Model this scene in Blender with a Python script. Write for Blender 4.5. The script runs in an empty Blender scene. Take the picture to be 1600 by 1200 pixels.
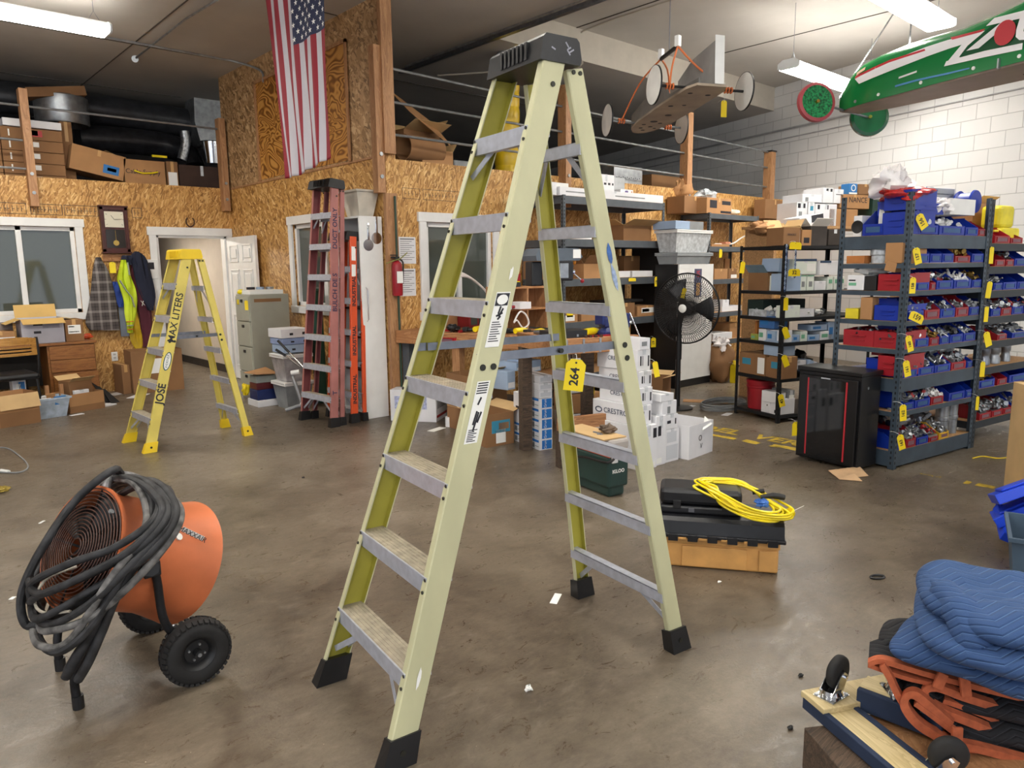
import bpy, bmesh, math, random
from mathutils import Vector, Matrix, Euler
random.seed(7)
SC = bpy.context.scene; COL = SC.collection
# ------------------------------------------------------------------ camera
F, PT, RL, EYE, YW = 1143.5, .1585, -.0112, 1.572, .7315
O = Vector((0, 0, EYE))
_f = Vector((math.sin(YW), math.cos(YW), 0)); _r = Vector((math.cos(YW), -math.sin(YW), 0))
FW = _f*math.cos(PT) + Vector((0, 0, -math.sin(PT))); _u = _r.cross(FW)
RT = _r*math.cos(RL) + _u*math.sin(RL); UP = -_r*math.sin(RL) + _u*math.cos(RL)
cd = bpy.data.cameras.new('camera'); cam = bpy.data.objects.new('camera', cd); COL.objects.link(cam)
cd.sensor_fit = 'HORIZONTAL'; cd.sensor_width = 36; cd.lens = F/1600*36; cd.clip_start = .05; cd.clip_end = 100
m = Matrix((RT, UP, -FW)).transposed().to_4x4(); m.translation = O; cam.matrix_world = m
SC.camera = cam
# ------------------------------------------------------------------ world, exposure (the roll-up doors behind the camera stand open)
w = bpy.data.worlds.new('world'); SC.world = w; w.use_nodes = True
w.node_tree.nodes['Background'].inputs[0].default_value = (.84, .90, 1.0, 1); w.node_tree.nodes['Background'].inputs[1].default_value = .8
SC.view_settings.view_transform = 'Standard'; SC.view_settings.look = 'None'; SC.view_settings.gamma = 1
SC.view_settings.use_curve_mapping = False; SC.view_settings.exposure = 0.82
LAMP = 27.0
# ------------------------------------------------------------------ measuring: photo sight line -> point in the room
def ray(x, y): return FW + RT*((x-800)/F) - UP*((y-600)/F)
def G(x, y, z=0.):
    d = ray(x, y); return O + d*((z-EYE)/d.z)
def PL(x, y, i, v):
    d = ray(x, y); return O + d*((v-O[i])/d[i])
def D(x, y, dist): return O + ray(x, y)*dist
def proj(P):
    d = Vector(P)-O; k = d.dot(FW); return 800+F*d.dot(RT)/k, 600-F*d.dot(UP)/k
def tcol(base, dr, xp):                       # distance along dr from base to the photo column xp
    n = RT - FW*((xp-800)/F); return -(Vector(base)-O).dot(n)/Vector(dr).dot(n)
def hrow(base, yp):                           # height above base up to the photo row yp
    n = UP + FW*((yp-600)/F); return -(Vector(base)-O).dot(n)/n.z
def fr(a): return Vector((math.cos(a), math.sin(a), 0)), Vector((-math.sin(a), math.cos(a), 0))
# ------------------------------------------------------------------ materials
def lin(c):
    if isinstance(c, str): c = tuple(int(c[i:i+2], 16)/255 for i in (0, 2, 4))
    return tuple((v/12.92 if v <= .04045 else ((v+.055)/1.055)**2.4) for v in c)+(1,)
_M = {}
def mat(name, col, rough=.6, metal=0., var=.12, scale=6., bump=0., emit=0., trans=0., spec=None, aniso=None):
    if name in _M: return _M[name]
    m = bpy.data.materials.new(name); m.use_nodes = True; nt = m.node_tree; b = nt.nodes['Principled BSDF']; _M[name] = m
    c = lin(col); b.inputs['Roughness'].default_value = rough; b.inputs['Metallic'].default_value = metal
    b.inputs['Base Color'].default_value = c
    if spec is not None: b.inputs['Specular IOR Level'].default_value = spec
    if trans: b.inputs['Transmission Weight'].default_value = trans
    if emit:
        b.inputs['Emission Color'].default_value = c; b.inputs['Emission Strength'].default_value = emit
    if var or bump:
        tc = nt.nodes.new('ShaderNodeTexCoord'); mp = nt.nodes.new('ShaderNodeMapping'); ns = nt.nodes.new('ShaderNodeTexNoise')
        nt.links.new(tc.outputs['Object'], mp.inputs[0]); nt.links.new(mp.outputs[0], ns.inputs[0])
        if aniso: mp.inputs['Scale'].default_value = aniso
        ns.inputs['Scale'].default_value = scale; ns.inputs['Detail'].default_value = 6
        if var:
            rp = nt.nodes.new('ShaderNodeValToRGB'); e = rp.color_ramp.elements
            e[0].position = .3; e[1].position = .7
            e[0].color = tuple(v*(1-var*2) for v in c[:3])+(1,); e[1].color = tuple(min(1, v*(1+var)) for v in c[:3])+(1,)
            nt.links.new(ns.outputs[0], rp.inputs[0]); nt.links.new(rp.outputs[0], b.inputs['Base Color'])
        if bump:
            bp = nt.nodes.new('ShaderNodeBump'); bp.inputs['Strength'].default_value = bump; bp.inputs['Distance'].default_value = .01
            nt.links.new(ns.outputs[0], bp.inputs['Height']); nt.links.new(bp.outputs[0], b.inputs['Normal'])
    return m
class NT:
    def __init__(s, name, rough=.6, coord='Object'):
        s.m = bpy.data.materials.new(name); s.m.use_nodes = True; s.t = s.m.node_tree; s.b = s.t.nodes['Principled BSDF']
        s.b.inputs['Roughness'].default_value = rough; _M[name] = s.m
        s.co = s.t.nodes.new('ShaderNodeTexCoord').outputs[coord]
    def n(s, typ, inp={}, **kw):
        o = s.t.nodes.new('ShaderNode'+typ)
        for k, v in kw.items(): setattr(o, k, v)
        for k, v in inp.items(): s.put(o.inputs[k], v)
        return o
    def put(s, sock, v):
        if isinstance(v, bpy.types.NodeSocket): s.t.links.new(v, sock)
        else: sock.default_value = v
    def map(s, scale=(1, 1, 1), rot=(0, 0, 0), loc=(0, 0, 0), src=None):
        return s.n('Mapping', {'Vector': src or s.co, 'Scale': scale, 'Rotation': rot, 'Location': loc}).outputs[0]
    def noise(s, v, scale, detail=4, rough=.55, dist=0.): return s.n('TexNoise', {'Vector': v, 'Scale': scale, 'Detail': detail, 'Roughness': rough, 'Distortion': dist}).outputs[0]
    def ramp(s, f, stops):
        r = s.n('ValToRGB', {'Fac': f}); cr = r.color_ramp
        while len(cr.elements) < len(stops): cr.elements.new(.5)
        for e, (p, c) in zip(cr.elements, stops): e.position = p; e.color = lin(c) if not isinstance(c, float) else (c, c, c, 1)
        return r.outputs[0]
    def math(s, op, a, b=0.): 
        n = s.n('Math', operation=op); s.put(n.inputs[0], a); s.put(n.inputs[1], b); return n.outputs[0]
    def mix(s, f, a, b, typ='MIX'):
        n = s.n('Mix', data_type='RGBA', blend_type=typ); s.put(n.inputs[0], f)
        s.put(n.inputs[6], lin(a) if isinstance(a, str) else a); s.put(n.inputs[7], lin(b) if isinstance(b, str) else b); return n.outputs[2]
    def bump(s, h, strength=.3, dist=.01): s.put(s.b.inputs['Normal'], s.n('Bump', {'Height': h, 'Strength': strength, 'Distance': dist}).outputs[0])
    def col(s, c): s.put(s.b.inputs['Base Color'], c)

def osb(name, tones, seed=0.):
    t = NT(name, .55)
    out = None; base = t.map(loc=(seed, seed, seed))
    warp = t.n('VectorMath', {0: base, 1: t.n('VectorMath', {0: t.n('TexNoise', {'Vector': base, 'Scale': 3.0}).outputs[1], 1: (.12, .12, .12)}, operation='MULTIPLY').outputs[0]}, operation='ADD').outputs[0]
    for i, (rx, sx) in enumerate(((.5, 1), (-.9, 1.1), (1.6, .95), (2.4, 1.2))):
        # strands: voronoi cells stretched along a direction lying in the board
        v = t.n('Mapping', {'Vector': warp, 'Rotation': (rx, rx*.9, rx*.2), 'Location': (i*3.1, i*1.7, i)}).outputs[0]
        v = t.n('Mapping', {'Vector': v, 'Scale': (13*sx, 13*sx, 60*sx)}).outputs[0]
        c = t.n('TexVoronoi', {'Vector': v, 'Scale': 1., 'Randomness': 1.}).outputs['Color']
        g = t.n('SeparateColor', {0: c}).outputs[0]
        if out is None: out = g
        else:
            k = t.n('SeparateColor', {0: c}).outputs[1]
            sel = t.math('GREATER_THAN', k, .55)
            mx = t.n('Mix', {0: sel}, data_type='FLOAT'); t.put(mx.inputs[2], out); t.put(mx.inputs[3], g); out = mx.outputs[0]
    big = t.noise(base, 1.2, 3)
    f = t.math('ADD', out, t.math('MULTIPLY', t.math('SUBTRACT', big, .5), .35))
    t.col(t.ramp(f, tones)); t.bump(out, .25, .003); return t.m
OSB = osb('osb_board', [(0., '8a5f2c'), (.25, 'ab7a3e'), (.5, 'bf8f4e'), (.8, 'cfa060'), (1., 'e2bd80')])
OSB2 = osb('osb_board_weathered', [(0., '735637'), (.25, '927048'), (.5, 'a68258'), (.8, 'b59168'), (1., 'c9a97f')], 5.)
def plywood():
    t = NT('rotary_cut_plywood', .5); v = t.map((1, 1.0, 1.6))
    n = t.noise(v, 1.7, 2, .5, .6); w = t.math('SINE', t.math('MULTIPLY', n, 120.))
    t.col(t.ramp(t.math('ADD', t.math('MULTIPLY', w, .5), .5), [(0., '7a4a18'), (.35, '9c6524'), (.6, 'b98238'), (1., 'c8924a')])); return t.m
PLY = plywood()
def woodm(name, a, b, c, sc=(6, 6, .7), rough=.55):
    t = NT(name, rough); v = t.map(sc); n = t.noise(v, 2.2, 5, .6, .8)
    g = t.math('FRACT', t.math('MULTIPLY', n, 7.)); f = t.math('ADD', t.math('MULTIPLY', g, .45), t.math('MULTIPLY', n, .6))
    t.col(t.ramp(f, [(.15, a), (.5, b), (.9, c)])); return t.m
LUMBER = woodm('lumber', '8a6040', 'a87a52', 'bf9268'); LUMX = woodm('lumber_lengthwise', '7c5232', 'a8754a', 'c49265', (.7, 6, 6))
LUMY = woodm('lumber_crosswise', '7c5232', 'a8754a', 'c49265', (6, .7, 6))
OAK = woodm('desk_veneer', '6f421c', '8a5728', 'a06c38', (.8, 5, 6), .4)
PALE = woodm('pale_plank', 'b09a6c', 'cdb98a', 'ddcb9c', (1, 8, 8)); OLDW = woodm('old_timber', '2b2420', '4a3c30', '6b5645', (1.2, 14, 14), .8)
def floor_mat():
    t = NT('polished_concrete', .4); 
    a = t.noise(t.map((1, 1, 1)), .55, 5, .6, .6); b = t.noise(t.map((1, 1, 1), loc=(4, 2, 0)), 3.2, 8, .72, .4); c = t.noise(t.map((1, 2.2, 1), (0, 0, .6)), 14, 8, .75)
    f = t.math('ADD', t.math('MULTIPLY', a, .5), t.math('ADD', t.math('MULTIPLY', b, .38), t.math('MULTIPLY', c, .24)))
    base = t.ramp(f, [(.40, '3f362c'), (.50, '5a4f42'), (.60, '706556'), (.72, '8a7e6f')])
    dark = t.ramp(t.noise(t.map((1, 1, 1), loc=(9, 7, 0)), 1.1, 7, .7), [(.60, 0.), (.70, .55)])
    base = t.mix(dark, base, '4a4036')
    sp = t.n('TexVoronoi', {'Vector': t.map((1, 1, 1)), 'Scale': 22.}).outputs[0]
    chip = t.math('LESS_THAN', sp, .035)
    base = t.mix(t.math('MULTIPLY', chip, t.math('GREATER_THAN', b, .52)), base, 'b9ad9a')
    scr = t.noise(t.map((1, 1.7, 1), (0, 0, .9)), 7., 12, .82, 1.2); base = t.mix(t.ramp(scr, [(.54, 0.), (.74, .5)]), base, '978b7c'); sc2 = t.noise(t.map((1.5, 1, 1), (0, 0, .5), (3, 1, 0)), 4., 12, .8, 1.5); base = t.mix(t.ramp(sc2, [(.55, 0.), (.70, .34)]), base, '3a3027')
    t.col(base); t.put(t.b.inputs['Roughness'], t.ramp(scr, [(.40, .26), (.65, .5)])); t.b.inputs['Specular IOR Level'].default_value = .5
    t.bump(t.math('ADD', c, t.noise(t.co, 70, 4, .7)), .22, .004); return t.m
CONC = floor_mat()
def block_wall():
    t = NT('painted_block', .5); v = t.n('Mapping', {'Vector': t.co, 'Rotation': (math.pi/2, 0, 0)}).outputs[0]
    sx = t.n('SeparateXYZ', {0: t.co}); cv = t.n('CombineXYZ', {0: sx.outputs[1], 1: sx.outputs[2], 2: 0.}).outputs[0]
    br = t.n('TexBrick', {'Vector': cv, 'Scale': 1., 'Mortar Size': .006, 'Mortar Smooth': .4, 'Brick Width': .406, 'Row Height': .203, 'Color1': lin('d6d6d6'), 'Color2': lin('dcdcdc'), 'Mortar': lin('b2b2b3')})
    t.col(t.mix(t.math('MULTIPLY', t.noise(t.co, 2.5, 6), .25), br.outputs[0], 'bcbdc0')); t.bump(t.math('ADD', t.math('MULTIPLY', br.outputs[1], -1.), t.math('MULTIPLY', t.noise(t.co, 60, 3), .15)), .7, .006); return t.m
BLOCK = block_wall()
def ceil_mat():
    t = NT('ceiling_board', .75); n = t.noise(t.map((1, 1, 1)), .8, 5)
    t.col(t.ramp(n, [(.3, 'b0aca7'), (.7, 'c2beb8')])); return t.m
CEIL = ceil_mat()
BEAMP = mat('beam_paint', 'b9b2a6', .6, var=.04)
WHITE = mat('white_paint', 'e6e6e4', .4, var=.03); BLACK = mat('black_plastic', '1a1a1c', .45, var=.15); DARK = mat('dark_interior', '2a2622', .9)
RUBBER = mat('rubber', '1e1d1d', .75, var=.2, scale=20, bump=.3)
CARD = mat('cardboard', 'b08357', .85, var=.08, scale=3); CARD2 = mat('cardboard_brown', '8f6844', .85, var=.08, scale=3); CARDIN = mat('cardboard_inside', 'c9a877', .85, var=.05)
PAPER = mat('white_card', 'e3e3e6', .6, var=.03); LABEL = mat('label_paper', 'eeeeea', .6, var=0); INK = mat('ink', '22222a', .6, var=0); BLUEP = mat('printed_blue', '2c74b4', .5, var=0)
TEAL = mat('printed_teal', '3b8caa', .6, var=0); REDP = mat('printed_red', 'b3242a', .5, var=0); GREENP = mat('printed_green', '6fae8c', .5, var=0)
TAPE = mat('packing_tape', 'c59a63', .35, var=0)
YTAG = mat('yellow_tag', 'f0d415', .5, var=.03)
ALU = mat('aluminium', 'bcc0cc', .35, .35, var=.08, scale=30, aniso=(1, 1, 1)); TREAD = mat('worn_tread', 'b3a996', .6, .2, var=.15, scale=25)
STEEL = mat('steel', '8b8f98', .35, .85, var=.1, scale=20); CHROME = mat('chrome', 'd8dade', .15, 1., var=0); GALV = mat('galvanised', 'a4a8ac', .38, .8, var=.15, scale=12)
RACKG = mat('rack_grey', '5c6268', .5, .3, var=.1); RACKB = mat('rack_bluegrey', '44525f', .45, .3, var=.15); RACKK = mat('rack_black', '202225', .5, .3, var=.1)
BLUEBIN = mat('bin_blue', '0f319c', .35, var=.06); REDBIN = mat('bin_red', '9c1c28', .35, var=.08); YELBIN = mat('bin_yellow', 'dcae30', .4, var=.08)
FGREEN = mat('fibreglass_green', 'c4c29c', .5, var=.07, scale=5, aniso=(1, 1, .5)); FGREENSHADE = mat('fibreglass_green_shaded', 'a8a03e', .5, var=.06)  # same fibreglass: the rails' inner faces carry their shade in the colour
FYEL = mat('fibreglass_yellow', 'dcc964', .45, var=.08, scale=4); FYCAP = mat('yellow_plastic', 'e8c51e', .4, var=.04)
FRED = mat('fibreglass_pink', 'a86c66', .5, var=.12, scale=5); FORG = mat('fibreglass_orange', 'd85328', .4, var=.05)
GLASSM = mat('window_glass', '4a504a', .06, 0, var=0, spec=.9)
PARTBOARD = mat('particle_board', 'b98f62', .7, var=.15, scale=60)
# ------------------------------------------------------------------ mesh builder
class MB:
    def __init__(s): s.v = []; s.f = []; s.mi = []; s.cur = 0
    def m(s, i): s.cur = i; return s
    def add(s, vs, fs):
        b = len(s.v); s.v += [tuple(p) for p in vs]; s.f += [tuple(b+i for i in f) for f in fs]; s.mi += [s.cur]*len(fs); return s
    def box(s, x0, x1, y0, y1, z0, z1, bev=0., M=None):
        if bev:
            bm = bmesh.new(); bmesh.ops.create_cube(bm, size=1)
            for v in bm.verts: v.co = Vector((x0 if v.co.x < 0 else x1, y0 if v.co.y < 0 else y1, z0 if v.co.z < 0 else z1))
            bmesh.ops.bevel(bm, geom=bm.edges[:], offset=bev, segments=2, affect='EDGES', profile=.5)
            bm.verts.index_update(); vs = [v.co.copy() for v in bm.verts]; fs = [[v.index for v in f.verts] for f in bm.faces]; bm.free()
        else:
            vs = [Vector(p) for p in ((x0, y0, z0), (x1, y0, z0), (x1, y1, z0), (x0, y1, z0), (x0, y0, z1), (x1, y0, z1), (x1, y1, z1), (x0, y1, z1))]
            fs = [(0, 3, 2, 1), (4, 5, 6, 7), (0, 1, 5, 4), (1, 2, 6, 5), (2, 3, 7, 6), (3, 0, 4, 7)]
        if M is not None: vs = [M @ p for p in vs]
        return s.add(vs, fs)
    def bar(s, a, b, w, h, up=(0, 0, 1), bev=0.):       # a rectangular bar from a to b, w across, h along up
        a = Vector(a); b = Vector(b); d = (b-a); L = d.length; d.normalize(); sd = d.cross(Vector(up)).normalized(); u = sd.cross(d)
        M = Matrix((d, sd, u)).transposed().to_4x4(); M.translation = a
        return s.box(0, L, -w/2, w/2, -h/2, h/2, bev, M)
    def quad(s, a, b, c, d): return s.add([a, b, c, d], [(0, 1, 2, 3)])
    def sheet(s, a, b, c, d, t=.003):                    # thin board with real thickness
        a, b, c, d = map(Vector, (a, b, c, d)); n = (b-a).cross(d-a).normalized()*t
        return s.add([a, b, c, d, a+n, b+n, c+n, d+n], [(0, 3, 2, 1), (4, 5, 6, 7), (0, 1, 5, 4), (1, 2, 6, 5), (2, 3, 7, 6), (3, 0, 4, 7)])
    def prism(s, poly, y0, y1, M=None, axis='y'):        # poly in (a,b); extruded along axis
        n = len(poly)
        if axis == 'y': vs = [Vector((a, y0, b)) for a, b in poly]+[Vector((a, y1, b)) for a, b in poly]
        elif axis == 'x': vs = [Vector((y0, a, b)) for a, b in poly]+[Vector((y1, a, b)) for a, b in poly]
        else: vs = [Vector((a, b, y0)) for a, b in poly]+[Vector((a, b, y1)) for a, b in poly]
        if M is not None: vs = [M @ p for p in vs]
        return s.add(vs, [tuple(range(n)), tuple(range(2*n-1, n-1, -1))]+[(i, i+n, (i+1) % n+n, (i+1) % n) for i in range(n)])
    def tube(s, pts, r, n=8, closed=False, sm=0, cap=True):
        P = [Vector(p) for p in pts]
        if sm: P = smooth(P, sm, closed)
        R = r if isinstance(r, (list, tuple)) else [r]*len(P)
        if len(R) != len(P): R = [R[min(len(R)-1, int(i*len(R)/len(P)))] for i in range(len(P))]
        N = len(P); vs = []; ref = None
        for i, p in enumerate(P):
            t = (P[(i+1) % N]-P[i-1]) if closed else (P[min(i+1, N-1)]-P[max(i-1, 0)])
            if t.length < 1e-9: t = Vector((0, 0, 1))
            t.normalize()
            if ref is None: ref = t.orthogonal().normalized()
            ref = (ref-t*ref.dot(t)); ref = ref.normalized() if ref.length > 1e-6 else t.orthogonal().normalized()
            bi = t.cross(ref)
            vs += [p+(ref*math.cos(2*math.pi*k/n)+bi*math.sin(2*math.pi*k/n))*R[i] for k in range(n)]
        fs = []
        for i in range(N if closed else N-1):
            j = (i+1) % N
            for k in range(n): fs.append((i*n+k, i*n+(k+1) % n, j*n+(k+1) % n, j*n+k))
        if not closed and cap: fs += [tuple(range(n-1, -1, -1)), tuple((N-1)*n+k for k in range(n))]
        return s.add(vs, fs)
    def cyl(s, a, b, r, r2=None, n=20): return s.tube([a, b], [r, r if r2 is None else r2], n)
    def lathe(s, prof, n=32, M=None, closed=False):      # prof: (r, z) about z
        vs = []; L = len(prof)
        for k in range(n):
            a = 2*math.pi*k/n; vs += [Vector((r*math.cos(a), r*math.sin(a), z)) for r, z in prof]
        if M is not None: vs = [M @ p for p in vs]
        fs = [(k*L+i, ((k+1) % n)*L+i, ((k+1) % n)*L+i+1, k*L+i+1) for k in range(n) for i in range(L-1)]
        if closed: fs += [(k*L+L-1, ((k+1) % n)*L+L-1, ((k+1) % n)*L, k*L) for k in range(n)]
        return s.add(vs, fs)
    def blob(s, c, rx, ry, rz, seed=0, amp=.15, n=10, M=None):
        rnd = random.Random(seed); ph = [rnd.uniform(0, 6.3) for _ in range(6)]; vs = []; fs = []
        for i in range(n+1):
            th = math.pi*i/n
            for k in range(2*n):
                a = math.pi*k/n; q = 1+amp*(math.sin(3*a+ph[0])*math.sin(2*th+ph[1])+.6*math.sin(5*a+ph[2]+3*th)+.5*math.cos(7*th+ph[3]+2*a))
                p = Vector((rx*math.sin(th)*math.cos(a)*q, ry*math.sin(th)*math.sin(a)*q, rz*math.cos(th)*q))
                vs.append((M @ p if M is not None else p)+Vector(c))
        m_ = 2*n
        for i in range(n):
            for k in range(m_): fs.append((i*m_+k, (i+1)*m_+k, (i+1)*m_+(k+1) % m_, i*m_+(k+1) % m_))
        return s.add(vs, fs)
    def build(s, name, mats, parent=None, sm=False, uv=None):
        me = bpy.data.meshes.new(name); me.from_pydata(s.v, [], s.f); mats = mats if isinstance(mats, (list, tuple)) else [mats]
        for q in mats: me.materials.append(q)
        me.polygons.foreach_set('material_index', s.mi)
        bm = bmesh.new(); bm.from_mesh(me); bmesh.ops.remove_doubles(bm, verts=bm.verts, dist=1e-6) if not uv else None; bmesh.ops.recalc_face_normals(bm, faces=bm.faces)
        bm.to_mesh(me); bm.free()
        if sm:
            me.polygons.foreach_set('use_smooth', [True]*len(me.polygons)); 
            try: me.set_sharp_from_angle(angle=math.radians(40 if sm is True else sm))
            except Exception: pass
        o = bpy.data.objects.new(name, me); COL.objects.link(o)
        if parent: o.parent = parent
        return o
def smooth(P, k, closed=False):
    out = []; N = len(P)
    for i in range(N if closed else N-1):
        p0, p1, p2, p3 = (P[(i-1) % N], P[i], P[(i+1) % N], P[(i+2) % N]) if closed else (P[max(i-1, 0)], P[i], P[i+1], P[min(i+2, N-1)])
        for j in range(k):
            t = j/k; out.append(.5*((2*p1)+(p2-p0)*t+(2*p0-5*p1+4*p2-p3)*t*t+(3*p1-p0-3*p2+p3)*t**3))
    if not closed: out.append(P[-1])
    return out
# ------------------------------------------------------------------ naming
def tag(o, label=None, cat=None, group=None, kind=None):
    if label: o['label'] = label
    if cat: o['category'] = cat
    if group: o['group'] = group
    if kind: o['kind'] = kind
    return o
def thing(name, label, cat, loc=(0, 0, 0), rz=0., group=None, rot=None):
    o = bpy.data.objects.new(name, None); COL.objects.link(o); o.location = loc; o.rotation_euler = rot or (0, 0, rz); o.empty_display_size = .1
    return tag(o, label, cat, group)
def struct(name, mb, mats, sm=False):
    o = mb.build(name, mats, None, sm); o['kind'] = 'structure'; return o
def one(name, label, cat, mb, mats, loc=(0, 0, 0), rz=0., group=None, sm=False, kind=None):
    o = mb.build(name, mats, None, sm); o.location = loc; o.rotation_euler = (0, 0, rz); return tag(o, label, cat, group, kind)
def copy_thing(src, loc, rz=0., label=None, group=None, rot=None):
    c = src.copy(); COL.objects.link(c); c.location = loc; c.rotation_euler = rot or (0, 0, rz)
    if label: c['label'] = label
    if group: c['group'] = group
    for ch in src.children:
        d = ch.copy(); COL.objects.link(d); d.parent = c
        for g in ch.children:
            e = g.copy(); COL.objects.link(e); e.parent = d
    return c
def seal(o):                                    # meshes with world coordinates: set the origin at the base
    return o
_T = {}
def text(parent, s, size, org, right, up, mt, name='lettering', ex=.0008, bold=0., center=True, shear=0.):
    key = (s, round(size, 4), bold, shear)
    if key not in _T:
        c = bpy.data.curves.new('lettering', 'FONT'); c.body = s; c.size = size; c.extrude = ex/2; c.align_x = 'CENTER' if center else 'LEFT'; c.align_y = 'CENTER'; c.offset = bold; c.resolution_u = 3; c.shear = shear
        t = bpy.data.objects.new('lettering', c); COL.objects.link(t); dg = bpy.context.evaluated_depsgraph_get()
        me = bpy.data.meshes.new_from_object(t.evaluated_get(dg)); bpy.data.objects.remove(t); bpy.data.curves.remove(c); _T[key] = me
    me = _T[key].copy(); me.materials.clear(); me.materials.append(mt)
    o = bpy.data.objects.new(name, me); COL.objects.link(o); o.parent = parent
    r = Vector(right).normalized(); u = Vector(up); n = r.cross(u).normalized(); u = n.cross(r)
    M = Matrix((r, u, n)).transposed().to_4x4(); M.translation = Vector(org)+n*ex; o.matrix_local = M; return o
# ================================================================== the setting
V2 = Vector
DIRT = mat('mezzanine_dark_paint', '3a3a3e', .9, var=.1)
s = MB().box(-6, 17, -7, 15, -.1, 0); struct('floor', s, CONC)
# office wall with the clock
WY = 10.70; FX = 4.208; BY = 6.576
HT = 2.72
wx0, wx1, wz0, wz1 = .10, 2.21, 1.06, 2.13        # window opening, desk side
dx0, dx1, dz = 3.17, 4.12, 2.05                   # doorway
s = MB()
s.box(-6, wx0, WY, WY+.14, 0, HT).box(wx0, wx1, WY, WY+.14, 0, wz0).box(wx0, wx1, WY, WY+.14, wz1, HT).box(wx1, dx0, WY, WY+.14, 0, HT)
s.box(dx0, dx1, WY, WY+.14, dz, HT).box(dx1, FX+.14, WY, WY+.14, 0, HT); struct('wall_back', s, OSB)
# the tall wall with the flag
s = MB(); y0, y1, z0, z1 = 7.95, 8.74, 1.12, 2.12
s.box(FX, FX+.12, BY, y0, 0, HT).box(FX, FX+.12, y1, WY, 0, HT).box(FX, FX+.12, y0, y1, 0, z0).box(FX, FX+.12, y0, y1, z1, HT)
struct('wall_flag_side', s, OSB)
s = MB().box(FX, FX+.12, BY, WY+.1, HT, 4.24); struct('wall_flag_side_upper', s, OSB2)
s = MB().box(FX-.008, FX-.0005, 7.26, 9.56, 2.74, 3.93); s.build('wall_plywood_infill', PLY)['kind'] = 'structure'
s = MB()
for a in (7.23, 9.56): s.box(FX-.03, FX-.009, a, a+.035, 2.72, 3.965)
s.box(FX-.03, FX-.009, 7.23, 9.595, 3.93, 3.965); s.box(FX-.012, FX-.0005, BY, WY, 2.70, 2.72); struct('trim_1', s, LUMBER)
# wall to the right of the corner, under the mezzanine rail
rx0, rx1, rz0, rz1 = 4.68, 5.62, 1.10, 2.06
s = MB().box(FX+.12, rx0, BY, BY+.12, 0, 2.68).box(rx0, rx1, BY, BY+.12, 0, rz0).box(rx0, rx1, BY, BY+.12, rz1, 2.68).box(rx1, 12.38, BY, BY+.12, 0, 2.68)
struct('wall_front_of_mezzanine', s, OSB)
# mezzanine decks, dark far walls
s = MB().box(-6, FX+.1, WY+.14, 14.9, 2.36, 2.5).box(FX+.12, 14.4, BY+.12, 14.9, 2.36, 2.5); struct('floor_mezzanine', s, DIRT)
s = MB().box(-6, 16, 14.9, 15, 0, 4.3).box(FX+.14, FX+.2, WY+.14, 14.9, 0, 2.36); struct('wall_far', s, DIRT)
s = MB().box(-6, -5.9, 5.5, 15, 0, 4.3); struct('wall_left', s, OSB)
# ceilings
s = MB().box(-6, 6.05, -7, 15, 4.24, 4.3).box(6.05, 15.5, 6.93, 15, 4.24, 4.3); struct('ceiling', s, CEIL)
s = MB().box(6.05, 17, -7, 6.93, 4.63, 4.7); struct('ceiling_recess', s, CEIL)
s = MB().box(6.05, 12.55, 6.925, 6.935, 4.24, 4.63).box(6.045, 6.055, -7, 6.925, 4.24, 4.63); struct('beam_recess_edge', s, BEAMP)
# long block wall
WA = math.radians(-16.5)
wo = Vector((12.5, 6.93, 0))
s = MB().box(0, .2, -14, 8.4, 0, 4.7); o = struct('wall_right', s, BLOCK); o.location = wo; o.rotation_euler = (0, 0, WA)
s = MB().box(-.05, -.001, -14, 8, 3.87, 3.89).box(-.03, -.001, -14, 8, 3.72, 3.735); o = struct('trim_2', s, mat('wall_paint_grey', 'a9a9ad', .6)); o.location = wo; o.rotation_euler = (0, 0, WA)
# ceiling board seams
SEAM = mat('seam', '4f4a44', .9, var=0)
s = MB()
s.box(7.40, 7.415, 3.2, 6.92, 4.622, 4.6305).box(9.9, 9.915, 0, 6.92, 4.622, 4.6305)
for x in (.4, 2.84): s.box(x, x+.012, 6, 14.8, 4.233, 4.2405)
for y in (7.4, 9.84, 12.3): s.box(-5, 4.2, y, y+.012, 4.233, 4.2405)
s.box(4.3, 12, 9.3, 9.312, 4.233, 4.2405); struct('trim_3', s, SEAM)
# corridor behind the doorway
HALL = mat('hall_paint', 'b5aa9c', .7, var=.03)
s = MB().box(2.2, 2.3, WY+.14, 14.9, 0, 2.36).box(4.25, 4.3, WY+.14, 14.9, 0, 2.36).box(2.3, 3.55, 13.0, 13.1, 0, 2.36).box(3.55, 4.3, 14.4, 14.5, 0, 2.36); struct('wall_corridor', s, HALL)
s = MB().box(4.235, 4.249, WY+.3, 14.3, 0, .12).box(2.4, 3.5, 12.985, 12.999, 0, .12); struct('baseboard_corridor', s, mat('cove_base', '2e2723', .6))
s = MB().box(2.65, 3.35, 12.97, 12.999, 0, 2.0); o = struct('door_2', s, mat('inner_door', 'c5a67c', .5, var=.05))
s = MB().box(2.57, 2.65, 12.96, 12.999, 0, 2.08).box(3.35, 3.43, 12.96, 12.999, 0, 2.08).box(2.57, 3.43, 12.96, 12.999, 2.0, 2.08); struct('trim_4', s, mat('inner_trim', 'd8cfbf', .5))
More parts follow.
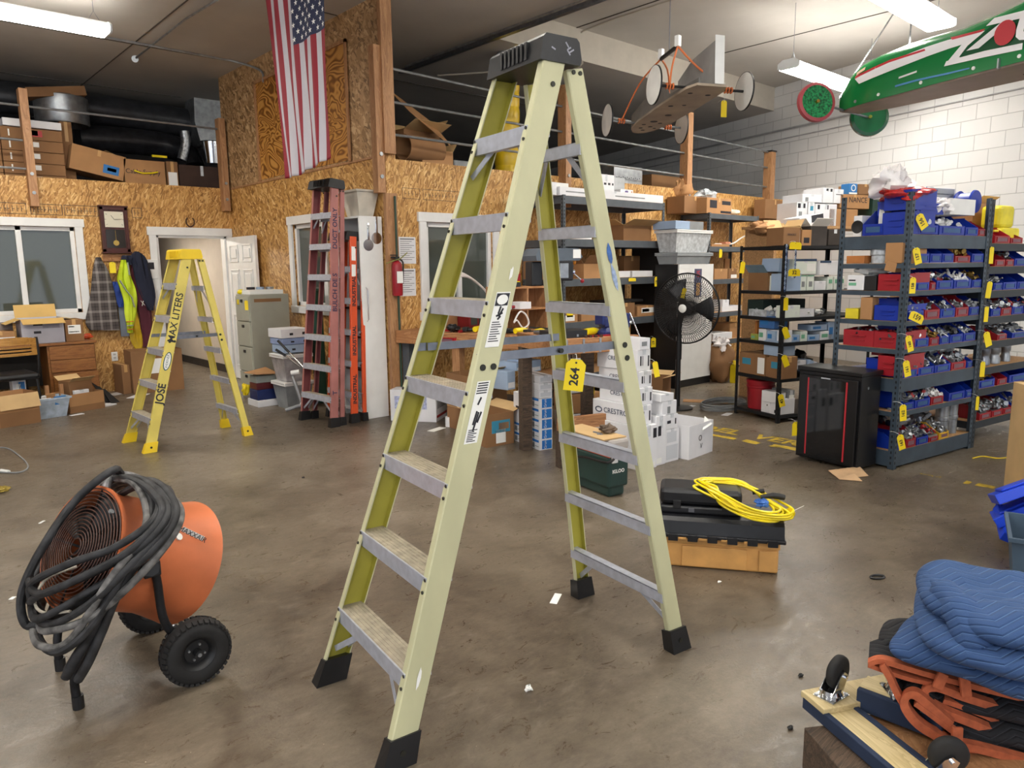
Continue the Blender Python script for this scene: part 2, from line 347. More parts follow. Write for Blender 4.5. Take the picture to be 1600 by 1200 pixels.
# door trim and open six-panel door
s = MB(); 
s.box(dx0-.09, dx0, WY-.03, WY, 0, dz+.09, .004).box(dx1, dx1+.075, WY-.03, WY, 0, dz+.09, .004).box(dx0-.11, dx1+.08, WY-.035, WY, dz, dz+.11, .004)
s.box(dx0, dx0+.03, WY, WY+.14, 0, dz).box(dx1-.03, dx1, WY, WY+.14, 0, dz).box(dx0, dx1, WY, WY+.14, dz-.03, dz); struct('trim_door', s, WHITE)
s = MB(); s.box(-.02, .02, 0, .96, .01, 2.03)
for (a, b) in ((.10, .40), (.55, .86)):
    for (c, d) in ((.2, .95), (1.1, 1.58), (1.68, 1.92)):
        s.box(-.029, -.02, a, b, c, d, .006); s.box(-.033, -.029, a+.05, b-.05, c+.05, d-.05, .003); s.box(.02, .032, a, a+.018, c, d, .004).box(.02, .032, b-.018, b, c, d, .004).box(.02, .032, a, b, c, c+.018, .004).box(.02, .032, a, b, d-.018, d, .004).box(.02, .034, a+.055, b-.055, c+.055, d-.055, .006)
o = struct('door_1', s, WHITE); o.location = (4.13, WY-.03, 0); o.rotation_euler = (0, 0, math.pi)
k = MB().cyl((.02, .90, 1.0), (.09, .90, 1.0), .012).blob((.09, .90, 1.0), .03, .03, .03, 1, 0).build('door_handle', CHROME, o, True)
# windows
def window(name, M, W, H, rail, sill=True):
    """local: x across, z up, y into the wall; origin bottom-left of the opening"""
    t = .09; s = MB()
    for a in ((-t, 0, -t if sill else 0, H+t), (W, W+t, -t if sill else 0, H+t)): s.box(a[0], a[1], -.03, 0, a[2], a[3], .004)
    s.box(-t-.02, W+t+.02, -.035, 0, H, H+t+.01, .004)
    if sill: s.box(-t-.02, W+t+.02, -.035, 0, -t, 0, .004)
    for a in ((0, .05, 0, H), (W-.05, W, 0, H), (0, W, 0, .05), (0, W, H-.05, H)): s.box(a[0], a[1], .02, .1, a[2], a[3], .003)
    if rail: s.box(rail-.03, rail+.03, .02, .08, 0, H, .003)
    o = struct(name, s, WHITE); o.matrix_world = M
    g = MB().box(.05, W-.05, .055, .06, .05, H-.05).build('pane', GLASSM, o)
    return o
window('window_1', Matrix.Translation((wx0, WY, wz0)), wx1-wx0, wz1-wz0, 1.51)
Mf = Matrix(((0, 1, 0, FX), (-1, 0, 0, y1), (0, 0, 1, z0), (0, 0, 0, 1))); window('window_2', Mf, y1-y0, z1-z0, 0)
window('window_3', Matrix.Translation((rx0, BY, rz0)), rx1-rx0, rz1-rz0, .47)
# ------------------------------------------------------------------ ceiling lamps
TUBE = mat('lit_diffuser', 'fffaf0', .4, var=0, emit=LAMP)
HOUS = mat('lamp_housing', 'cfd2d4', .4, var=0)
def lamp(x0, y, z, L, lab, zc=4.24):
    t = thing('ceiling_lamp', lab, 'lamp', (x0, y, z), group='suspended fluorescent lamps')
    MB().prism([(-.10, .0), (.10, 0), (.10, .04), (.06, .075), (-.06, .075), (-.10, .04)], 0.001, L-.001, axis='x').prism([(-.135, -.02), (-.10, -.034), (.10, -.034), (.135, -.02), (.135, .04), (.07, .08), (-.07, .08), (-.135, .04)], L-.02, L, axis='x').prism([(-.135, -.02), (-.10, -.034), (.10, -.034), (.135, -.02), (.135, .04), (.07, .08), (-.07, .08), (-.135, .04)], 0, .02, axis='x').build('housing', HOUS, t)
    MB().box(.021, L-.021, -.128, .128, -.03, -.001, .008).box(.021, L-.021, .102, .128, -.0, .036).box(.021, L-.021, -.128, -.102, 0, .036).build('diffuser', TUBE, t)
    for a in (.12, L-.12):
        if zc-z > .25: MB().tube([(a-.06, 0, .07), (a, 0, .17), (a+.06, 0, .07)], .003, 5).tube([(a, 0, .165), (a, 0, zc-z)], .003, 5).build('hanger_wire', STEEL, t)
lamp(2.5, 12.2, 2.2, 1.2, 'unseen lamp added to brighten the corridor behind the doorway', 2.36)  # added out of view to brighten the dark corridor
lamp(-.22, 8.27, 3.88, 2.4, 'long lit ceiling lamp hanging over the desk and office window')
lamp(5.95, 2.87, 3.88, 2.4, 'lit ceiling lamp above the green derby car, cut by the top edge', 4.63)
lamp(8.62, 4.62, 3.90, 2.4, 'lit ceiling lamp with white end seen past the green car nose', 4.63)
lamp(1.2, 3.0, 3.88, 2.4, 'lit ceiling lamp outside the frame over the big ladder')
lamp(-3.0, 3.0, 3.88, 2.4, 'lit ceiling lamp outside the frame at the left'); lamp(-3.0, -1.5, 3.88, 2.4, 'lit ceiling lamp outside the frame behind the camera, left')
lamp(1.2, -1.5, 3.88, 2.4, 'lit ceiling lamp outside the frame behind the camera'); lamp(6.6, -1.5, 3.88, 2.4, 'lit ceiling lamp outside the frame behind the racks', 4.63)
# ------------------------------------------------------------------ posts and rails of the mezzanines
def post(name_lab, x, y, zb, zt, w=.09, d=.14, cap=False, grp='timber rail posts', extra=False):
    s = MB().box(-w/2, w/2, -d/2, d/2, 0, zt-zb, .004); t = thing('timber_post', name_lab, 'post', (x, y, zb), group=grp)
    s.build('shaft', LUMBER, t)
    if cap: MB().box(-w/2-.01, w/2+.01, -d/2-.01, d/2+.01, zt-zb-.005, zt-zb+.02).build('cap', BLACK, t)
    b = MB()
    for z in (.16, .38): b.cyl((0, -d/2-.012, z), (0, -d/2+.001, z), .02, n=10)
    b.build('bolt', GALV, t); return t
post('timber post with two bolts left over the office window', 1.80, WY-.045, 2.36, 3.72)
post('timber post where the left mezzanine meets the flag wall', 4.13, WY-.045, 2.40, 3.66)
post('tall timber corner post right of the flag', 4.14, BY+.02, 2.33, 3.75, .09, .1)
post('timber post behind the top of the big ladder', 6.78, BY-.045, 2.3, 3.75, .10)
post('timber post beside the cardboard boxes on the grey rack', 9.34, BY-.045, 2.2, 3.75, .12)
post('short timber post with black cap by the block wall', 11.72, BY-.045, 2.2, 3.42, .14, cap=True)
s = MB().box(4.17, 4.3, BY-.06, BY, 2.72, 4.24).box(4.165, 4.3, BY-.05, BY-.001, .02, 2.33); struct('trim_5', s, LUMBER)
def rail(lab, a, b, grp): one('guard_rail', lab, 'rail', MB().tube([a, b], .014, 8), GALV, group=grp, sm=True)
for i, z in enumerate((3.545, 3.225, 2.91)):
    nm = ('top', 'middle', 'bottom')[i]
    rail('%s steel pipe rail of the right mezzanine' % nm, (4.19, BY-.045, z), (11.72, BY-.045, z-.13 if i == 0 else z-.06), 'pipe rails of the right mezzanine')
for i, z in enumerate((3.52, 3.13, 2.8)):
    nm = ('top', 'middle', 'bottom')[i]
    rail('%s steel pipe rail of the left mezzanine' % nm, (-3, WY-.045, z+.03), (4.13 if i == 0 else 1.8, WY-.045, z), 'pipe rails of the left mezzanine')
# conduits and strut on the ceiling
s = MB().box(-.021, .021, 0, 5.2, -.041, 0).box(-.03, .03, 0, 5.2, -.05, -.041)
o = one('strut_channel', 'steel strut channel with conduit running under the ceiling', 'channel', s, STEEL, (5.92, 3.6, 4.235))
one('conduit', 'thin conduit beside the strut channel', 'conduit', MB().tube([(5.8, 8.5, 4.2), (5.8, 3.6, 4.2)], .014), GALV, sm=True)
p = [G(130, 52, 4.19), G(180, 61, 4.19), G(250, 74, 4.19), G(345, 92, 4.19), G(370, 97, 4.17)]; p += [Vector((FX-.03, p[-1].y-.25, 4.05)), Vector((FX-.03, p[-1].y-.3, 3.9))]
one('conduit', 'conduit bending down the flag wall left of the flag', 'conduit', MB().tube(p, .014, sm=6), GALV, sm=True)
one('conduit', 'conduit crossing the ceiling to a round junction box', 'conduit', MB().tube([G(340, 0, 4.2), G(290, 30, 4.2), G(213, 90, 4.2)], .012).cyl(G(211, 92, 4.2), G(211, 92, 4.23), .04), GALV, sm=True)
one('conduit', 'painted conduit climbing the recess edge', 'conduit', MB().tube([(7.55, 3.4, 4.6), (7.5, 6.88, 4.6), (7.5, 6.9, 4.2), (7.35, 7.3, 4.2), (6.4, 8.6, 4.2)], .012, sm=5), BEAMP, sm=True)
# green pipe at the corner
one('grey_conduit', 'dark green conduit running down the outside corner', 'conduit', MB().tube([(4.26, BY-.07, 2.3), (4.25, BY-.09, .02)], .012), mat('green_pipe', '27402f', .5), sm=True)
# ================================================================== stepladders
RIV = mat('rivet', '3a3a34', .4, .6, var=0)
def channel(s, a, b, sx, D, fl, t, back=1):
    """C channel from a to b: web on the outside (sx side), flanges turned in; D towards +y*back"""
    a = Vector(a); b = Vector(b); d = (b-a).normalized(); X = Vector((sx, 0, 0)); X = (X-d*X.dot(d)).normalized()
    P = d.cross(X)*sx*-1
    if P.y*back < 0: P = -P
    sec = [(0, .004), (.004, 0), (fl, 0), (fl, t), (t, t*1.6), (t, D-t*1.6), (fl, D-t), (fl, D), (.004, D), (0, D-.004)]
    ra = [a-X*i+P*j for i, j in sec]; rb = [b-X*i+P*j for i, j in sec]; n = len(sec)
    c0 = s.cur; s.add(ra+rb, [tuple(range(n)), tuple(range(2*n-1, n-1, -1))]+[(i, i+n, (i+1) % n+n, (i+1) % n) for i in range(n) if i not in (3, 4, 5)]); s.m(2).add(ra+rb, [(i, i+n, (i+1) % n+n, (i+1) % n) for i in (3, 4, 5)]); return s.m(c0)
def stepladder(lab, loc, rz, H, n, dz, wfb, wft, wrb, wrt, sp, top, rtop, rail_m, foot_m, cap_m, D=.092, RD=.075, rungs=True, tilt=None, spread_z=1.275, capx=.17, rung0=0, spread=True, group=None, feet=.1, z_off=-.03, inner_m=None):
    t = thing('stepladder', lab, 'ladder', loc, rz, group, tilt)
    T = 1-.02/H
    def fp(z, sd): k = z/H; return Vector((sd*(wfb*(1-k)+wft*k)/2, top*k, z))
    def rp(z, sd, o=0): k = z/H; return Vector((sd*(wrb*(1-k)+wrt*k)/2, sp*(1-k)+rtop*k+o, z))
    nm = 'left', 'right'
    for sd in (-1, 1):
        s = MB(); off = Vector((sd*.03, 0, 0)); channel(s, fp(.02, sd)+off, fp(H*T-.03, sd)+off, sd, D, .03, .005)
        s.m(1)
        for i in range(n):
            for dd in (.008, -.03):
                c = fp(dz*(i+1)+dd-.015, sd)+off-Vector((sd*.013, 0, 0)); s.cyl(c+Vector((0, -.004, 0)), c+Vector((0, .001, 0)), .006, n=8)
        for yy in (.03, .072) if spread else ():
            c = fp(spread_z-.03, sd)+off+Vector((0, yy, 0)); s.cyl(c, c+Vector((sd*.004, 0, 0)), .011, n=10)
        c = fp(H-.16, sd)+off+Vector((0, .06, 0)); s.cyl(c, c+Vector((sd*.004, 0, 0)), .009, n=10)
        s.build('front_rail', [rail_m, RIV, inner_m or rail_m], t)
        s = MB(); off2 = Vector((sd*.026, .075, 0)); channel(s, rp(.02, sd)+off2, rp(H*T-.06, sd)+off2, sd, RD, .026, .004, -1)
        s.m(1)
        for z in (H-.1,):
            for yy in (-.02, -.05): c = rp(z, sd)+off2+Vector((0, yy, 0)); s.cyl(c, c+Vector((sd*.004, 0, 0)), .008, n=10)
        if spread:
            for yy in (.0, .05): c = rp(spread_z-.05+yy, sd)+off2+Vector((0, -.04, 0)); s.cyl(c, c+Vector((sd*.004, 0, 0)), .011, n=10)
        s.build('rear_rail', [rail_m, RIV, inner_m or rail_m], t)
        # feet
        for f, dp, y0 in ((fp, D, -.008), (rp, RD, .075-RD-.008)):
            k = f(.0, sd); u = f(feet, sd)-k; s = MB(); x0 = sd*-.012; x1 = sd*.038
            lo, hi = min(x0, x1), max(x0, x1); yy = y0; y1_ = y0+dp+.016
            vs = [k+Vector(q) for q in ((lo-.004, yy-.006, 0), (hi+.004, yy-.006, 0), (hi+.004, y1_+.006, 0), (lo-.004, y1_+.006, 0))]+[k+u+Vector(q) for q in ((lo, yy, -.012), (hi, yy, .0), (hi, y1_, .0), (lo, y1_, -.012))]
            s.add(vs, [(0, 3, 2, 1), (4, 5, 6, 7), (0, 1, 5, 4), (1, 2, 6, 5), (2, 3, 7, 6), (3, 0, 4, 7)])
            c = k+u*.5+Vector((sd*.04, (yy+y1_)/2, 0)); s.m(1).cyl(c, c+Vector((sd*.003, 0, 0)), .01, n=10)
            s.build('foot', [foot_m, RIV], t)
    for i in range(n):
        z = dz*(i+1); a, b = fp(z, -1), fp(z, 1); w = b.x; y = a.y; s = MB()
        s.m(1).box(-w-.026, w+.026, y+.002, y+D, z-.006, z)
        for k in range(6): s.box(-w, w, y+.006+k*D/6.3, y+.011+k*D/6.3, z, z+.0025)
        s.m(0).box(-w-.024, w+.024, y-.004, y+.002, z-.058, z+.001).box(-w-.024, w+.024, y+.002, y+.02, z-.058, z-.055).box(-w-.024, w+.024, y+D-.003, y+D, z-.03, z-.006)
        s.m(0).prism([(y+D*.1, z-.006), (y+D*.9, z-.006), (y+D*.5, z-.055)], -w-.026, -w-.020, axis='x').prism([(y+D*.1, z-.006), (y+D*.9, z-.006), (y+D*.5, z-.055)], w+.020, w+.026, axis='x')
        s.build('step', [ALU, TREAD], t)
        if rungs:
            zz = z+z_off; q = rp(zz, 1); w2 = q.x; s = MB()
            s.box(-w2-.022, w2+.022, q.y, q.y+.04, zz-.003, zz, 0).box(-w2-.022, w2+.022, q.y, q.y+.003, zz-.045, zz).box(-w2-.022, w2+.022, q.y+.003, q.y+.02, zz-.045, zz-.042)
            s.build('rear_rung', ALU, t)
    # braces under the lowest and highest treads
    def brace(p, q, w=.022): MB().bar(p, q, w, .004, (0, 1, 0)).build('brace', ALU, t)
    z = dz
    for sd in (-1, 1):
        a = fp(z, sd); brace((a.x-sd*.16, a.y+.02, z-.04), (a.x+sd*.02-.0, fp(.13, sd).y+.03, .13)); brace((a.x-sd*.13, a.y+.07, z-.03), (a.x+sd*.02, fp(.13, sd).y+.08, .13))
        if rungs:
            q = rp(z+z_off, sd); brace((q.x-sd*.13, q.y+.01, z+z_off-.03), (q.x+sd*.02, rp(.11, sd).y+.03, .11))
            for zz, dn in ((dz*n+z_off, .16),):
                q = rp(zz, sd); q2 = rp(zz-dn, sd); brace((q.x-sd*.075, q.y+.01, zz-.025), (q2.x+sd*.015, q2.y+.02, zz-dn))
            a = fp(dz*n, sd); a2 = fp(dz*n-.14, sd); brace((a.x-sd*.075, a.y+.03, dz*n-.035), (a2.x+sd*.015, a2.y+.03, a2.z))
    if spread:
        for sd in (-1, 1):
            a = fp(spread_z, sd)+Vector((sd*.018, .05, 0)); b = rp(spread_z, sd)+Vector((sd*.018, .04, 0)); mid = (a+b)/2; e = Vector((sd*-.006, 0, 0))
            s = MB().bar(a+e, mid+e*1+(b-a).normalized()*.03, .004, .03, bev=0).bar(mid+e*2-(b-a).normalized()*.03, b+e*2, .004, .03)
            s.m(1).cyl(mid+Vector((.008, 0, 0)), mid+Vector((-.016, 0, 0)), .009, n=10)
            s.m(0).bar(fp(spread_z, sd)+Vector((sd*.022, .004, 0)), a+Vector((sd*.004, 0, 0)), .004, .03)
            s.build('spreader', [STEEL, RIV], t)
    # top cap: slanting skirt, ribbed front, hollow below
    y0, y1 = top-.03, rtop+.045; zt = H+.003; zb = H-.085; s = MB(); c = .012
    s.prism([(y0-.015, zb), (y0+.0, zt-c), (y0+c, zt), (y1-c, zt), (y1, zt-c), (y1+.01, zb+.02), (y1+.004, zb), (y0+.0, zb)], -capx, capx, axis='x')
    for k in range(7):
        x = -capx*.45+k*capx*.15; s.box(x, x+.012, y0-.016, y0+.004, zb+.015, zt-.015)
    s.build('top_cap', cap_m, t)
    return t, fp, rp
BIGM = Matrix.Translation((1.126, 2.140, 0)) @ Matrix.Rotation(-1.7095, 4, 'Z')
big, bfp, brp = stepladder('tall pale green fibreglass stepladder with black cap standing open in the middle', (1.126, 2.140, 0), -1.7095, 2.35, 7, .292, .5725, .2573, .5906, .2072, 1.313-.03, .774, .874-.02, FGREEN, BLACK, mat('cap_black', '19191c', .45, var=.2, scale=30), inner_m=FGREENSHADE)
# warning stickers, scuffs, numbers on the near rail
def on_rail(sd, z, y): k = bfp(z, sd); return k+Vector((sd*(.0305), y, 0))
def sticker(z0, z1, head, y0=.02, y1=.075):
    sd = 1; s = MB(); a, b, c, d = on_rail(sd, z0, y0), on_rail(sd, z0, y1), on_rail(sd, z1, y1), on_rail(sd, z1, y0)
    e = Vector((.0012, 0, 0)); s.add([p+e for p in (a, b, c, d)]+[p for p in (a, b, c, d)], [(0, 1, 2, 3), (4, 7, 6, 5), (0, 4, 5, 1), (1, 5, 6, 2), (2, 6, 7, 3), (3, 7, 4, 0)])
    s.m(1)
    def strip(za, zb, ya, yb):
        q = [on_rail(sd, zz, yy)+e*1.6 for zz, yy in ((za, ya), (za, yb), (zb, yb), (zb, ya))]; s.add(q, [(0, 1, 2, 3)])
    L = z1-z0
    if head == 0:
        strip(z1-.045, z1-.004, y0+.002, y1-.002); s.m(0)
        c0 = on_rail(sd, z1-.025, (y0+y1)/2); ex = on_rail(sd, z1-.025, y1)-c0; ez = on_rail(sd, z1-.008, (y0+y1)/2)-c0
        s.add([c0+e*2.4+ex*.8*math.cos(k*.524)+ez*math.sin(k*.524) for k in range(12)], [tuple(range(12))]); s.m(1)
        # the falling figure
        for (a1, b1, a2, b2) in ((.30, .56, .72, .62), (.42, .60, .5, .74), (.5, .55, .7, .70), (.45, .5, .62, .56)):
            p, q = [on_rail(sd, z0+L*bb, y0+(y1-y0)*aa)+e*2 for aa, bb in ((a1, b1), (a2, b2))]; s.bar(p, q, .001, .006, (1, 0, 0) if abs((q-p).x) < 1e-9 else (0, 1, 0))
        for k in range(9): strip(z0+L*(.10+k*.043), z0+L*(.10+k*.043)+.003, y0+.006, y1-.008-(k % 3)*.006)
    else:
        for k in range(5): strip(z1-.008-k*.008, z1-.004-k*.008, y0+.004, y1-.006)
        for (a1, b1, a2, b2) in ((.4, .62, .55, .74), (.35, .3, .45, .52), (.65, .33, .8, .5), (.45, .2, .6, .5)):
            p, q = [on_rail(sd, z0+L*bb, y0+(y1-y0)*aa)+e*2 for aa, bb in ((a1, b1), (a2, b2))]; s.bar(p, q, .001, .006, (0, 1, 0))
        for k in range(7): strip(z0+L*(.03+k*.03), z0+L*(.03+k*.03)+.003, y0+.006, y1-.01-(k % 2)*.01)
    s.build('warning_sticker', [LABEL, INK], big)
sticker(1.31, 1.49, 0); sticker(1.0, 1.2, 1, .022, .072)
# paint marks
def smear(sd, z, y, h, w, m, rear=False, seed=0):
    rnd = random.Random(seed); k = (brp(z, sd)+Vector((sd*.0265, .075-y, 0))) if rear else (bfp(z, sd)+Vector((sd*.0305, y, 0)))
    d = ((brp(z+.1, sd)-brp(z, sd)) if rear else (bfp(z+.1, sd)-bfp(z, sd)))*10
    s = MB(); N = 10; s.add([k+d*(h*math.sin(i*.628)*rnd.uniform(.5, 1))+Vector((sd*.0008, w*math.cos(i*.628)*rnd.uniform(.5, 1), 0)) for i in range(N)], [tuple(range(N))]); s.build('paint_mark', m, big)
BLUEPAINT = mat('blue_paint_smear', '3f67a8', .6, var=.2, scale=60)
smear(1, 1.62, .035, .05, .016, BLUEPAINT, True, 3); smear(1, 1.53, .03, .06, .02, mat('pale_blue_smear', '9aaccb', .6, var=.2, scale=60), True, 4)
smear(1, 1.55, .06, .03, .008, LABEL, False, 5); smear(1, .27, .05, .05, .008, LABEL, False, 6)
capmark = MB(); 
for q in (((.7, .3), (.62, .5)), ((.62, .5), (.72, .62)), ((.66, .38), (.8, .55)), ((.2, .5), (.3, .42)), ((.66, .6), (.58, .8))):
    a, b = [Vector((.1705, .745+.16*v[0], 2.27+.08*v[1])) for v in q]; capmark.bar(a, b, .001, .005, (0, 1, 0))
capmark.build('cap_scratches', mat('scratch', '9a9aa6', .6, var=0), big)
# yellow 6 ft ladder
yl, yfp, yrp = stepladder('yellow fibreglass stepladder with handwriting, standing open by the office door', (1.753, 7.068, 0), -1.5408, 1.76, 5, .292, .54, .27, .5, .2, .90, .52, .62, FYEL, FYCAP, FYCAP, D=.085, RD=.06, capx=.185, spread_z=.98, feet=.09)
# lettering on the yellow ladder, running down the rail
def rail_text(root, fpf, s, z, y, size, m, sd=1, flip=False, bold=.0):
    k = fpf(z, sd)+Vector((sd*.0305, y, 0)); d = (fpf(z+.1, sd)-fpf(z, sd)).normalized(); 
    upv = Vector((0, -1, 0)) if not flip else Vector((0, 1, 0))
    rt = d if not flip else -d
    n = rt.cross(upv)
    if n.x*sd < 0: rt = -rt
    text(root, s, size, k, rt, upv-rt*upv.dot(rt), m, 'handwriting', .001, bold)
rail_text(yl, yfp, 'MAX LITERS', 1.16, .042, .085, INK, bold=.001); rail_text(yl, yfp, 'JOSE', .50, .04, .09, INK, bold=.002)
s = MB(); k = yfp(.78, 1)+Vector((.0312, .042, 0)); d = (yfp(.9, 1)-yfp(.8, 1)).normalized(); yv = Vector((0, 1, 0))
for r1, r2, mi, e in ((.085, .034, 0, 0), (.075, .026, 1, .0006)):
    s.m(mi).add([k+Vector((e, 0, 0))+d*r1*math.cos(i*.393)+yv*r2*math.sin(i*.393) for i in range(16)], [tuple(range(16))])
s.build('oval_badge', [mat('badge_green', '1f4f5c', .4, var=0), LABEL], yl); text(yl, 'WERNER', .032, k+Vector((.0012, 0, 0)), d, (0, -1, 0), mat('badge_ink', '1f4f5c', .4, var=0), 'badge_lettering', .0006)
# worn red ladder standing closed
rl, rfp, rrp = stepladder('tall faded pink-red stepladder folded shut and leaning by the white locker', (3.42, 6.85, 0), -1.492, 2.46, 7, .305, .54, .28, .50, .24, .10, .0, .095, FRED, BLACK, BLACK, D=.085, RD=.05, spread=False, capx=.19, rungs=True, tilt=(math.radians(-5.2), 0, -1.492), z_off=-.02, inner_m=mat('pink_shaded', '7c4042', .5))  # inner rail faces darker: channel shade put into the colour
for s_, z, sz in (('ELECTRICAL', .62, .07), ('BULCH DE S', 1.35, .07), ('DUCT ONLY', 1.98, .07)): rail_text(rl, rfp, s_ if 'EL' not in s_ else 'T', z if 'EL' not in s_ else .35, .042, sz, mat('navy_ink', '1d2348', .6, var=0), bold=.001)
ol, ofp, orp = stepladder('orange stepladder folded shut between the pink-red ladder and the locker', (3.70, 6.86, 0), -1.55, 1.95, 5, .32, .46, .32, .44, .28, .11, .0, .10, FORG, BLACK, BLACK, D=.075, RD=.04, spread=False, capx=.18, tilt=(math.radians(-3.5), 0, -1.55), z_off=-.02)
s = MB()
for z in (.35, .85, 1.35): rail_text(ol, ofp, 'INDUSTRIAL', z, .038, .055, INK, bold=.002)
for z0, z1 in ((1.5, 1.62), (1.66, 1.8)):
    a = [ofp(z, 1)+Vector((.0312, y, 0)) for z, y in ((z0, .012), (z0, .06), (z1, .06), (z1, .012))]; s.add(a, [(0, 1, 2, 3)])
s.build('label', LABEL, ol)
# ================================================================== small builders
SHRINK = mat('shrink_wrap', 'd5d8dc', .2, var=.1, scale=30)
def prints(parent, L, W, H, spec):
    """spec: (face, a0, a1, b0, b1, material) fractions; faces F front y=0, L left x=0, T top"""
    for k, (f, a0, a1, b0, b1, m_) in enumerate(spec):
        e = .0012; s = MB()
        if f == 'F': s.box(L*a0, L*a1, -e, 0, H*b0, H*b1)
        elif f == 'L': s.box(-e, 0, W*(1-a1), W*(1-a0), H*b0, H*b1)
        else: s.box(L*a0, L*a1, W*b0, W*b1, H, H+e)
        s.build('printed_label', m_, parent)
def carton(label, loc, rz, L, W, H, m_=None, pr=(), opened=None, grp=None, name='cardboard_box', cat='box', txt=(), rot=None, tape=True, inside=None, flaps=(1, 1, 1, 1)):
    m_ = m_ or CARD; t = thing(name, label, cat, loc, rz, grp, rot)
    if opened is None:
        MB().box(0, L, 0, W, 0, H, min(.004, H*.05)).build('body', m_, t)
        if tape: MB().box(L*.5-.02, L*.5+.02, -.0008, W, H*.75, H+.0008).build('tape', TAPE if m_ in (CARD, CARD2) else SHRINK, t)
    else:
        th = .004; s = MB().box(0, L, 0, W, 0, th).box(0, th, 0, W, th, H).box(L-th, L, 0, W, th, H).box(th, L-th, 0, th, th, H).box(th, L-th, W-th, W, th, H)
        s.m(1).box(th, L-th, th, W-th, th, th*1.5); s.build('body', [m_, inside or CARDIN], t)
        fl = W*.45
        for i, (a, b, dx, dy) in enumerate((((0, 0), (L, 0), 0, -1), ((L, W), (0, W), 0, 1), ((0, W), (0, 0), -1, 0), ((L, 0), (L, W), 1, 0))):
            if not flaps[i]: continue
            ang = opened*(1 if flaps[i] is True or flaps[i] == 1 else flaps[i]); q = Vector((dx*math.cos(ang), dy*math.cos(ang), math.sin(ang)))*(fl if i < 2 else min(fl, L*.45))
            p0, p1 = Vector((*a, H)), Vector((*b, H)); MB().sheet(p0, p1, p1+q, p0+q, .003).build('flap', inside or CARDIN, t)
    prints(t, L, W, H, pr)
    for (f, st, sz, a, b, mt) in txt:
        if f == 'F': text(t, st, sz, (L*a, -.0015, H*b), (1, 0, 0), (0, 0, 1), mt)
        elif f == 'L': text(t, st, sz, (-.0015, W*(1-a), H*b), (0, -1, 0), (0, 0, 1), mt)
        elif f == 'T': text(t, st, sz, (L*a, W*b, H+.0015), (1, 0, 0), (0, 1, 0), mt)
    return t
def cub(nx, ny, xl, xr, ytop, yaw, z0=0., base=None):
    ex, ey = fr(yaw); n = Vector(base) if base is not None else G(nx, ny, z0)
    return n, tcol(n, ex, xr), tcol(n, ey, xl), hrow(n, ytop)
def bin_mesh(W, D_, H, m_, front=.5):
    t = .004; s = MB(); c = H*front; pts = [(0, 0), (D_, 0), (D_, H), (D_*.38, H), (0, c)]
    for x0 in (0, W-t): s.prism([(y, z) for y, z in pts], x0, x0+t, axis='x')
    s.box(t, W-t, 0, D_, 0, t).box(t, W-t, D_-t, D_, t, H).box(t, W-t, -.001, t, t, c)
    s.box(-.003, .004, D_*.36, D_+.002, H-.008, H+.003).box(W-.004, W+.003, D_*.36, D_+.002, H-.008, H+.003)
    if front < .8: s.box(W*.12, W*.88, -.006, 0, c*.18, c*.24).box(W*.12, W*.88, -.006, 0, c*.78, c*.84).box(W*.12, W*.16, -.006, 0, c*.18, c*.84).box(W*.84, W*.88, -.006, 0, c*.18, c*.84)
    return s
FITM = {}
def fittings(kind, W, D_, seed):
    """heap of small hardware; a handful of shapes, irregular"""
    rnd = random.Random(seed); s = MB(); n = max(10, int(W*D_*1400)); n = min(n, 60)
    for i in range(n):
        x, y = rnd.uniform(.015, W-.015), rnd.uniform(.015, D_*.85); h = .035+.085*math.sin(math.pi*min(1, y/D_*.8+.2))*rnd.uniform(.5, 1); r = rnd.uniform(.010, .020)
        d = Vector((rnd.uniform(-1, 1), rnd.uniform(-1, 1), rnd.uniform(-.4, .9))).normalized(); c = Vector((min(max(x, .03), W-.03), y, h))
        s.m(rnd.choice((0, 0, 1, 2)) if kind == 'mix' else 0)
        if rnd.random() < .5: s.tube([c-d*r, c-d*r*.3, c+d*r*.3, c+d*r], [r, r*.7, r*.7, r*1.1], 7)
        else: s.tube([c-d*r*2, c+d*r*2], r*.45, 6)
    s.m(0).box(.006, W-.006, .006, D_-.006, .005, .05)
    return s
WIRECAP = mat('wire_red', 'a5262a', .5, var=.1)
FM = {'metal': [GALV, STEEL, BLACK], 'mix': [GALV, BLACK, WIRECAP], 'white': [WHITE, GALV, WHITE], 'brass': [mat('brassy', 'a98c4c', .35, .8), GALV, BLACK]}
ORD = ['first', 'second', 'third', 'fourth', 'fifth', 'sixth', 'seventh', 'eighth', 'ninth', 'tenth']
def parts_bin(label, loc, rz, W, D_, H, col='blue', fill='metal', grp='stacking parts bins', seed=0, front=.45, rot=None):
    m_ = {'blue': BLUEBIN, 'red': REDBIN, 'yellow': YELBIN}[col]; t = thing('parts_bin', label, 'bin', loc, rz, grp, rot)
    bin_mesh(W, D_, H, m_, front).build('shell', m_, t)
    if front < .8: MB().box(W*.17, W*.83, -.003, -.0005, H*front*.26, H*front*.76).build('label_card', mat('faded_label', '2f5684', .5, var=.1) if col == 'blue' else mat('red_label', '7a5660', .5, var=.1), t)
    else: MB().box(W*.25, W*.75, -.012, -.0005, H*front*.62, H*front*.68).box(W*.28, W*.72, -.008, -.0005, H*front*.35, H*front*.4).build('grip_ledge', m_, t)
    if fill:
        o = fittings('mix' if fill == 'mix' else 'm', W, D_, seed).build('hardware', FM[fill], None); o.location = t.location; o.rotation_euler = t.rotation_euler
        tag(o, 'metal fittings in: '+label, 'fittings', 'loose hardware in the parts bins', 'stuff')
    return t
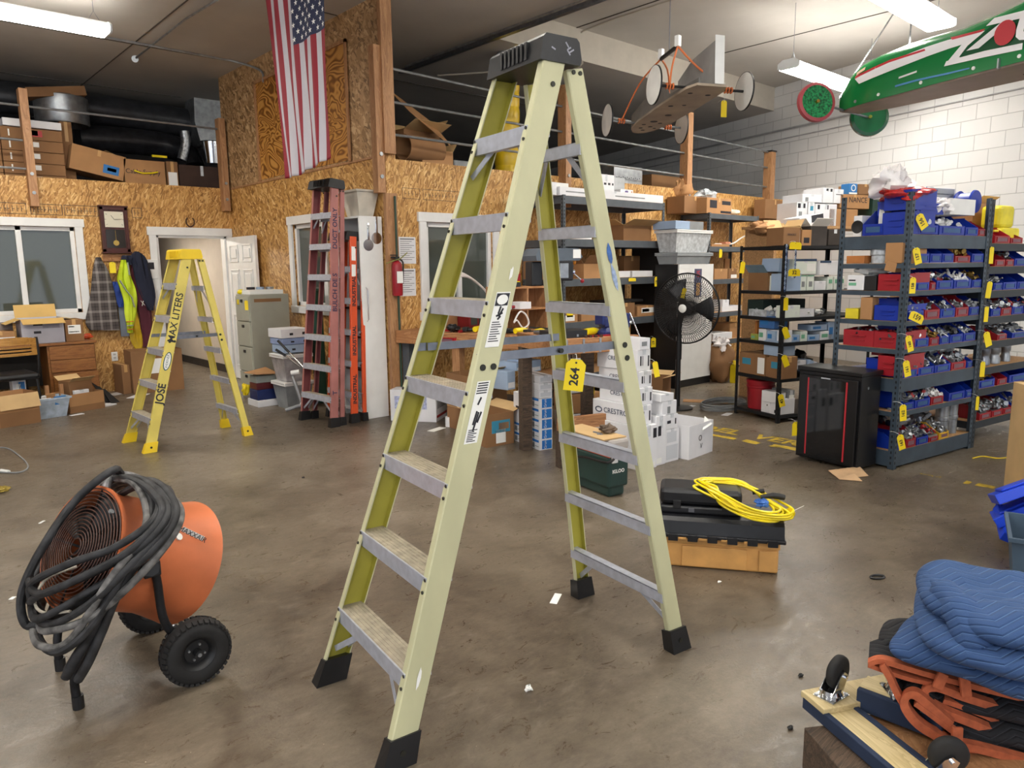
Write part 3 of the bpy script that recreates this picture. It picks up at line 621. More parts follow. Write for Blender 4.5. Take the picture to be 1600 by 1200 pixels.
def rack(name, label, loc, rz, W, D_, H, shelves, pm, dm, pw=.04, holes=True, beam=.07, grp=None, mid=False):
    t = thing(name, label, 'shelving', loc, rz, grp); hm = mat('slot_dark', '15171a', .8, var=0)
    for (x, y, sx, sy) in ((0, 0, 1, 1), (W, 0, -1, 1), (0, D_, 1, -1), (W, D_, -1, -1)):
        s = MB(); xa, xb = sorted((x, x+sx*pw)); ya, yb = sorted((y, y+sy*pw)); k = .003
        xc, xd = sorted((x, x+sx*k)); yc, yd = sorted((y, y+sy*k)); s.box(xa, xb, yc, yd, 0, H).box(xc, xd, ya, yb, 0, H); s.box(xa, xb, ya, yb, 0, .006)
        if holes:
            s.m(1); z = .04
            while z < H-.02:
                if y == 0: s.box((xa+xb)/2-.006, (xa+xb)/2+.006, -.0008, 0, z, z+.02)
                if x == 0: s.box(-.0008, 0, (ya+yb)/2-.006, (ya+yb)/2+.006, z, z+.02)
                z += .042
        s.build('post', [pm, hm], t)
    for sh in shelves:
        z, bh = sh if isinstance(sh, tuple) else (sh, beam); s = MB()
        s.box(.004, W-.004, .004, .024, z-bh, z).box(.004, W-.004, D_-.024, D_-.004, z-bh, z).box(.004, .024, .02, D_-.02, z-bh, z).box(W-.024, W-.004, .02, D_-.02, z-bh, z)
        s.m(1).box(.012, W-.012, .012, D_-.012, z-.012, z+.002); s.build('shelf', [pm, dm], t)
    return t
def ytag(label, p, w_, h_, txt='', yaw=0., roll=0., face=None, bend=0.):
    """yellow lot tag; p = centre of the card; yaw turns the card, roll swings it on its string"""
    t = thing('lot_tag', label, 'tag', p, 0, 'yellow lot tags'); t.rotation_euler = Matrix.Rotation(yaw, 3, 'Z').to_euler()
    t.rotation_euler = (Matrix.Rotation(yaw, 3, 'Z') @ Matrix.Rotation(roll, 3, 'Y')).to_euler()
    c = min(w_, h_)*.25; a, b = w_/2, h_/2
    MB().prism([(-a, -b), (a, -b), (a, b-c), (a-c, b), (-a+c, b), (-a, b-c)], -.0015, 0).build('card', YTAG, t)
    MB().cyl((0, -.0022, b-c*.7), (0, -.001, b-c*.7), min(c*.22, .006), n=8).build('eyelet', INK, t)
    MB().tube([(0, -.001, b-c*.7), (0, .012, b+.006), (0, .06, b+.012), (0, .10, b+.004)], .0012, 4, sm=2).build('string', LABEL, t)
    if txt: 
        if h_ > w_: text(t, txt, w_*.75 if len(txt) < 3 else w_*.62, (0, -.0018, -.05*h_), (0, 0, 1), (-1, 0, 0), INK, 'handwriting', .0006, .001)
        else: text(t, txt, h_*.75, (0, -.0018, 0), (1, 0, 0), (0, 0, 1), INK, 'handwriting', .0006, .001)
    return t
def tagpx(label, cx, cy, wpx, hpx, dist, txt='', roll=0., yaw=-.5):
    if isinstance(dist, tuple): dist = (PL(cx, cy, *dist)-O).dot(FW)-.05
    p = D(cx, cy, dist); return ytag(label, p, wpx*dist/F, hpx*dist/F, txt, yaw, roll)
# ================================================================== blue-grey post rack with the parts bins
RA = math.radians(-9.); R1 = Vector((5.80, 2.10, 0)); ex1, ey1 = fr(RA); W1 = 1.19; D1 = .56
Z1 = [1.775, 1.565, 1.36, 1.135, .925, .70, .445, .14]; BH = [.10, .035, .035, .035, .035, .10, .035, .12]
rack('post_rack', 'blue-grey slotted post rack holding rows of blue and red bins', R1, RA, W1, D1, 2.08, list(zip(Z1, BH)), RACKB, PARTBOARD, .045)
R2 = R1+ex1*(W1+.005); Z2 = [1.72, 1.53, 1.33, 1.11, .90, .68, .50, .22]
rack('post_rack', 'dark slotted post rack at the right edge, cut by the frame', R2, RA, 1.19, D1, 2.07, [(z, .06) for z in Z2], mat('rack_dark', '31383f', .5, .3), PARTBOARD, .045)
def X1(px, z): return tcol(R1+Vector((0, 0, z)), ex1, px)
SHN = ['top', 'second', 'third', 'fourth', 'fifth', 'sixth', 'seventh', 'lowest']
def row(si, z, items, R=R1, ex=ex1, rn='blue-grey rack', y=.01, D_=.30, names=SHN, tier=''):
    ey = Vector((-ex.y, ex.x, 0)); cnt = {}
    for it in items:
        x0, x1, h, col = it[:4]; fill = it[4] if len(it) > 4 else 'metal'; dy = it[5] if len(it) > 5 else 0
        base = R+Vector((0, 0, z+.004)); a, b = tcol(base, ex, x0), tcol(base, ex, x1); a = max(a, .05); b = min(b, 1.15)
        cnt[col] = cnt.get(col, 0)+1; n_ = cnt[col]
        tot = sum(1 for q in items if q[3] == col)
        wh = ('only %s bin' % col) if tot == 1 else '%s %s bin from left' % (ORD[n_-1], col)
        parts_bin('%s, %s shelf, %s' % (wh, names[si], rn), base+ex*a+ey*(y+dy), RA, b-a-.006, D_, h, col, fill, seed=int(x0*7+si*13))
row(0, Z1[0], [(1436, 1468, .15, 'blue', 'metal'), (1469, 1509, .15, 'blue', 'white'), (1510, 1530, .14, 'blue', None), (1530, 1541, .12, 'red', None)])
row(1, Z1[1], [(1434, 1454, .15, 'blue', None), (1455, 1473, .15, 'blue', None), (1474, 1492, .15, 'blue', None), (1494, 1518, .11, 'red', 'brass'), (1520, 1543, .15, 'blue', None)])
row(2, Z1[2], [(1432, 1454, .13, 'blue', None), (1455, 1464, .12, 'red', 'metal'), (1465, 1491, .15, 'blue', 'mix'), (1492, 1519, .15, 'blue', 'white'), (1520, 1537, .14, 'blue', 'brass')])
row(3, Z1[3], [(1422, 1445, .16, 'blue', 'metal'), (1446, 1470, .16, 'red', 'metal'), (1471, 1494, .16, 'blue', 'metal'), (1495, 1515, .16, 'red', 'metal'), (1516, 1532, .15, 'blue', 'metal')])
row(4, Z1[4], [(1421, 1431, .12, 'red', 'mix'), (1431, 1453, .15, 'blue', 'metal'), (1454, 1469, .14, 'red', 'brass'), (1470, 1485, .15, 'blue', 'metal'), (1486, 1506, .15, 'blue', 'mix'), (1507, 1526, .15, 'blue', 'metal')])
row(5, Z1[5], [(1413, 1435, .13, 'blue', 'metal'), (1436, 1461, .14, 'blue', 'metal'), (1462, 1487, .14, 'blue', 'metal'), (1488, 1511, .14, 'red', 'metal'), (1512, 1521, .12, 'blue', 'metal')])
row(6, Z1[6], [(1414, 1430, .13, 'blue', 'metal'), (1431, 1455, .14, 'blue', 'mix'), (1456, 1476, .14, 'red', 'white'), (1484, 1509, .15, 'blue', None), (1510, 1520, .15, 'blue', None)])
row(7, Z1[7], [(1402, 1416, .12, 'blue', None), (1417, 1433, .15, 'red', 'metal'), (1434, 1452, .13, 'blue', 'metal'), (1453, 1468, .08, 'red', 'mix'), (1469, 1484, .12, 'yellow', 'metal')])
# second tier of red and metal on the sixth shelf
for k, (px, c, r) in enumerate(((1424, 'r', 0), (1438, 'm', .03), (1452, 'm', .03), (1466, 'm', .035), (1480, 'm', .03), (1494, 'm', .034), (1509, 'm', .034))):
    b = R1+Vector((0, 0, Z1[5]+.15)); a = tcol(b, ex1, px)
    if c == 'r': parts_bin('small red bin stacked above the sixth shelf beside the corner post', b+ex1*a+ey1*.12, RA, .10, .2, .09, 'red', 'metal', seed=9)
    else: one('pipe_fitting', '%s of the big round metal fittings piled above the sixth shelf, counted from the left' % ORD[k-1], 'fitting', MB().tube([(-.03, 0, 0), (-.01, 0, 0), (-.01, 0, 0), (.012, 0, 0), (.012, 0, 0), (.035, .01, .01)], [r*.7, r*.7, r, r, r*.72, r*.72], 14), GALV, b+ex1*a+ey1*(.13)+Vector((0, 0, .012)), .4+k, 'big fittings piled on the bins', True)
# things above the top shelf
def on1(px, ytop, z, y=.02, dx=0): 
    b = R1+Vector((0, 0, z)); return b+ex1*(tcol(b, ex1, px)+dx)+ey1*y
BAGW = mat('plastic_bag', 'f2eeee', .35, var=.04, scale=20, bump=.25); BAGR = mat('bag_red', 'd23a36', .3, var=.2, scale=40, bump=.5); CLEARP = mat('clear_plastic', 'b9c0c6', .15, var=.2, scale=25)
def crumple(s, c, rx, ry, rz, seed, amp=.3, spikes=4):
    rnd = random.Random(seed); s.blob(c, rx, ry, rz, seed, amp, 12)
    for i in range(spikes):
        a = rnd.uniform(0, 6.28); d = Vector((math.cos(a)*rx, math.sin(a)*ry, rz*rnd.uniform(.3, 1.2))); p = Vector(c)+d*.5
        M = Matrix.Rotation(rnd.uniform(0, 3), 4, 'Z'); s.blob(Vector(c)+d*.55, rx*rnd.uniform(.25, .5), ry*rnd.uniform(.2, .45), rz*rnd.uniform(.3, .7), seed+i, amp*1.2, 7, M)
    return s
def bag(label, c, rx, ry, rz, m_, seed=1, amp=.2, spikes=5, grp=None, name='plastic_bag', cat='bag'):
    s = crumple(MB(), (0, 0, rz*.9), rx, ry, rz, seed, amp, spikes); return one(name, label, cat, s, m_, c, 0, grp, 60)
parts_bin('wide dark blue bin under the red and white bag at the corner post', on1(1436, 0, Z1[0]+.155), RA, .38, .3, .10, 'blue', None, front=.8)
bag('red and white plastic bag slumped over the bins at the corner post', on1(1445, 0, Z1[0]+.25, .14), .24, .16, .05, BAGR, 2, .25)
bag('crumpled white plastic bag, tallest thing on the blue-grey rack', on1(1430, 0, Z1[0]+.30, .2), .15, .12, .09, BAGW, 3, .3, 8)
bag('white bag hanging off the end of the red bag, by the white tray', on1(1478, 0, Z1[0]+.17, .06), .10, .08, .05, BAGW, 4, .3)
carton('white plastic tray resting tilted on the blue bins', on1(1484, 0, Z1[0]+.16, .0), RA, .38, .26, .12, WHITE, opened=1.4, name='plastic_tray', cat='tray', inside=WHITE, flaps=(0, 0, 0, 0))
s = MB()
for k in range(5): s.bar((.2+k*.03, -.003, .03), (.235+k*.03, -.003, .1), .012, .004, (0, 1, 0))
o = s.build('vent_slots', INK); o.location = on1(1484, 0, Z1[0]+.16); o.rotation_euler = (0, 0, RA); tag(o, 'row of dark marks on the end of the white tray', 'marks')
bpy.data.objects.remove(o)
one('cable_spool', 'round blue spool beside the white tray, left of the dark post', 'spool', MB().lathe([(0, -.07), (.09, -.07), (.095, -.055), (.075, -.045), (.075, .045), (.095, .055), (.09, .07), (0, .07)], 20, Matrix.Rotation(1.57, 4, 'X')), BLUEBIN, on1(1542, 0, Z1[0]+.28, .15), RA, None, True)
c_ = on1(1482, 0, Z1[0]+.315, .32); carton('flat box with a bright blue end, lying highest at the right of the rack', c_, RA-.1, .62, .3, .085, PAPER, [('F', .02, .36, .12, .9, BLUEP), ('F', .42, .98, .1, .92, mat('box_grey', '9a9ea4', .6, var=.05)), ('F', .55, .95, .35, .45, INK), ('F', .38, .4, 0, 1, BLUEP)])
carton('brown carton under the blue-ended box, half behind the dark post', on1(1520, 0, Z1[0]+.005, .25), RA, .36, .3, .30, CARD)
bag('translucent bag with a roll in it against the block wall', on1(1520, 0, Z1[0]+.34, .62), .16, .12, .1, BAGW, 7, .2)
# the end face of the rack (turned to the boxes)
def XL(px, z): return tcol(R1+Vector((0, 0, z)), ey1, px)
def end_item(px0, px1, z): # px0 left (far) .. px1 right (near) on the end face
    a, b = XL(px1, z), XL(px0, z); return R1+Vector((0, 0, z))+ey1*max(a, .01)-Vector((0, 0, 0)), max(a, .01), b-a
# bins here face the open end: their front looks along -ex1
def end_bin(label, px0, px1, z, h, col, fill=None, front=.95, depth=.34, dx=.0):
    b, a, w_ = end_item(px0, px1, z); return parts_bin(label, b+ey1*w_+ex1*(.01+dx), RA-math.pi/2, w_, depth, h, col, fill, front=front, seed=int(px0))
end_bin('small blue hopper bin full of tape rolls on the top shelf, left end', 1346, 1379, Z1[0]+.004, .19, 'blue', None, .45, .4)
end_bin('tall blue tub, lower of two stacked beside the corner post', 1381, 1425, Z1[0]+.004, .17, 'blue')
end_bin('tall blue tub, upper of two stacked beside the corner post', 1383, 1426, Z1[0]+.18, .15, 'blue')
for k, (px, r) in enumerate(((1357, .085), (1366, .085))):
    b, a, w_ = end_item(px, px+4, Z1[0]+.02); one('tape_roll', '%s roll of tape standing in the blue hopper bin' % ('grey' if k else 'white'), 'tape', MB().lathe([(.04, -.018), (r, -.018), (r, .018), (.04, .018)], 24, Matrix.Rotation(1.57, 4, 'X') if 0 else Matrix.Rotation(1.57, 4, 'X'), True), (GALV if k else LABEL), b+ex1*.13+Vector((0, 0, .1)), RA+.5+.1*k, 'tape rolls in the hopper bin', True)
b, a, w_ = end_item(1330, 1343, Z1[0]); carton('small white box with a black speaker cone on the rack top shelf', b+Vector((0, 0, .004)), RA, .15, w_, .16, PAPER, tape=False, name='speaker_box').location = b+ex1*.02
one('speaker_cone', 'round black speaker cone printed on the small white box', 'speaker', MB().lathe([(0, .0), (.05, .0), (.045, .006), (.02, .002), (0, .002)], 20, Matrix.Rotation(-1.57, 4, 'Y')), BLACK, b+ex1*.017+ey1*w_*.5+Vector((0, 0, .075)), RA, None, True)
b, a, w_ = end_item(1382, 1413, Z1[1]); carton('plain tan box on the second shelf end, beside the spools', b+Vector((0, 0, .004)), RA, .3, w_, .15, CARD)
b, a, w_ = end_item(1354, 1378, Z1[1]); one('cable_spool', 'clear and red spool of wire on the second shelf end', 'spool', MB().lathe([(0, 0), (.075, 0), (.075, .06), (.085, .065), (.085, .1), (.07, .14), (0, .14)], 20), [CLEARP], b+ex1*.1+ey1*w_*.5+Vector((0, 0, .004)), 0, None, True)
b, a, w_ = end_item(1322, 1350, Z1[1]); carton('long orange-brown veneer box lying on the second shelf', b+Vector((0, 0, .004)), RA, .4, w_, .06, mat('veneer_orange', 'b8743a', .5), tape=False)
end_bin('red tub on the third shelf end', 1370, 1412, Z1[2]+.004, .13, 'red')
b, a, w_ = end_item(1350, 1368, Z1[2]); carton('black box between the white carton and the red tub', b+Vector((0, 0, .004)), RA, .3, w_, .11, BLACK, tape=False)
b, a, w_ = end_item(1323, 1349, Z1[2]); carton('small white carton with grey print on the third shelf end', b+Vector((0, 0, .004)), RA, .3, w_, .115, PAPER, [('L', .1, .55, .3, .5, GREENP), ('L', .1, .5, .6, .7, INK)])
b, a, w_ = end_item(1332, 1362, Z1[2]+.125); bag('heap of white cable coils on the third shelf end', b+ex1*.15+ey1*w_*.5, .1, .09, .04, WHITE, 21, .35, 7)
b, a, w_ = end_item(1378, 1398, Z1[2]+.14); carton('small tan box tipped on top of the red tub', b, RA+.3, .14, w_*.8, .07, CARD, rot=(.2, 0, RA+.2))
end_bin('large blue tub on the fourth shelf end', 1364, 1407, Z1[3]+.004, .12, 'blue')
b, a, w_ = end_item(1343, 1361, Z1[3]); carton('upright tan carton left of the blue tub', b+Vector((0, 0, .004)), RA, .2, w_, .17, CARD)
b, a, w_ = end_item(1320, 1340, Z1[3]); carton('small yellow box on the fourth shelf end', b+Vector((0, 0, .004)), RA, .2, w_, .08, mat('yellow_box', 'e3cf2c', .5), tape=False)
end_bin('red tub at the left on the fifth shelf end', 1316, 1363, Z1[4]+.004, .13, 'red', 'mix')
end_bin('red tub at the corner post on the fifth shelf end', 1365, 1408, Z1[4]+.004, .13, 'red', 'mix')
end_bin('red tub half hidden behind the black server cabinet', 1370, 1404, Z1[5]+.02, .16, 'red')
b, a, w_ = end_item(1312, 1370, Z1[5]); carton('flat blue lid on the sixth shelf end above the server cabinet', b+Vector((0, 0, .0)), RA, .4, w_, .04, BLUEBIN, tape=False, name='tub_lid', cat='lid')
# neighbour rack contents
def row2(si, items):
    z = Z2[si]; row(si, z, items, R2, ex1, 'dark edge rack')
row2(0, [(1556, 1580, .13, 'red', None), (1581, 1600, .1, 'red', None)])
row2(1, [(1556, 1572, .12, 'red', None), (1573, 1586, .12, 'red', 'mix'), (1587, 1605, .14, 'blue', None)])
row2(2, [(1554, 1568, .13, 'blue', 'metal'), (1569, 1590, .14, 'blue', None), (1591, 1610, .14, 'blue', None)])
row2(3, [(1550, 1565, .14, 'blue', 'metal'), (1566, 1582, .14, 'red', 'metal'), (1583, 1600, .15, 'blue', 'mix'), (1601, 1615, .15, 'blue', 'mix')])
row2(4, [(1560, 1575, .10, 'red', 'metal'), (1583, 1605, .10, 'blue', 'metal')])
for k, (px, w_) in enumerate(((1551, .05), (1566, .055), (1585, .04))):
    b = R2+Vector((0, 0, Z2[5]+.004)); a = tcol(b, ex1, px); one('steel_can', '%s ribbed metal can on the sixth shelf of the dark rack' % ('dark', 'shiny', 'small')[k], 'can', MB().lathe([(0, 0), (w_, 0), (w_, .05), (w_*.85, .06), (w_*.85, .09), (w_, .1), (w_, .14), (0, .14)], 18), (STEEL, GALV, GALV)[k], b+ex1*(a+.05)+ey1*.1, 0, 'metal cans on the dark rack', True)
row2(6, [(1530, 1556, .15, 'blue', 'brass'), (1560, 1575, .12, 'red', None), (1578, 1612, .15, 'blue', None)])
row2(7, [(1532, 1550, .12, 'red', 'metal'), (1551, 1568, .12, 'red', 'metal'), (1569, 1583, .12, 'red', 'metal'), (1584, 1600, .15, 'blue', 'metal')])
b = R2+Vector((0, 0, Z2[0]+.01)); a = tcol(b, ex1, 1583)
one('power_tool_case', 'bright yellow plastic case at the right edge, on the dark rack', 'case', MB().box(0, .3, 0, .25, 0, .13, .02).box(-.12, .05, .02, .06, .09, .11, .005).box(.0, .25, .03, .2, .13, .32, .03), mat('case_yellow', 'e8d82a', .4), b+ex1*a+ey1*.08, RA)
carton('open tan carton with a slanting flap above the yellow case', b+ex1*(a+.02)+ey1*.35+Vector((0, 0, .002)), RA, .3, .2, .36, CARD, opened=.6, flaps=(1, 0, 1, 0))
for k, px in enumerate((1484, 1498)):
    b = R1+Vector((0, 0, Z1[7]+.004)); a = tcol(b, ex1, px); one('conduit_coupling', 'upright galvanised coupling, %s of the pair by the lowest bins' % ('left' if k == 0 else 'right'), 'coupling', MB().lathe([(.045, 0), (.05, .0), (.05, .12), (.055, .125), (.055, .15), (.05, .155), (.05, .27), (.045, .27)], 18, closed=True), GALV, b+ex1*(a+.05)+ey1*.1, 0, 'galvanised couplings on the lowest shelf', True)
rnd = random.Random(4)
s = MB()
for k in range(46):
    c = Vector((rnd.uniform(.05, .62), rnd.uniform(.06, .26), .17+rnd.uniform(0, .11))); d = Vector((rnd.uniform(-1, 1), rnd.uniform(-.6, .6), rnd.uniform(-.8, .8))).normalized(); r = rnd.uniform(.012, .024)
    s.m(rnd.choice((0, 0, 1))); s.tube([c-d*.04, c-d*.01, c-d*.01, c+d*.04], [r, r, r*1.3, r*1.3], 8)
o = one('conduit_elbows', 'dark heap of conduit elbows and couplings over the lowest bins', 'fittings', s, [STEEL, BLACK], R1+ex1*.02+Vector((0, 0, Z1[7])), RA, None, True, 'stuff')
one('foam_roll', 'pale cream foam roll lying over the lowest bins', 'roll', MB().tube([(0, 0, 0), (.22, 0, 0)], .045, 14), mat('foam_cream', 'd9cdb2', .8), R1+ex1*.16+ey1*.15+Vector((0, 0, Z1[7]+.225)), RA, None, True)
s = MB().tube([G(1520, 716, .006), G(1536, 713, .006), G(1560, 716, .006), G(1580, 713, .006), G(1586, 705, .006), G(1583, 695, .1), G(1579, 690, .22)], .005, 6, sm=6)
one('yellow_wire', 'thin yellow wire looping on the floor below the dark rack', 'wire', s, YTAG, sm=True)
# tags on the blue-grey rack
for k, (cx, cy, w_, h_, tx, ro, dd) in enumerate(((1440, 346, 15, 25, '156', -.6, 0), (1433, 400, 13, 26, '157', -.3, 0), (1426, 446, 11, 25, '158', 0, 0), (1432, 496, 27, 14, '159', .4, 0), (1421, 537, 11, 26, '160', -.3, 0), (1417, 576, 12, 26, '161', -.25, 0), (1411, 645, 12, 26, '162', -.1, 0), (1408, 691, 12, 25, '163', -.3, 0))):
    q = R1+ex1*.02-ey1*.02; n_ = -(q.x*RT.x+q.y*RT.y); dd = (Vector((q.x, q.y, 1.2))-O).dot(FW)
    tagpx('yellow tag numbered %s, %s down the corner post of the bin rack' % (tx, ORD[k]), cx, cy, w_, h_, dd-.05, tx, ro)
for k, (cx, cy, w_, h_, ro) in enumerate(((1549, 399, 8, 26, 0), (1545, 453, 10, 26, .1), (1541, 491, 8, 24, 0), (1543, 530, 12, 24, -.35), (1535, 577, 9, 24, 0), (1527, 630, 6, 22, 0))):
    q = R2; dd = (Vector((q.x, q.y, 1.2))-O).dot(FW); tx = str(164+k)
    tagpx('yellow tag on the dark post, %s from the top' % ORD[k], cx, cy, w_, h_, dd-.06, '', ro)
tagpx('yellow tag on the bin shelf above the white carton', 1368, 415, 9, 16, 6.0, '', .15); tagpx('yellow tag standing on the green box below the block wall', 1398, 291, 12, 20, 6.1, '', .15)
# ================================================================== black wire-post rack (corner towards the camera)
RB = math.radians(-17.); B0 = Vector((6.735, 3.55, 0)); exb, eyb = fr(RB); WB = 1.25; DB = .62
ZB = [1.745, 1.305, 1.045, .80, .44, .075]
rack('wire_post_rack', 'black slotted rack crowded with small boxes, open corner towards the floor', B0, RB, WB, DB, 1.76, [(z, .03) for z in ZB], RACKK, RACKK, .035)
def pB(face, px, z, ins=.02):
    b = B0+Vector((0, 0, z+.004)); d = exb if face == 'F' else eyb; o_ = eyb if face == 'F' else exb; return b+d*tcol(b, d, px)+o_*ins, tcol(b, d, px)
LAYN = ['top', 'second', 'third', 'fourth', 'fifth', 'lowest']
def bbox(face, si, px0, px1, h, m_, lab, dz=0., depth=.22, ins=.02, **kw):
    z = ZB[si]+dz
    if face == 'F': p, a = pB('F', px0, z, ins); _, b = pB('F', px1, z, ins); return carton(lab, p, RB, max(b-a-.004, .02), depth, h, m_, **kw)
    p, a = pB('L', px1, z, ins); _, b = pB('L', px0, z, ins); return carton(lab, p, RB, depth, max(b-a-.004, .02), h, m_, **kw)
LBLUE = mat('pale_blue_card', '9fb4cf', .6, var=.04); GREY = mat('grey_card', '8b8e90', .6); WG = mat('white_green_card', 'dfe6dc', .6, var=.03)
# top
bbox('L', 0, 1199, 1222, .17, PAPER, 'white box with small word print on top of the black rack', txt=[('L', 'orbit', .06, .45, .25, INK)], pr=[('L', .1, .9, .8, .84, BLUEP)])
bbox('F', 0, 1226, 1252, .17, CARD2, 'square brown carton with an orange sheet, right of the word-printed box', txt=[('F', 'FRAGILE', .03, .5, .6, INK)], opened=1.0, flaps=(0, 1, 0, 1))
bbox('F', 0, 1255, 1270, .15, CARD, 'narrow tan carton next to the brown carton on the rack top', pr=[('F', .2, .8, .15, .5, INK)], opened=.9, flaps=(0, 1, 1, 0))
bbox('F', 0, 1272, 1298, .19, mat('dark_grey_box', '4a4440', .6), 'dark box with wire grille on the rack top', ins=.05, opened=.8, flaps=(1, 0, 1, 0), inside=LABEL)
bbox('F', 0, 1300, 1322, .16, mat('box_black_brown', '3a322c', .7), 'black-brown box with a tan lid on the rack top', ins=.05, pr=[('T', 0, 1, 0, 1, CARD)])
bbox('F', 0, 1262, 1300, .07, PAPER, 'white and black packet slanting over the dark box', dz=.20, ins=.1, pr=[('F', .5, 1, 0, 1, INK)], rot=(0, -.15, RB))
bag('brown paper sack sagging behind the word-printed box', pB('F', 1232, ZB[0]+.12, .34)[0], .17, .1, .06, CARD, 12, .25, 3, name='paper_sack')
# second shelf
bbox('L', 1, 1166, 1196, .18, CARD2, 'open brown carton at the left end of the second shelf', opened=.9, flaps=(0, 0, 1, 0), inside=mat('flap_blue', '7d97a6', .6))
bbox('L', 1, 1186, 1214, .13, LBLUE, 'pale blue box leaning on the brown carton', dz=.19, depth=.16, rot=(0, .1, RB))
bbox('L', 1, 1201, 1222, .17, LBLUE, 'pale blue upright box below the leaning one')
for k, (a, b, h, z) in enumerate(((1230, 1241, .15, 0), (1242, 1251, .15, 0), (1252, 1262, .15, 0), (1263, 1274, .15, 0))):
    bbox('F', 1, a, b, h, WG, '%s white box with green edges in the row on the second shelf' % ORD[k], pr=[('F', 0, 1, .94, 1, GREENP), ('F', .25, .75, .25, .6, GREY)], tape=False, grp='white and green boxes')
bbox('F', 1, 1244, 1278, .15, WG, 'white box with dark blue lid stacked on the white and green boxes', dz=.16, pr=[('F', 0, 1, .85, 1, mat('navy_card', '27405f', .6)), ('F', .55, .95, .2, .7, LABEL)])
for k, (a, b) in enumerate(((1295, 1304), (1305, 1312), (1313, 1322))):
    bbox('F', 1, a, b, .13, WG, '%s white-green box left of the blue-grey post on the second shelf' % ORD[k], pr=[('F', .2, .8, .5, .8, GREENP)], tape=False, grp='white and green boxes')
bbox('F', 1, 1283, 1312, .14, PAPER, 'white and grey box stacked beside the blue-grey post', dz=.15, pr=[('F', 0, .6, .85, 1, mat('navy_card', '27405f'))])
bbox('F', 1, 1275, 1293, .09, PAPER, 'low white box between the green-edged boxes')
# third
bbox('L', 2, 1167, 1195, .07, CLEARP, 'clear plastic tray at the left of the third shelf', name='plastic_tray', cat='tray', opened=1.5, flaps=(0, 0, 0, 0), inside=CLEARP)
bbox('L', 2, 1209, 1221, .12, WG, 'upright white and green box at the corner post, third shelf')
bbox('L', 2, 1161, 1180, .09, CARD, 'tan box of white fittings at the far left of the third shelf', ins=.3, dz=.0)
rnd = random.Random(11)
def litter(face, si, px0, px1, n, dz, lab, ms, size=(.02, .05), dep=.3, cat='fittings', nm='loose_fittings'):
    s = MB(); 
    for i in range(n):
        p, a = pB(face, rnd.uniform(px0, px1), ZB[si]+dz, rnd.uniform(.03, dep)); sz = rnd.uniform(*size); M = Matrix.Translation(p+Vector((0, 0, sz*.5+rnd.uniform(0, .04)))) @ Euler((rnd.uniform(-.5, .5), rnd.uniform(-.5, .5), rnd.uniform(0, 3))).to_matrix().to_4x4()
        s.m(rnd.randrange(len(ms))).box(-sz*.7, sz*.7, -sz*.4, sz*.4, -sz*.35, sz*.35, sz*.1, M)
    return one(nm, lab, cat, s, ms, kind='stuff')
litter('F', 2, 1240, 1308, 60, 0, 'heap of white electrical fittings on the third shelf', [PAPER, LABEL, GALV], (.02, .045))
litter('L', 2, 1165, 1205, 14, .02, 'clear bags of parts in the plastic tray, third shelf', [CLEARP, LABEL], (.03, .05))
bbox('F', 2, 1238, 1276, .08, PAPER, 'translucent white tray of parts on the third shelf', ins=.03, opened=1.5, flaps=(0, 0, 0, 0), inside=WHITE, name='plastic_tray', cat='tray')
bbox('F', 2, 1232, 1300, .16, mat('deep_green_box', '1d2e2a', .7), 'long dark box at the back of the third shelf', ins=.35)
# fourth
for k, (f, a, b, h, z, m_, nm) in enumerate((('L', 1182, 1194, .12, 0, PAPER, 'white pack'), ('L', 1183, 1207, .12, .13, mat('mid_blue_card', '3f6fae', .5), 'mid blue carton'), ('L', 1195, 1208, .11, 0, LBLUE, 'pale blue carton'), ('L', 1170, 1181, .06, 0, mat('olive_pack', '9fa84a', .6), 'olive green pack'), ('F', 1226, 1240, .12, 0, PAPER, 'white pack with green edge'), ('F', 1241, 1252, .07, 0, LBLUE, 'small blue pack'), ('F', 1253, 1264, .10, 0, WG, 'white-green pack'), ('F', 1265, 1283, .06, 0, LBLUE, 'flat blue pack'), ('F', 1284, 1303, .09, 0, PAPER, 'long white pack'), ('F', 1270, 1295, .06, .10, LBLUE, 'pale blue pack on top of others'), ('F', 1296, 1308, .18, 0, LBLUE, 'tall blue-grey pack'))):
    bbox(f, 3, a, b, h, m_, '%s on the fourth shelf of the black rack' % nm, dz=z, depth=.18, tape=False, pr=[(f, .1, .6, .3, .7, BLUEP if 'blue' in nm else GREENP)], grp='small packs on the fourth shelf')
bbox('F', 3, 1228, 1280, .19, mat('veneer_orange', 'b8743a'), 'orange-brown board standing behind the packs, fourth shelf', ins=.4, depth=.03, tape=False)
litter('L', 3, 1160, 1180, 12, 0, 'brown paper scraps at the left of the fourth shelf', [CARD, CARD2], (.03, .06))
# fifth: cartons
bbox('L', 4, 1152, 1192, .22, CARD2, 'brown carton with blue printed panel and white label, left of the corner post', pr=[('L', .12, .45, .45, .75, TEAL), ('L', .72, .98, .1, .85, LABEL)], depth=.35)
bbox('L', 4, 1197, 1219, .22, CARD2, 'brown carton with blue panel at the corner post, fifth shelf', pr=[('L', .2, .8, .45, .75, TEAL)], depth=.2)
bbox('F', 4, 1222, 1244, .20, CARD2, 'brown carton with a square white label right of the corner post', pr=[('F', .25, .8, .35, .7, LABEL)], depth=.35)
bbox('L', 4, 1190, 1216, .15, LBLUE, 'blue-grey box sitting on the brown cartons', dz=.225, depth=.2)
bbox('F', 4, 1238, 1262, .09, PAPER, 'white flat box beside the black cloth on the fifth shelf', dz=.08)
bbox('F', 4, 1262, 1280, .14, LBLUE, 'pale blue box tipped against the black cloth', dz=.04, rot=(0, .35, RB))
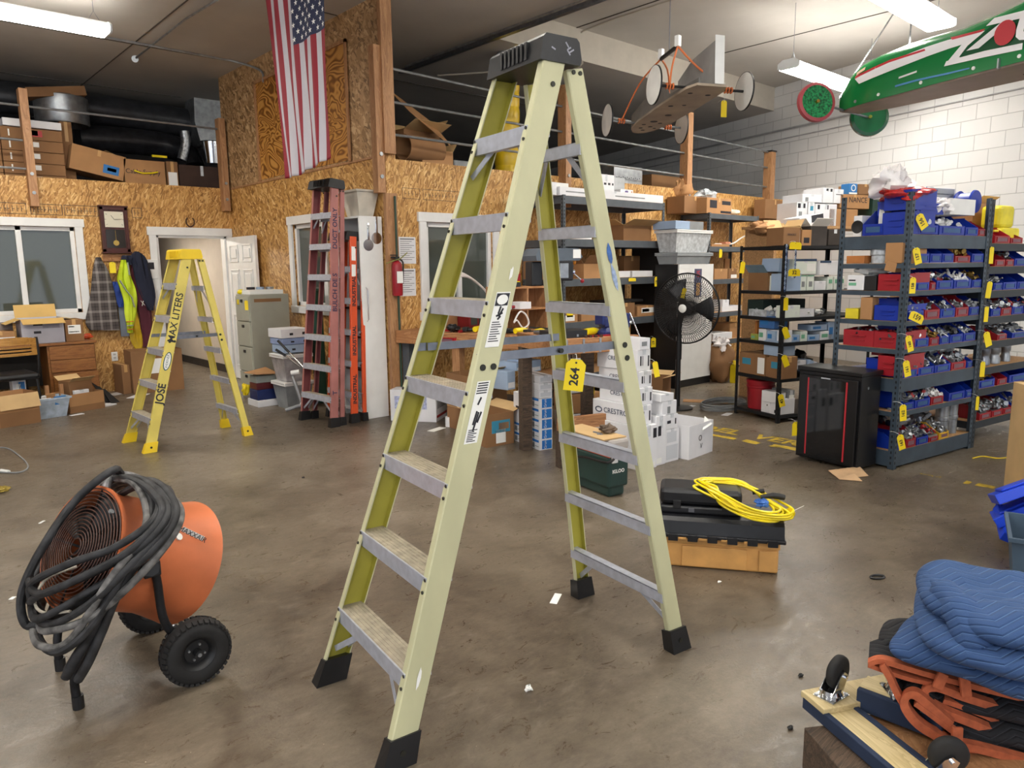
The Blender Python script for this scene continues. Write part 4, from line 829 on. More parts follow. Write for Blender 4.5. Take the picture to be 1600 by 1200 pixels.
one('black_cloth', 'heap of black cloth and cable on the fifth shelf', 'cloth', crumple(MB(), (0, 0, .1), .2, .12, .11, 31, .3, 2), BLACK, pB('F', 1278, ZB[4], .3)[0], 0, None, 60)
# lowest
p, a = pB('L', 1163, ZB[5], .17); q = thing('bucket', 'red plastic bucket with lid on the lowest shelf of the black rack', 'bucket', B0+eyb*(DB-.20)+exb*.17+Vector((0, 0, ZB[5]+.004)))
MB().lathe([(0, 0), (.125, 0), (.14, .22), (.147, .225), (.147, .245), (.141, .25), (.143, .275), (0, .275)], 28).build('pail', REDBIN, q, True); MB().lathe([(0, .276), (.15, .276), (.152, .3), (.14, .305), (0, .3)], 28).build('lid', REDBIN, q, True)
bbox('L', 5, 1186, 1199, .16, PAPER, 'small white box with a black dot by the bucket', pr=[('L', .7, .8, .45, .55, INK)], tape=False); bbox('L', 5, 1201, 1213, .16, PAPER, 'small white box with side print by the corner post', pr=[('L', .5, .9, .1, .3, INK)], tape=False)
bbox('F', 5, 1218, 1230, .11, PAPER, 'white symbol box right of the corner post, lowest shelf', pr=[('F', .2, .5, .3, .7, INK)]); bbox('F', 5, 1232, 1243, .24, GREY, 'grey tall box on the lowest shelf', pr=[('F', .2, .9, .3, .8, LABEL)]); bbox('F', 5, 1217, 1230, .11, PAPER, 'upper white symbol box right of the corner post, lowest shelf', dz=.115)
# chains hanging from the two top posts
for k, px in enumerate((1227, 1240)):
    pos = B0+exb*(.0 if k == 0 else .12)-eyb*.015; s = MB(); z = 1.74
    while z > (1.30 if k == 0 else 1.45):
        r = .014; c = Vector((0, 0, z)); s.m(0 if int(z*40) % 2 else 1).tube([c+Vector((r*math.cos(a)*(1 if int(z*40) % 2 else .3), r*.6*math.cos(a)*(0.2 if int(z*40) % 2 else 1), 1.2*r*math.sin(a))) for a in [i*.785 for i in range(8)]], .004, 5, True); z -= .022
    one('chain', '%s pale blue chain hanging on the black rack corner' % ('longer' if k == 0 else 'shorter'), 'chain', s, [LBLUE, mat('chain_navy', '27406a', .4)], pos, 0, 'chains on the black rack')
for k, (cx, cy, w_, h_, ro, tx) in enumerate(((1243, 384, 21, 11, .05, ''), (1241, 426, 21, 11, 0, '32'), (1228, 475, 8, 20, 0, ''), (1228, 520, 10, 19, -.4, ''), (1227, 564, 10, 19, -.4, ''), (1221, 626, 10, 20, -.25, '45'))):
    tagpx('yellow tag on the black rack corner, %s from the top' % ORD[k], cx, cy, w_, h_, 6.95, tx, ro)
tagpx('yellow tag on the far left post of the black rack', 1160, 418, 8, 18, 7.2, '', .1)
# stack on tops between racks, against the block wall
bd = fr(RB)
def wallbox(label, px0, px1, y0, y1, dist, m_, pr=(), **kw):
    p = D(px0, y1, dist); w_ = (px1-px0)*dist/F*1.0; return carton(label, p, kw.pop('rz', -.45), w_, kw.pop('dep', .3), (y1-y0)*dist/F, m_, pr, **kw)
# a back-to-back shelf carrying them
BS = D(1250, 352, 8.3); hz = BS.z
one('back_shelf', 'orange-edged board shelf behind the black rack', 'shelf', MB().box(-.4, 2.3, 0, .5, -.03, 0).box(-.36, -.32, .02, .48, -hz, -.03).box(2.2, 2.24, .02, .48, -hz, -.03), PARTBOARD, BS, -.29)
sx, sy = fr(-.29)
def bsb(lab, px0, px1, dz, h, m_, pr=(), y=.05, dep=.3, **kw):
    a, b = tcol(BS, sx, px0), tcol(BS, sx, px1); return carton(lab, BS+sx*a+sy*y+Vector((0, 0, dz+.001)), -.29, b-a-.004, dep, h, m_, pr, **kw)
bsb('white carton with arrows, left of the row below the block wall', 1249, 1266, 0, .26, PAPER, [('F', .1, .35, .75, .95, INK), ('F', .6, .8, .75, .95, INK), ('F', .2, .5, .4, .6, GREY)])
bsb('white carton with round mark, second of the row below the block wall', 1267, 1277, 0, .26, PAPER, [('F', .3, .8, .65, .85, TEAL)]); bsb('wide white carton with arrows, third of the row below the block wall', 1278, 1312, 0, .25, PAPER, [('F', .1, .2, .75, .95, INK), ('F', .55, .6, .75, .95, INK), ('F', .1, .3, .3, .55, GREY)])
bsb('low white carton on top at the left, with round emblem', 1257, 1288, .262, .09, PAPER, [('F', .15, .3, .1, .6, GREY)]); bsb('white carton with two dark arrows, top of the pile', 1289, 1305, .262, .17, PAPER, [('F', .3, .5, .8, .95, INK), ('F', .7, .9, .75, .95, INK)]); bsb('plain white carton at the top right of the pile', 1306, 1321, .262, .16, PAPER, [('F', .2, .8, .6, .65, INK)])
bsb('long tan carton lettered MAINTENANCE below the block wall', 1316, 1362, .21, .16, CARD, txt=[('F', 'NANCE', .09, .6, .6, INK)]); bsb('tan carton supporting the lettered one', 1300, 1345, 0, .2, CARD)
bsb('small blue box with a white zero on it', 1329, 1342, .375, .12, BLUEP, [('F', 0, 1, 0, .15, LABEL)], txt=[('F', 'O', .11, .5, .55, LABEL)], dep=.12, tape=False); bsb('small brown box right of the blue box', 1344, 1365, .375, .12, CARD2)
bsb('dark green box with black lid below the yellow tag', 1367, 1400, .0, .42, mat('dark_green_case', '1c3a30', .5), [('F', .2, .8, .75, .8, GREENP)], dep=.3); bsb('black tray on the dark green box', 1369, 1405, .43, .06, BLACK, y=.02)
# ================================================================== grey rack B with the tall boxes, between fan and black rack
GB = Vector((PL(1109, 333, 1, 6.05).x, 6.05, 0)); WBg = 1.35; zb_ = [hrow(GB, y) for y in (333, 385, 437, 490, 535, 580)]
rack('grey_shelving', 'grey steel shelf unit with boxes on top, behind the pedestal fan', GB, 0, WBg, .49, zb_[0]+.01, [(z, .07) for z in zb_], RACKG, PARTBOARD, .04)
def gb(lab, si, px0, px1, h, m_, y=.03, dep=.3, dz=0., R=GB, Z=None, **kw):
    Z = Z or zb_; b = R+Vector((0, y, Z[si]+.003+dz)); a, c = tcol(b, Vector((1, 0, 0)), px0), tcol(b, Vector((1, 0, 0)), px1); return carton(lab, b+Vector((a, 0, 0)), kw.pop('rz', 0), c-a-.004, dep, h, m_, **kw)
gb('closed brown carton beside the timber post on the grey shelf unit', 0, 1069, 1103, .24, CARD2, y=.2, opened=None, dep=.3)
gb('carton with a dark hexagon and bold printing on top of the grey shelf unit', 0, 1104, 1143, .22, CARD, pr=[('F', .12, .4, .35, .85, INK), ('F', .55, .98, .05, .2, INK), ('F', .6, .95, .6, .85, INK)])
bag('clear bag over the hexagon carton', GB+Vector((.4, .35, zb_[0]+.23)), .17, .12, .07, CLEARP, 41, .3, 6)
bag('white sacks lying flat at the right of the grey shelf unit top', GB+Vector((.80, .25, zb_[0]+.004)), .26, .2, .055, mat('sack_cream', 'ddd5c2', .6), 42, .08, 2, name='sack')
gb('dark brown carton at the back right of the grey shelf unit, by the wall', 0, 1195, 1226, .30, CARD2, y=.18, dep=.2, dz=0.003)
bag('tan folded paper sack leaning above the brown carton', GB+Vector((.08, .5, zb_[0]+.24)), .2, .1, .13, CARD, 43, .2, 3, name='paper_sack')
gb('flattened tan cartons on the second shelf of the grey unit', 1, 1112, 1140, .035, CARD, tape=False); gb('small salmon box on the second shelf of the grey unit', 1, 1134, 1142, .03, mat('salmon', 'd08a6a', .6), dz=.04, dep=.1, tape=False)
s = MB().tube([(0, 0, .01), (.5, .02, .02), (.9, .1, .12), (1.1, .05, .2)], .012, 6, sm=4); one('bent_tubes', 'thin white bent tubes lying on the second shelf', 'tube', s, WHITE, GB+Vector((.3, .1, zb_[1]+.03)), 0, None, True)
gb('tan box at the left of the third shelf, grey unit', 2, 1116, 1137, .15, CARD); gb('tan and white box next to it on the third shelf, grey unit', 2, 1138, 1151, .15, CARD2, pr=[('F', .3, 1, .05, .4, LABEL)]); gb('upright tan strips behind the boxes on the third shelf', 2, 1132, 1140, .3, CARD, y=.3, dep=.03, tape=False)
gb('white parts tray on the fourth shelf, grey unit', 3, 1128, 1158, .08, PAPER, opened=1.4, flaps=(0, 0, 0, 0), inside=PAPER); gb('small white box on the fourth shelf, grey unit', 3, 1129, 1139, .17, PAPER, y=.1)
gb('stack of white sheets on the fifth shelf, grey unit', 4, 1114, 1144, .10, PAPER, tape=False); gb('tan carton on the fifth shelf, grey unit', 4, 1140, 1158, .22, CARD, y=.1)
bag('brown paper sack full of white and red scraps on the floor', G(1128, 598)+Vector((.1, .1, 0)), .22, .18, .27, CARD2, 44, .15, 3, name='paper_sack')
bag('white and red scraps spilling from the paper sack', G(1128, 598)+Vector((.1, .1, .42)), .12, .1, .08, BAGW, 45, .4, 7, name='scraps', cat='scraps')
tagpx('small yellow tag on the second shelf of the grey unit', 1126, 396, 5, 13, (1, 6.05)); tagpx('tall yellow tag beside the paper sack', 1145, 583, 9, 28, 8.2)
# ================================================================== white locker, bins on top, black cabinet left of it
LC = Vector((PL(1058, 500, 1, 5.5).x, 5.50, 0)); ztop = hrow(LC, 413)
t = thing('storage_cabinet', 'white storage cabinet with black sides behind the pedestal fan', 'cabinet', LC, RB*0)
wl = tcol(LC, Vector((1, 0, 0)), 1110)
MB().box(0, wl, .01, .36, .0, ztop-.001, .004).build('body', BLACK, t); MB().box(.0, wl-.03, -.012, .009, .10, ztop, .004).build('door', WHITE, t)
MB().box(wl*.42, wl*.62, -.015, -.0121, ztop-.42, ztop-.06).build('sticker', mat('poster_navy', '4a4f6a', .5), t); MB().box(wl*.47, wl*.57, -.018, -.0151, ztop-.40, ztop-.24).build('sticker', mat('poster_tan', 'b78f5a', .5), t); text(t, 'IS', .12, (wl*.52, -.017, ztop-.13), (1, 0, 0), (0, 0, 1), REDP)
b = LC+Vector((0, .02, ztop+.002))
def tub(lab, loc, rz, L, W, H, m_, lid, flare=.03, name='storage_tub', grp=None):
    t = thing(name, lab, 'tub', loc, rz, grp); s = MB(); f = flare; th = .004
    s.add([(f, f, 0), (L-f, f, 0), (L-f, W-f, 0), (f, W-f, 0), (0, 0, H), (L, 0, H), (L, W, H), (0, W, H), (th, th, H), (L-th, th, H), (L-th, W-th, H), (th, W-th, H), (f+th, f+th, th), (L-f-th, f+th, th), (L-f-th, W-f-th, th), (f+th, W-f-th, th)],
          [(0, 3, 2, 1), (0, 1, 5, 4), (1, 2, 6, 5), (2, 3, 7, 6), (3, 0, 4, 7), (4, 5, 9, 8), (5, 6, 10, 9), (6, 7, 11, 10), (7, 4, 8, 11), (8, 9, 13, 12), (9, 10, 14, 13), (10, 11, 15, 14), (11, 8, 12, 15), (12, 13, 14, 15)])
    s.build('body', m_, t); r = MB(); r.box(-.012, L+.012, -.012, 0, H-.02, H).box(-.012, L+.012, W, W+.012, H-.02, H).box(-.012, 0, 0, W, H-.02, H).box(L, L+.012, 0, W, H-.02, H); r.build('rim', lid or m_, t)
    if lid: MB().box(-.014, L+.014, -.014, W+.014, H, H+.02, .006).build('lid', lid, t)
    return t
tub('grey plastic tote with lid on top of the white cabinet', b, 0, wl-.03, .33, .125, mat('tote_grey', '9a9fa2', .4, var=.08), mat('tote_grey', '9a9fa2'))
tl = thing('clear_tub', 'clear tub of white cables on the grey tote', 'tub', (0, 0, 0)); bpy.data.objects.remove(tl)
tt = tub('clear tub full of white cable with a white rim, above the fan', b+Vector((-.02, 0, .15)), 0, wl-.03, .33, .26, mat('cloudy_plastic', 'c9cdd0', .3, var=.18, scale=22), WHITE, .04)
carton('blue and white box on the clear tub, topmost in the stack', b+Vector((-.05, .0, .435)), 0, .6, .35, .1, LBLUE, [('F', .5, 1, 0, 1, GREY)], tape=False)
BK = Vector((7.95, 5.90, 0)); zk = hrow(BK, 380)
one('tall_black_cabinet', 'tall narrow black equipment cabinet between rack and white cabinet', 'cabinet', MB().box(0, .28, 0, .5, 0, zk-.03, .004).box(.02, .05, .05, .45, zk-.03, zk+.01).box(.1, .13, .05, .45, zk-.03, zk).box(.2, .24, .05, .45, zk-.03, zk+.01), BLACK, BK)
# ================================================================== pedestal fan
fb = G(1058, 638); t = thing('pedestal_fan', 'black pedestal fan with round wire cage in front of the white cabinet', 'fan', fb, 0)
hz_ = hrow(fb, 482); HC = Vector((.06, -.06, hz_)); MB().lathe([(0, 0), (.17, 0), (.17, .015), (.05, .03), (0, .03)], 28).build('base', BLACK, t, True)
MB().cyl((0, 0, .02), (0, 0, hz_-.02), .03, .024, 14).cyl((0, 0, .55), (0, 0, .75), .034, n=14).build('pole', BLACK, t, True)
q = D(1072, 482, (fb+HC-O).dot(FW)); HC = q-fb+Vector((0, 0, 0)); nrm = Vector((-.985, -.17, .04)).normalized(); Mc = nrm.to_track_quat('Z', 'Y').to_matrix().to_4x4(); Mc.translation = HC
Rf = .375; ring = lambda r, z: [Mc @ Vector((r*math.cos(a), r*math.sin(a), z)) for a in [i*math.pi/18 for i in range(36)]]
def cage(nm, zc, dome):
    s = MB(); 
    for k in range(90):
        a = k*math.pi/45; c_, s_ = math.cos(a), math.sin(a); a2 = a+.25
        s.tube([Mc @ Vector((.05*c_, .05*s_, zc+dome)), Mc @ Vector((.22*math.cos(a2-.12), .22*math.sin(a2-.12), zc+dome*.9)), Mc @ Vector((Rf*math.cos(a2), Rf*math.sin(a2), zc*.3))], .0024, 4)
    for r, z in ((Rf, zc*.3), (.28, zc+dome*.55), (.15, zc+dome*.95)): s.tube(ring(r, z), .0035 if r == Rf else .002, 5, True)
    s.build(nm, BLACK, t)
cage('front_cage', .04, .05); cage('rear_cage', -.04, -.06)
MB().tube(ring(Rf+.004, 0), .008, 6, True).build('cage_rim', BLACK, t, True)
s = MB().lathe([(0, .098), (.035, .096), (.045, .09), (.04, .086)], 24, Mc); s.build('badge', LABEL, t, True)
s = MB()
for k in range(3):
    a0 = k*2.094; vs = []; 
    for i in range(7):
        for j in range(5):
            r = .04+i*.047; a = a0+(j-2)*.15*(1+i*.08); vs.append(Mc @ Vector((r*math.cos(a), r*math.sin(a), (j-2)*.014)))
    s.add(vs, [(i*5+j, i*5+j+1, i*5+j+6, i*5+j+5) for i in range(6) for j in range(4)])
o = s.build('fan_blade', mat('blade_grey', '3a3b3e', .4, .5), t, True); o.modifiers.new('thickness', 'SOLIDIFY').thickness = .003
MB().cyl(HC-nrm*.2, HC-nrm*.02, .07, .06, 18).cyl(HC-nrm*.1, fb*0+Vector((0, 0, hz_-.12)), .02, n=10).build('motor', BLACK, t, True)
tagpx('yellow tag tied inside the fan cage', 1068, 458, 7, 16, (fb-O).dot(FW)-.2, '', .25)
# ================================================================== grey rack A over the workbench
GA = Vector((6.06, 5.86, 0)); WA_ = 1.88; za_ = [hrow(GA+Vector((WA_, 0, 0)), y) for y in (318, 377, 432, 492)]+[.3]
rack('grey_shelving', 'grey steel shelf unit behind the workbench, long white boxes on top', GA, 0, WA_, .68, za_[0]+.01, [(z, .085) for z in za_], RACKG, PARTBOARD, .04)
def ga(*a, **k): return gb(*a, R=GA, Z=za_, **k)
for k in range(2): carton('long slim white carton, %s of two across the grey shelf top' % ('front' if k == 0 else 'rear'), GA+Vector((-.03, .02+k*.13, za_[0]+.003)), 0, 1.9, .12, .095, PAPER, [('F', .05, .35, .4, .55, GREY), ('F', .5, .8, .35, .5, GREY)], grp='long slim white cartons')
carton('short white box at the left end of the slim cartons', GA+Vector((-.22, .05, za_[0]+.003)), 0, .17, .3, .14, PAPER, tape=False)
carton('white panel box with dark catches standing on the grey shelf top', GA+Vector((.93, .3, za_[0]+.003)), 0, .30, .12, .33, PAPER, [('F', .1, .25, .62, .7, INK), ('F', .35, .5, .62, .7, INK), ('F', .6, .75, .62, .7, INK), ('F', .85, .95, .62, .7, INK)])
carton('plain white-grey box behind on the grey shelf top', GA+Vector((1.3, .42, za_[0]+.003)), 0, .28, .12, .33, mat('pale_grey_box', 'b9bcbf', .6), tape=False)
carton('white software box with purple print on the grey shelf top', GA+Vector((1.33, .28, za_[0]+.003)), 0, .25, .1, .17, PAPER, [('F', .35, .6, .5, .9, mat('purple', '5c4a8a', .5)), ('F', .85, .92, .1, .9, mat('orange_print', 'd07a3a', .5))])
carton('rounded white case on the slim cartons behind the ladder', GA+Vector((.1, .25, za_[0]+.003)), 0, .25, .2, .17, WHITE, tape=False, name='plastic_case')
t = thing('metal_panel', 'grey metal rack panel with dark punched holes on the mezzanine edge', 'panel', (7.98, 6.62, 2.68), 0)
MB().box(0, .62, 0, .25, 0, .26, .003).build('body', GALV, t); s = MB()
for k in range(12): s.cyl((.06+k*.045, -.001, .10+.01*(k % 2)), (.06+k*.045, .0005, .10+.01*(k % 2)), .009, n=8)
s.build('punched_holes', INK, t)
t.location.y = 6.75
carton('open tan carton lettered with black letters on the second shelf of the grey unit', GA+Vector((1.12, .05, za_[1]+.003)), 0, .55, .4, .19, CARD2, opened=.35, flaps=(1, 1, 1, 1), txt=[])
ga('low white tray at the left of the second shelf behind the ladder', 1, 880, 925, .06, PAPER, opened=1.4, flaps=(0, 0, 0, 0), inside=PAPER)
ga('open carton with raised lid on the third shelf', 2, 912, 948, .17, CARD, opened=.8, inside=CARD2)
for k, (a, b) in enumerate(((960, 985), (988, 1020))): ga('%s white paper bundle on the third shelf' % ('left' if k == 0 else 'right'), 2, a, b, .075, PAPER, tape=False, grp='paper bundles')
ga('dark box behind the paper bundles', 2, 975, 1000, .27, CARD2, y=.4, dep=.1); ga('closed brown carton behind the drill press', 2, 846, 880, .22, CARD2)
ga('tan carton with white label and yellow sticker on the fourth shelf', 3, 878, 903, .13, CARD, pr=[('F', .2, .8, .1, .6, LABEL), ('F', .3, .7, .45, 1, YTAG)]); ga('large closed carton on the fourth shelf', 3, 908, 946, .17, CARD)
ga('dark-sided carton on the fourth shelf behind the green rail', 3, 965, 992, .18, CARD2); ga('tan carton with green lettered label on the fourth shelf', 3, 996, 1026, .13, CARD, pr=[('F', .2, .95, .3, .8, LABEL), ('F', .25, .6, .4, .7, mat('deep_teal', '1c5c5c', .5))])
ga('black flat case lying over the fourth-shelf cartons', 3, 950, 1005, .03, BLACK, dz=.19, tape=False)
tagpx('yellow tag on the right post of the grey shelf, upper', 1031, 366, 8, 18, (1, 5.86), '28'); tagpx('yellow tag on the right post of the grey shelf, middle', 1026, 440, 7, 15, (1, 5.86), '18'); tagpx('yellow tag on the right post of the grey shelf, lower', 1021, 535, 8, 15, (1, 5.86), '19')
tagpx('small flat yellow tag on the third shelf beam', 988, 437, 12, 5, (1, 5.86))
# ================================================================== black server cabinet in front of the bin rack
yaw = math.radians(-9.); n, L, W, H_ = cub(1337, 738, 1241, 1392, 590, yaw); L = min(L, .262)
exs, eys = fr(yaw)
t = thing('server_cabinet', 'black network cabinet with red-edged glass door beside the bin rack', 'cabinet', n, yaw)
SB = mat('cabinet_black', '141416', .35, .1, var=.1); SG = mat('smoked_glass', '0c0d10', .06, var=0, spec=.7); RL_ = mat('red_edge', 'b52a35', .4, var=0)
MB().box(.012, L, .0, W, .02, H_, .006).build('body', SB, t); MB().box(-.004, L+.01, -.01, W+.01, H_, H_+.035, .006).build('top_cover', SB, t)
q = MB().box(-.012, .011, .02, W-.02, .04, H_-.03, .004).build('door', SB, t)
MB().box(-.016, -.012, .11, W-.11, .06, H_-.05).build('glass_panel', SG, q)
for y in (.10, W-.112): MB().box(-.017, -.012, y, y+.012, .06, H_-.05).build('red_strip', RL_, q)
MB().box(-.018, -.012, W*.45, W*.6, H_-.045, H_-.035).build('latch_badge', CHROME, q)
MB().cyl((L*.35, -.004, H_-.09), (L*.35, .0, H_-.09), .012, n=12).build('side_lock', CHROME, t)
MB().tube([n*0+Vector((-.01, W-.02, .25)), Vector((-.014, W-.02, .30))], .001, 4).build('door_hinge', SB, t)
tagpx('yellow tag hanging on the left edge of the black network cabinet', 1243, 670, 12, 22, (n+eys*W-O).dot(FW)-.06)
one('paper_scrap', 'crumpled tan paper on the floor before the network cabinet', 'paper', MB().sheet((0, 0, .002), (.26, .02, .004), (.30, .17, .035), (.05, .2, .012), .003).sheet((.0, .0, .003), (.12, -.09, .006), (.14, .02, .03), (.03, .04, .01), .003), mat('paper_tan', 'c7a47e', .8), G(1312, 750), -.5)
# ================================================================== toolbox with the case and the yellow cord
p0, p1 = G(1034, 884), G(1219, 899); dv = p1-p0; yaw = math.atan2(dv.y, dv.x); L = dv.length; ext, eyt = fr(yaw); W = .33; hb = hrow(p1, 850)
TB = mat('toolbox_orange', 'd6a05c', .5, var=.1, scale=8); TL = mat('toolbox_black', '1b1c20', .38, var=.2, scale=18)
t = thing('tool_chest', 'orange tool chest with wide black lid on the concrete floor', 'toolbox', p0, yaw)
s = MB(); s.box(0.01, L-.01, .01, W-.01, 0, hb, .012); s.box(L*.17, L*.72, .0, .01, .01, hb*.72, .003); s.box(0.005, L-.005, .004, .01, hb*.78, hb, .003).box(L*.82, L-.02, .002, .01, .01, hb*.72, .003); s.build('body', TB, t)
s = MB(); s.box(-.02, L+.02, -.02, W+.02, hb, hb+.022, .006)
s.prism([(-.01, hb+.02), (W+.01, hb+.02), (W-.0, hb+.085), (W-.02, hb+.10), (.03, hb+.10), (.004, hb+.085)], -.012, L+.012, axis='x'); 
for k in range(6): s.box(.03+k*L/6, .03+k*L/6+.05, -.03, -.015, hb-.014, hb+.024, .003)
lid = s.build('lid', TL, t)
for k in range(5): MB().box(L*(.12+k*.19), L*(.12+k*.19)+.05, -.024, -.019, hb-.004, hb+.006).build('latch', TB, lid)
zt = hb+.10
cs = thing('power_tool_case', 'long black plastic case lying on the orange tool chest', 'case', p0+ext*.0+eyt*.07+Vector((0, 0, zt+.001)), yaw)
MB().box(-.02, .40, 0, .21, 0, .045, .012).build('lower_shell', TL, cs); MB().box(-.02, .40, 0, .21, .049, .135, .022).build('upper_shell', TL, cs)
for x in (.05, .30): MB().box(x, x+.04, -.008, .004, .03, .075, .003).build('catch', BLACK, cs)
MB().box(.13, .16, -.004, .002, .012, .035, .002).build('handle_plate', mat('grey_plastic', '55565c', .5), cs)
# extension cord coil: loops over the case end and down onto the lid
YC = mat('cord_yellow', 'f0d812', .35, var=.04); s = MB(); rnd = random.Random(5); zc = p0.z+zt
def cp(x, y, z): return p0+ext*x+eyt*y+Vector((0, 0, z))
for k in range(9):
    j = lambda a=.026: rnd.uniform(-a, a); o1, o2 = rnd.uniform(-.03, .09), rnd.uniform(-.10, .03)
    pts = [cp(.205+j()+o1, .08+j(), zt+.135+k*.003), cp(.19+j()+o1*.5, .16+j(), zt+.14+k*.003), cp(.27+j(), .24+j(), zt+.14+k*.002), cp(.42+j(), .22+j(), zt+.12+k*.004), cp(.56+o2, .17+j(), zt+.04+k*.005), cp(.615+o2+j(), .08+j(), zt+.012+k*.006), cp(.56+o2+j(), .0+j(.01), zt+.014+k*.006), cp(.42+j(), .0+j(.01), zt+.03+k*.006), cp(.30+j(), .02+j(), zt+.09+k*.005)]
    s.tube(pts, .0062, 7, True, 5)
t = thing('coiled_cable', 'coiled bright yellow extension cord draped over the black case', 'cord', (0, 0, 0)); s.build('cable', YC, t, True)
MB().tube([cp(.50, .16, zt+.09), cp(.56, .17, zt+.10), cp(.62, .18, zt+.09)], [.012, .017, .015], 10, sm=2).build('plug', BLACK, t, True)
MB().tube([cp(.46, .2, zt+.10), cp(.52, .2, zt+.115)], .012, 8).build('socket', BLACK, t, True)
crumple(MB(), cp(.50, .11, zt+.075), .035, .03, .018, 8, .3, 2).build('blue_wrapper', mat('wrap_blue', '3a72c8', .4, var=.2), t)
ytag('yellow tag lying on the right end of the tool chest lid', cp(.63, .12, zt+.02), .05, .09, '', yaw-.6, .9)
# ================================================================== cooler
n, L, W, H_ = cub(951, 780, 889, 980, 716, .1); 
dv = G(979, 767)-G(951, 780); dl = G(893, 757)-G(951, 780); yaw = math.atan2(dl.y, dl.x)-math.pi/2; exc, eyc = fr(yaw)
n, L, W, H_ = cub(951, 780, 884, 982, 706, yaw)
CG = mat('cooler_green', '26403c', .4, var=.08); OR = mat('cooler_orange', 'e2552a', .4, var=0); CL = mat('cooler_lid', 'a9a29c', .45, var=.06)
t = thing('cooler', 'dark green cooler with orange band and grey lid behind the big ladder', 'cooler', n, yaw)
f = .018; s = MB(); s.box(f, L-f, f, W-f, .0, H_*.86, .02).box(0, L, 0, W, H_*.2, H_*.88, .02); s.build('body', CG, t)
MB().box(-.004, L+.004, -.004, W+.004, H_*.86, H_*.98, .012).build('orange_band', OR, t); MB().box(-.002, L+.002, -.002, W+.002, H_*.985, H_*1.22, .022).build('lid', CL, t)
for y in (.05,): MB().box(-.02+L*.2, L*.2+.03, -.02, -.004, H_*.75, H_*1.02, .006).build('latch', WHITE, t); MB().box(L*.75, L*.75+.04, -.02, -.004, H_*.75, H_*1.0, .006).build('latch', WHITE, t)
MB().tube([(L*.3, -.01, H_*.9), (-.03, -.02, H_*.8), (-.03, W*.5, H_*.75), (-.02, W+.03, H_*.55), (.1, W+.05, H_*.4)], .009, 6, sm=4).build('handle', BLACK, t)
text(t, 'IGLOO', .034, (L*.45, -.003, H_*.56), (1, 0, 0), (0, 0, 1), LABEL, 'brand_lettering', .002, .001)
s = MB().tube([(L*.2, W*.35, H_*1.22+.01), (L*.32, W*.3, H_*1.22+.014), (L*.35, W*.5, H_*1.22+.01)], .008, 6); s.build('loose_bracket', STEEL, t)
bag('brown dried rag lying on the cardboard lid of the cooler', n+exc*(L*.72)+eyc*(W*.35)+Vector((0, 0, H_*1.27)), .05, .05, .025, mat('rag_brown', '6d5c4c', .8), 61, .35, 3, name='rag', cat='rag')
one('cardboard_sheet', 'tan cardboard sheet lying on the cooler lid', 'cardboard', MB().box(-.03, L*.95, .02, W*1.05, 0, .008), CARDIN, n+Vector((0, 0, H_*1.225)), yaw)
# ================================================================== white boxes with lettering beside the cooler
base = G(1001, 737); yaw = -.05
n, L, W, H_ = cub(1000, 737, 921, 1026, 668, yaw); exw, eyw = fr(yaw)
big_w = carton('large white carton under the stack of navy-lettered boxes', n, yaw, L, W, H_, PAPER, [('F', .5, .9, .05, .15, LABEL), ('F', .75, .95, .7, .92, INK)])
z = H_+.002; ins = .02
NAVY = mat('logo_navy', '1f3050', .4, var=0)
for k, (h, lx, wy, dx) in enumerate(((.155, .36, .52, .01), (.135, .34, .42, .03), (.125, .34, .42, .03), (.165, .36, .42, .02))):
    tx = [('L', 'CRESTRON', .048 if k != 0 else .06, .56, .5, NAVY)]
    c = carton('white navy-lettered box, %s from the bottom of the stack' % ORD[k], n+exw*dx+eyw*(.03+.01*k)+Vector((0, 0, z)), yaw, L*.75, W*.78 if k else W*.9, h, PAPER, [('F', .2, .3, .25, .7, INK), ('F', .38, .42, .25, .7, INK), ('F', .8, .9, .2, .7, INK)], txt=tx, grp='stacked navy-lettered boxes', name='lettered_box')
    if k == 0: MB().tube([Vector((-.002, W*.9*.86+.035*math.cos(a), h*.5+.02*math.sin(a))) for a in [i*.524 for i in range(12)]], .004, 5, True).build('swirl_logo', NAVY, c)
    z += h+.002
carton('small white box with open lid on top of the navy-lettered boxes', n+exw*.03+eyw*.05+Vector((0, 0, z)), yaw, L*.6, W*.4, .085, PAPER, opened=1.1, flaps=(0, 1, 0, 0), inside=PAPER, pr=[('F', .2, .7, .3, .7, GREY)])
tagpx('yellow tag on the right side of the navy-lettered stack', 1025, 577, 9, 25, (n-O).dot(FW)-.1, '', -.2)
n2, L2, W2, H2 = cub(1024, 731, 1010, 1037, 664, yaw); carton('slim white upright carton with a glass symbol', n+exw*(L+.01)+eyw*.02, yaw, .12, .3, .40, PAPER, [('F', .2, .5, .6, .8, INK), ('F', .1, .6, .04, .15, LABEL)])
xs = n+exw*(L+.14)+eyw*.03
carton('white carton with two grey label panels, low in the small pile', xs, yaw, .17, .25, .27, PAPER, [('F', .08, .92, .08, .52, mat('pale_label', 'c8cbd0', .6, var=0)), ('F', .12, .8, .6, .92, mat('pale_label', 'c8cbd0'))])
carton('white carton with glass symbol, middle of the small pile', xs+Vector((0, 0, .272)), yaw, .15, .25, .12, PAPER, [('F', .1, .4, .4, .6, INK), ('F', .75, .85, .3, .7, INK)]); carton('white carton with dark square, top of the small pile', xs+exw*-.05+Vector((0, 0, .394)), yaw, .18, .25, .11, PAPER, [('F', .35, .55, .1, .6, GREY)]); carton('thin white carton leaning on the very top of the small pile', xs+exw*-.07+Vector((0, 0, .506)), yaw, .16, .25, .06, PAPER)
n3, L3, W3, H3 = cub(1076, 719, 1036, 1113, 668, -.15)
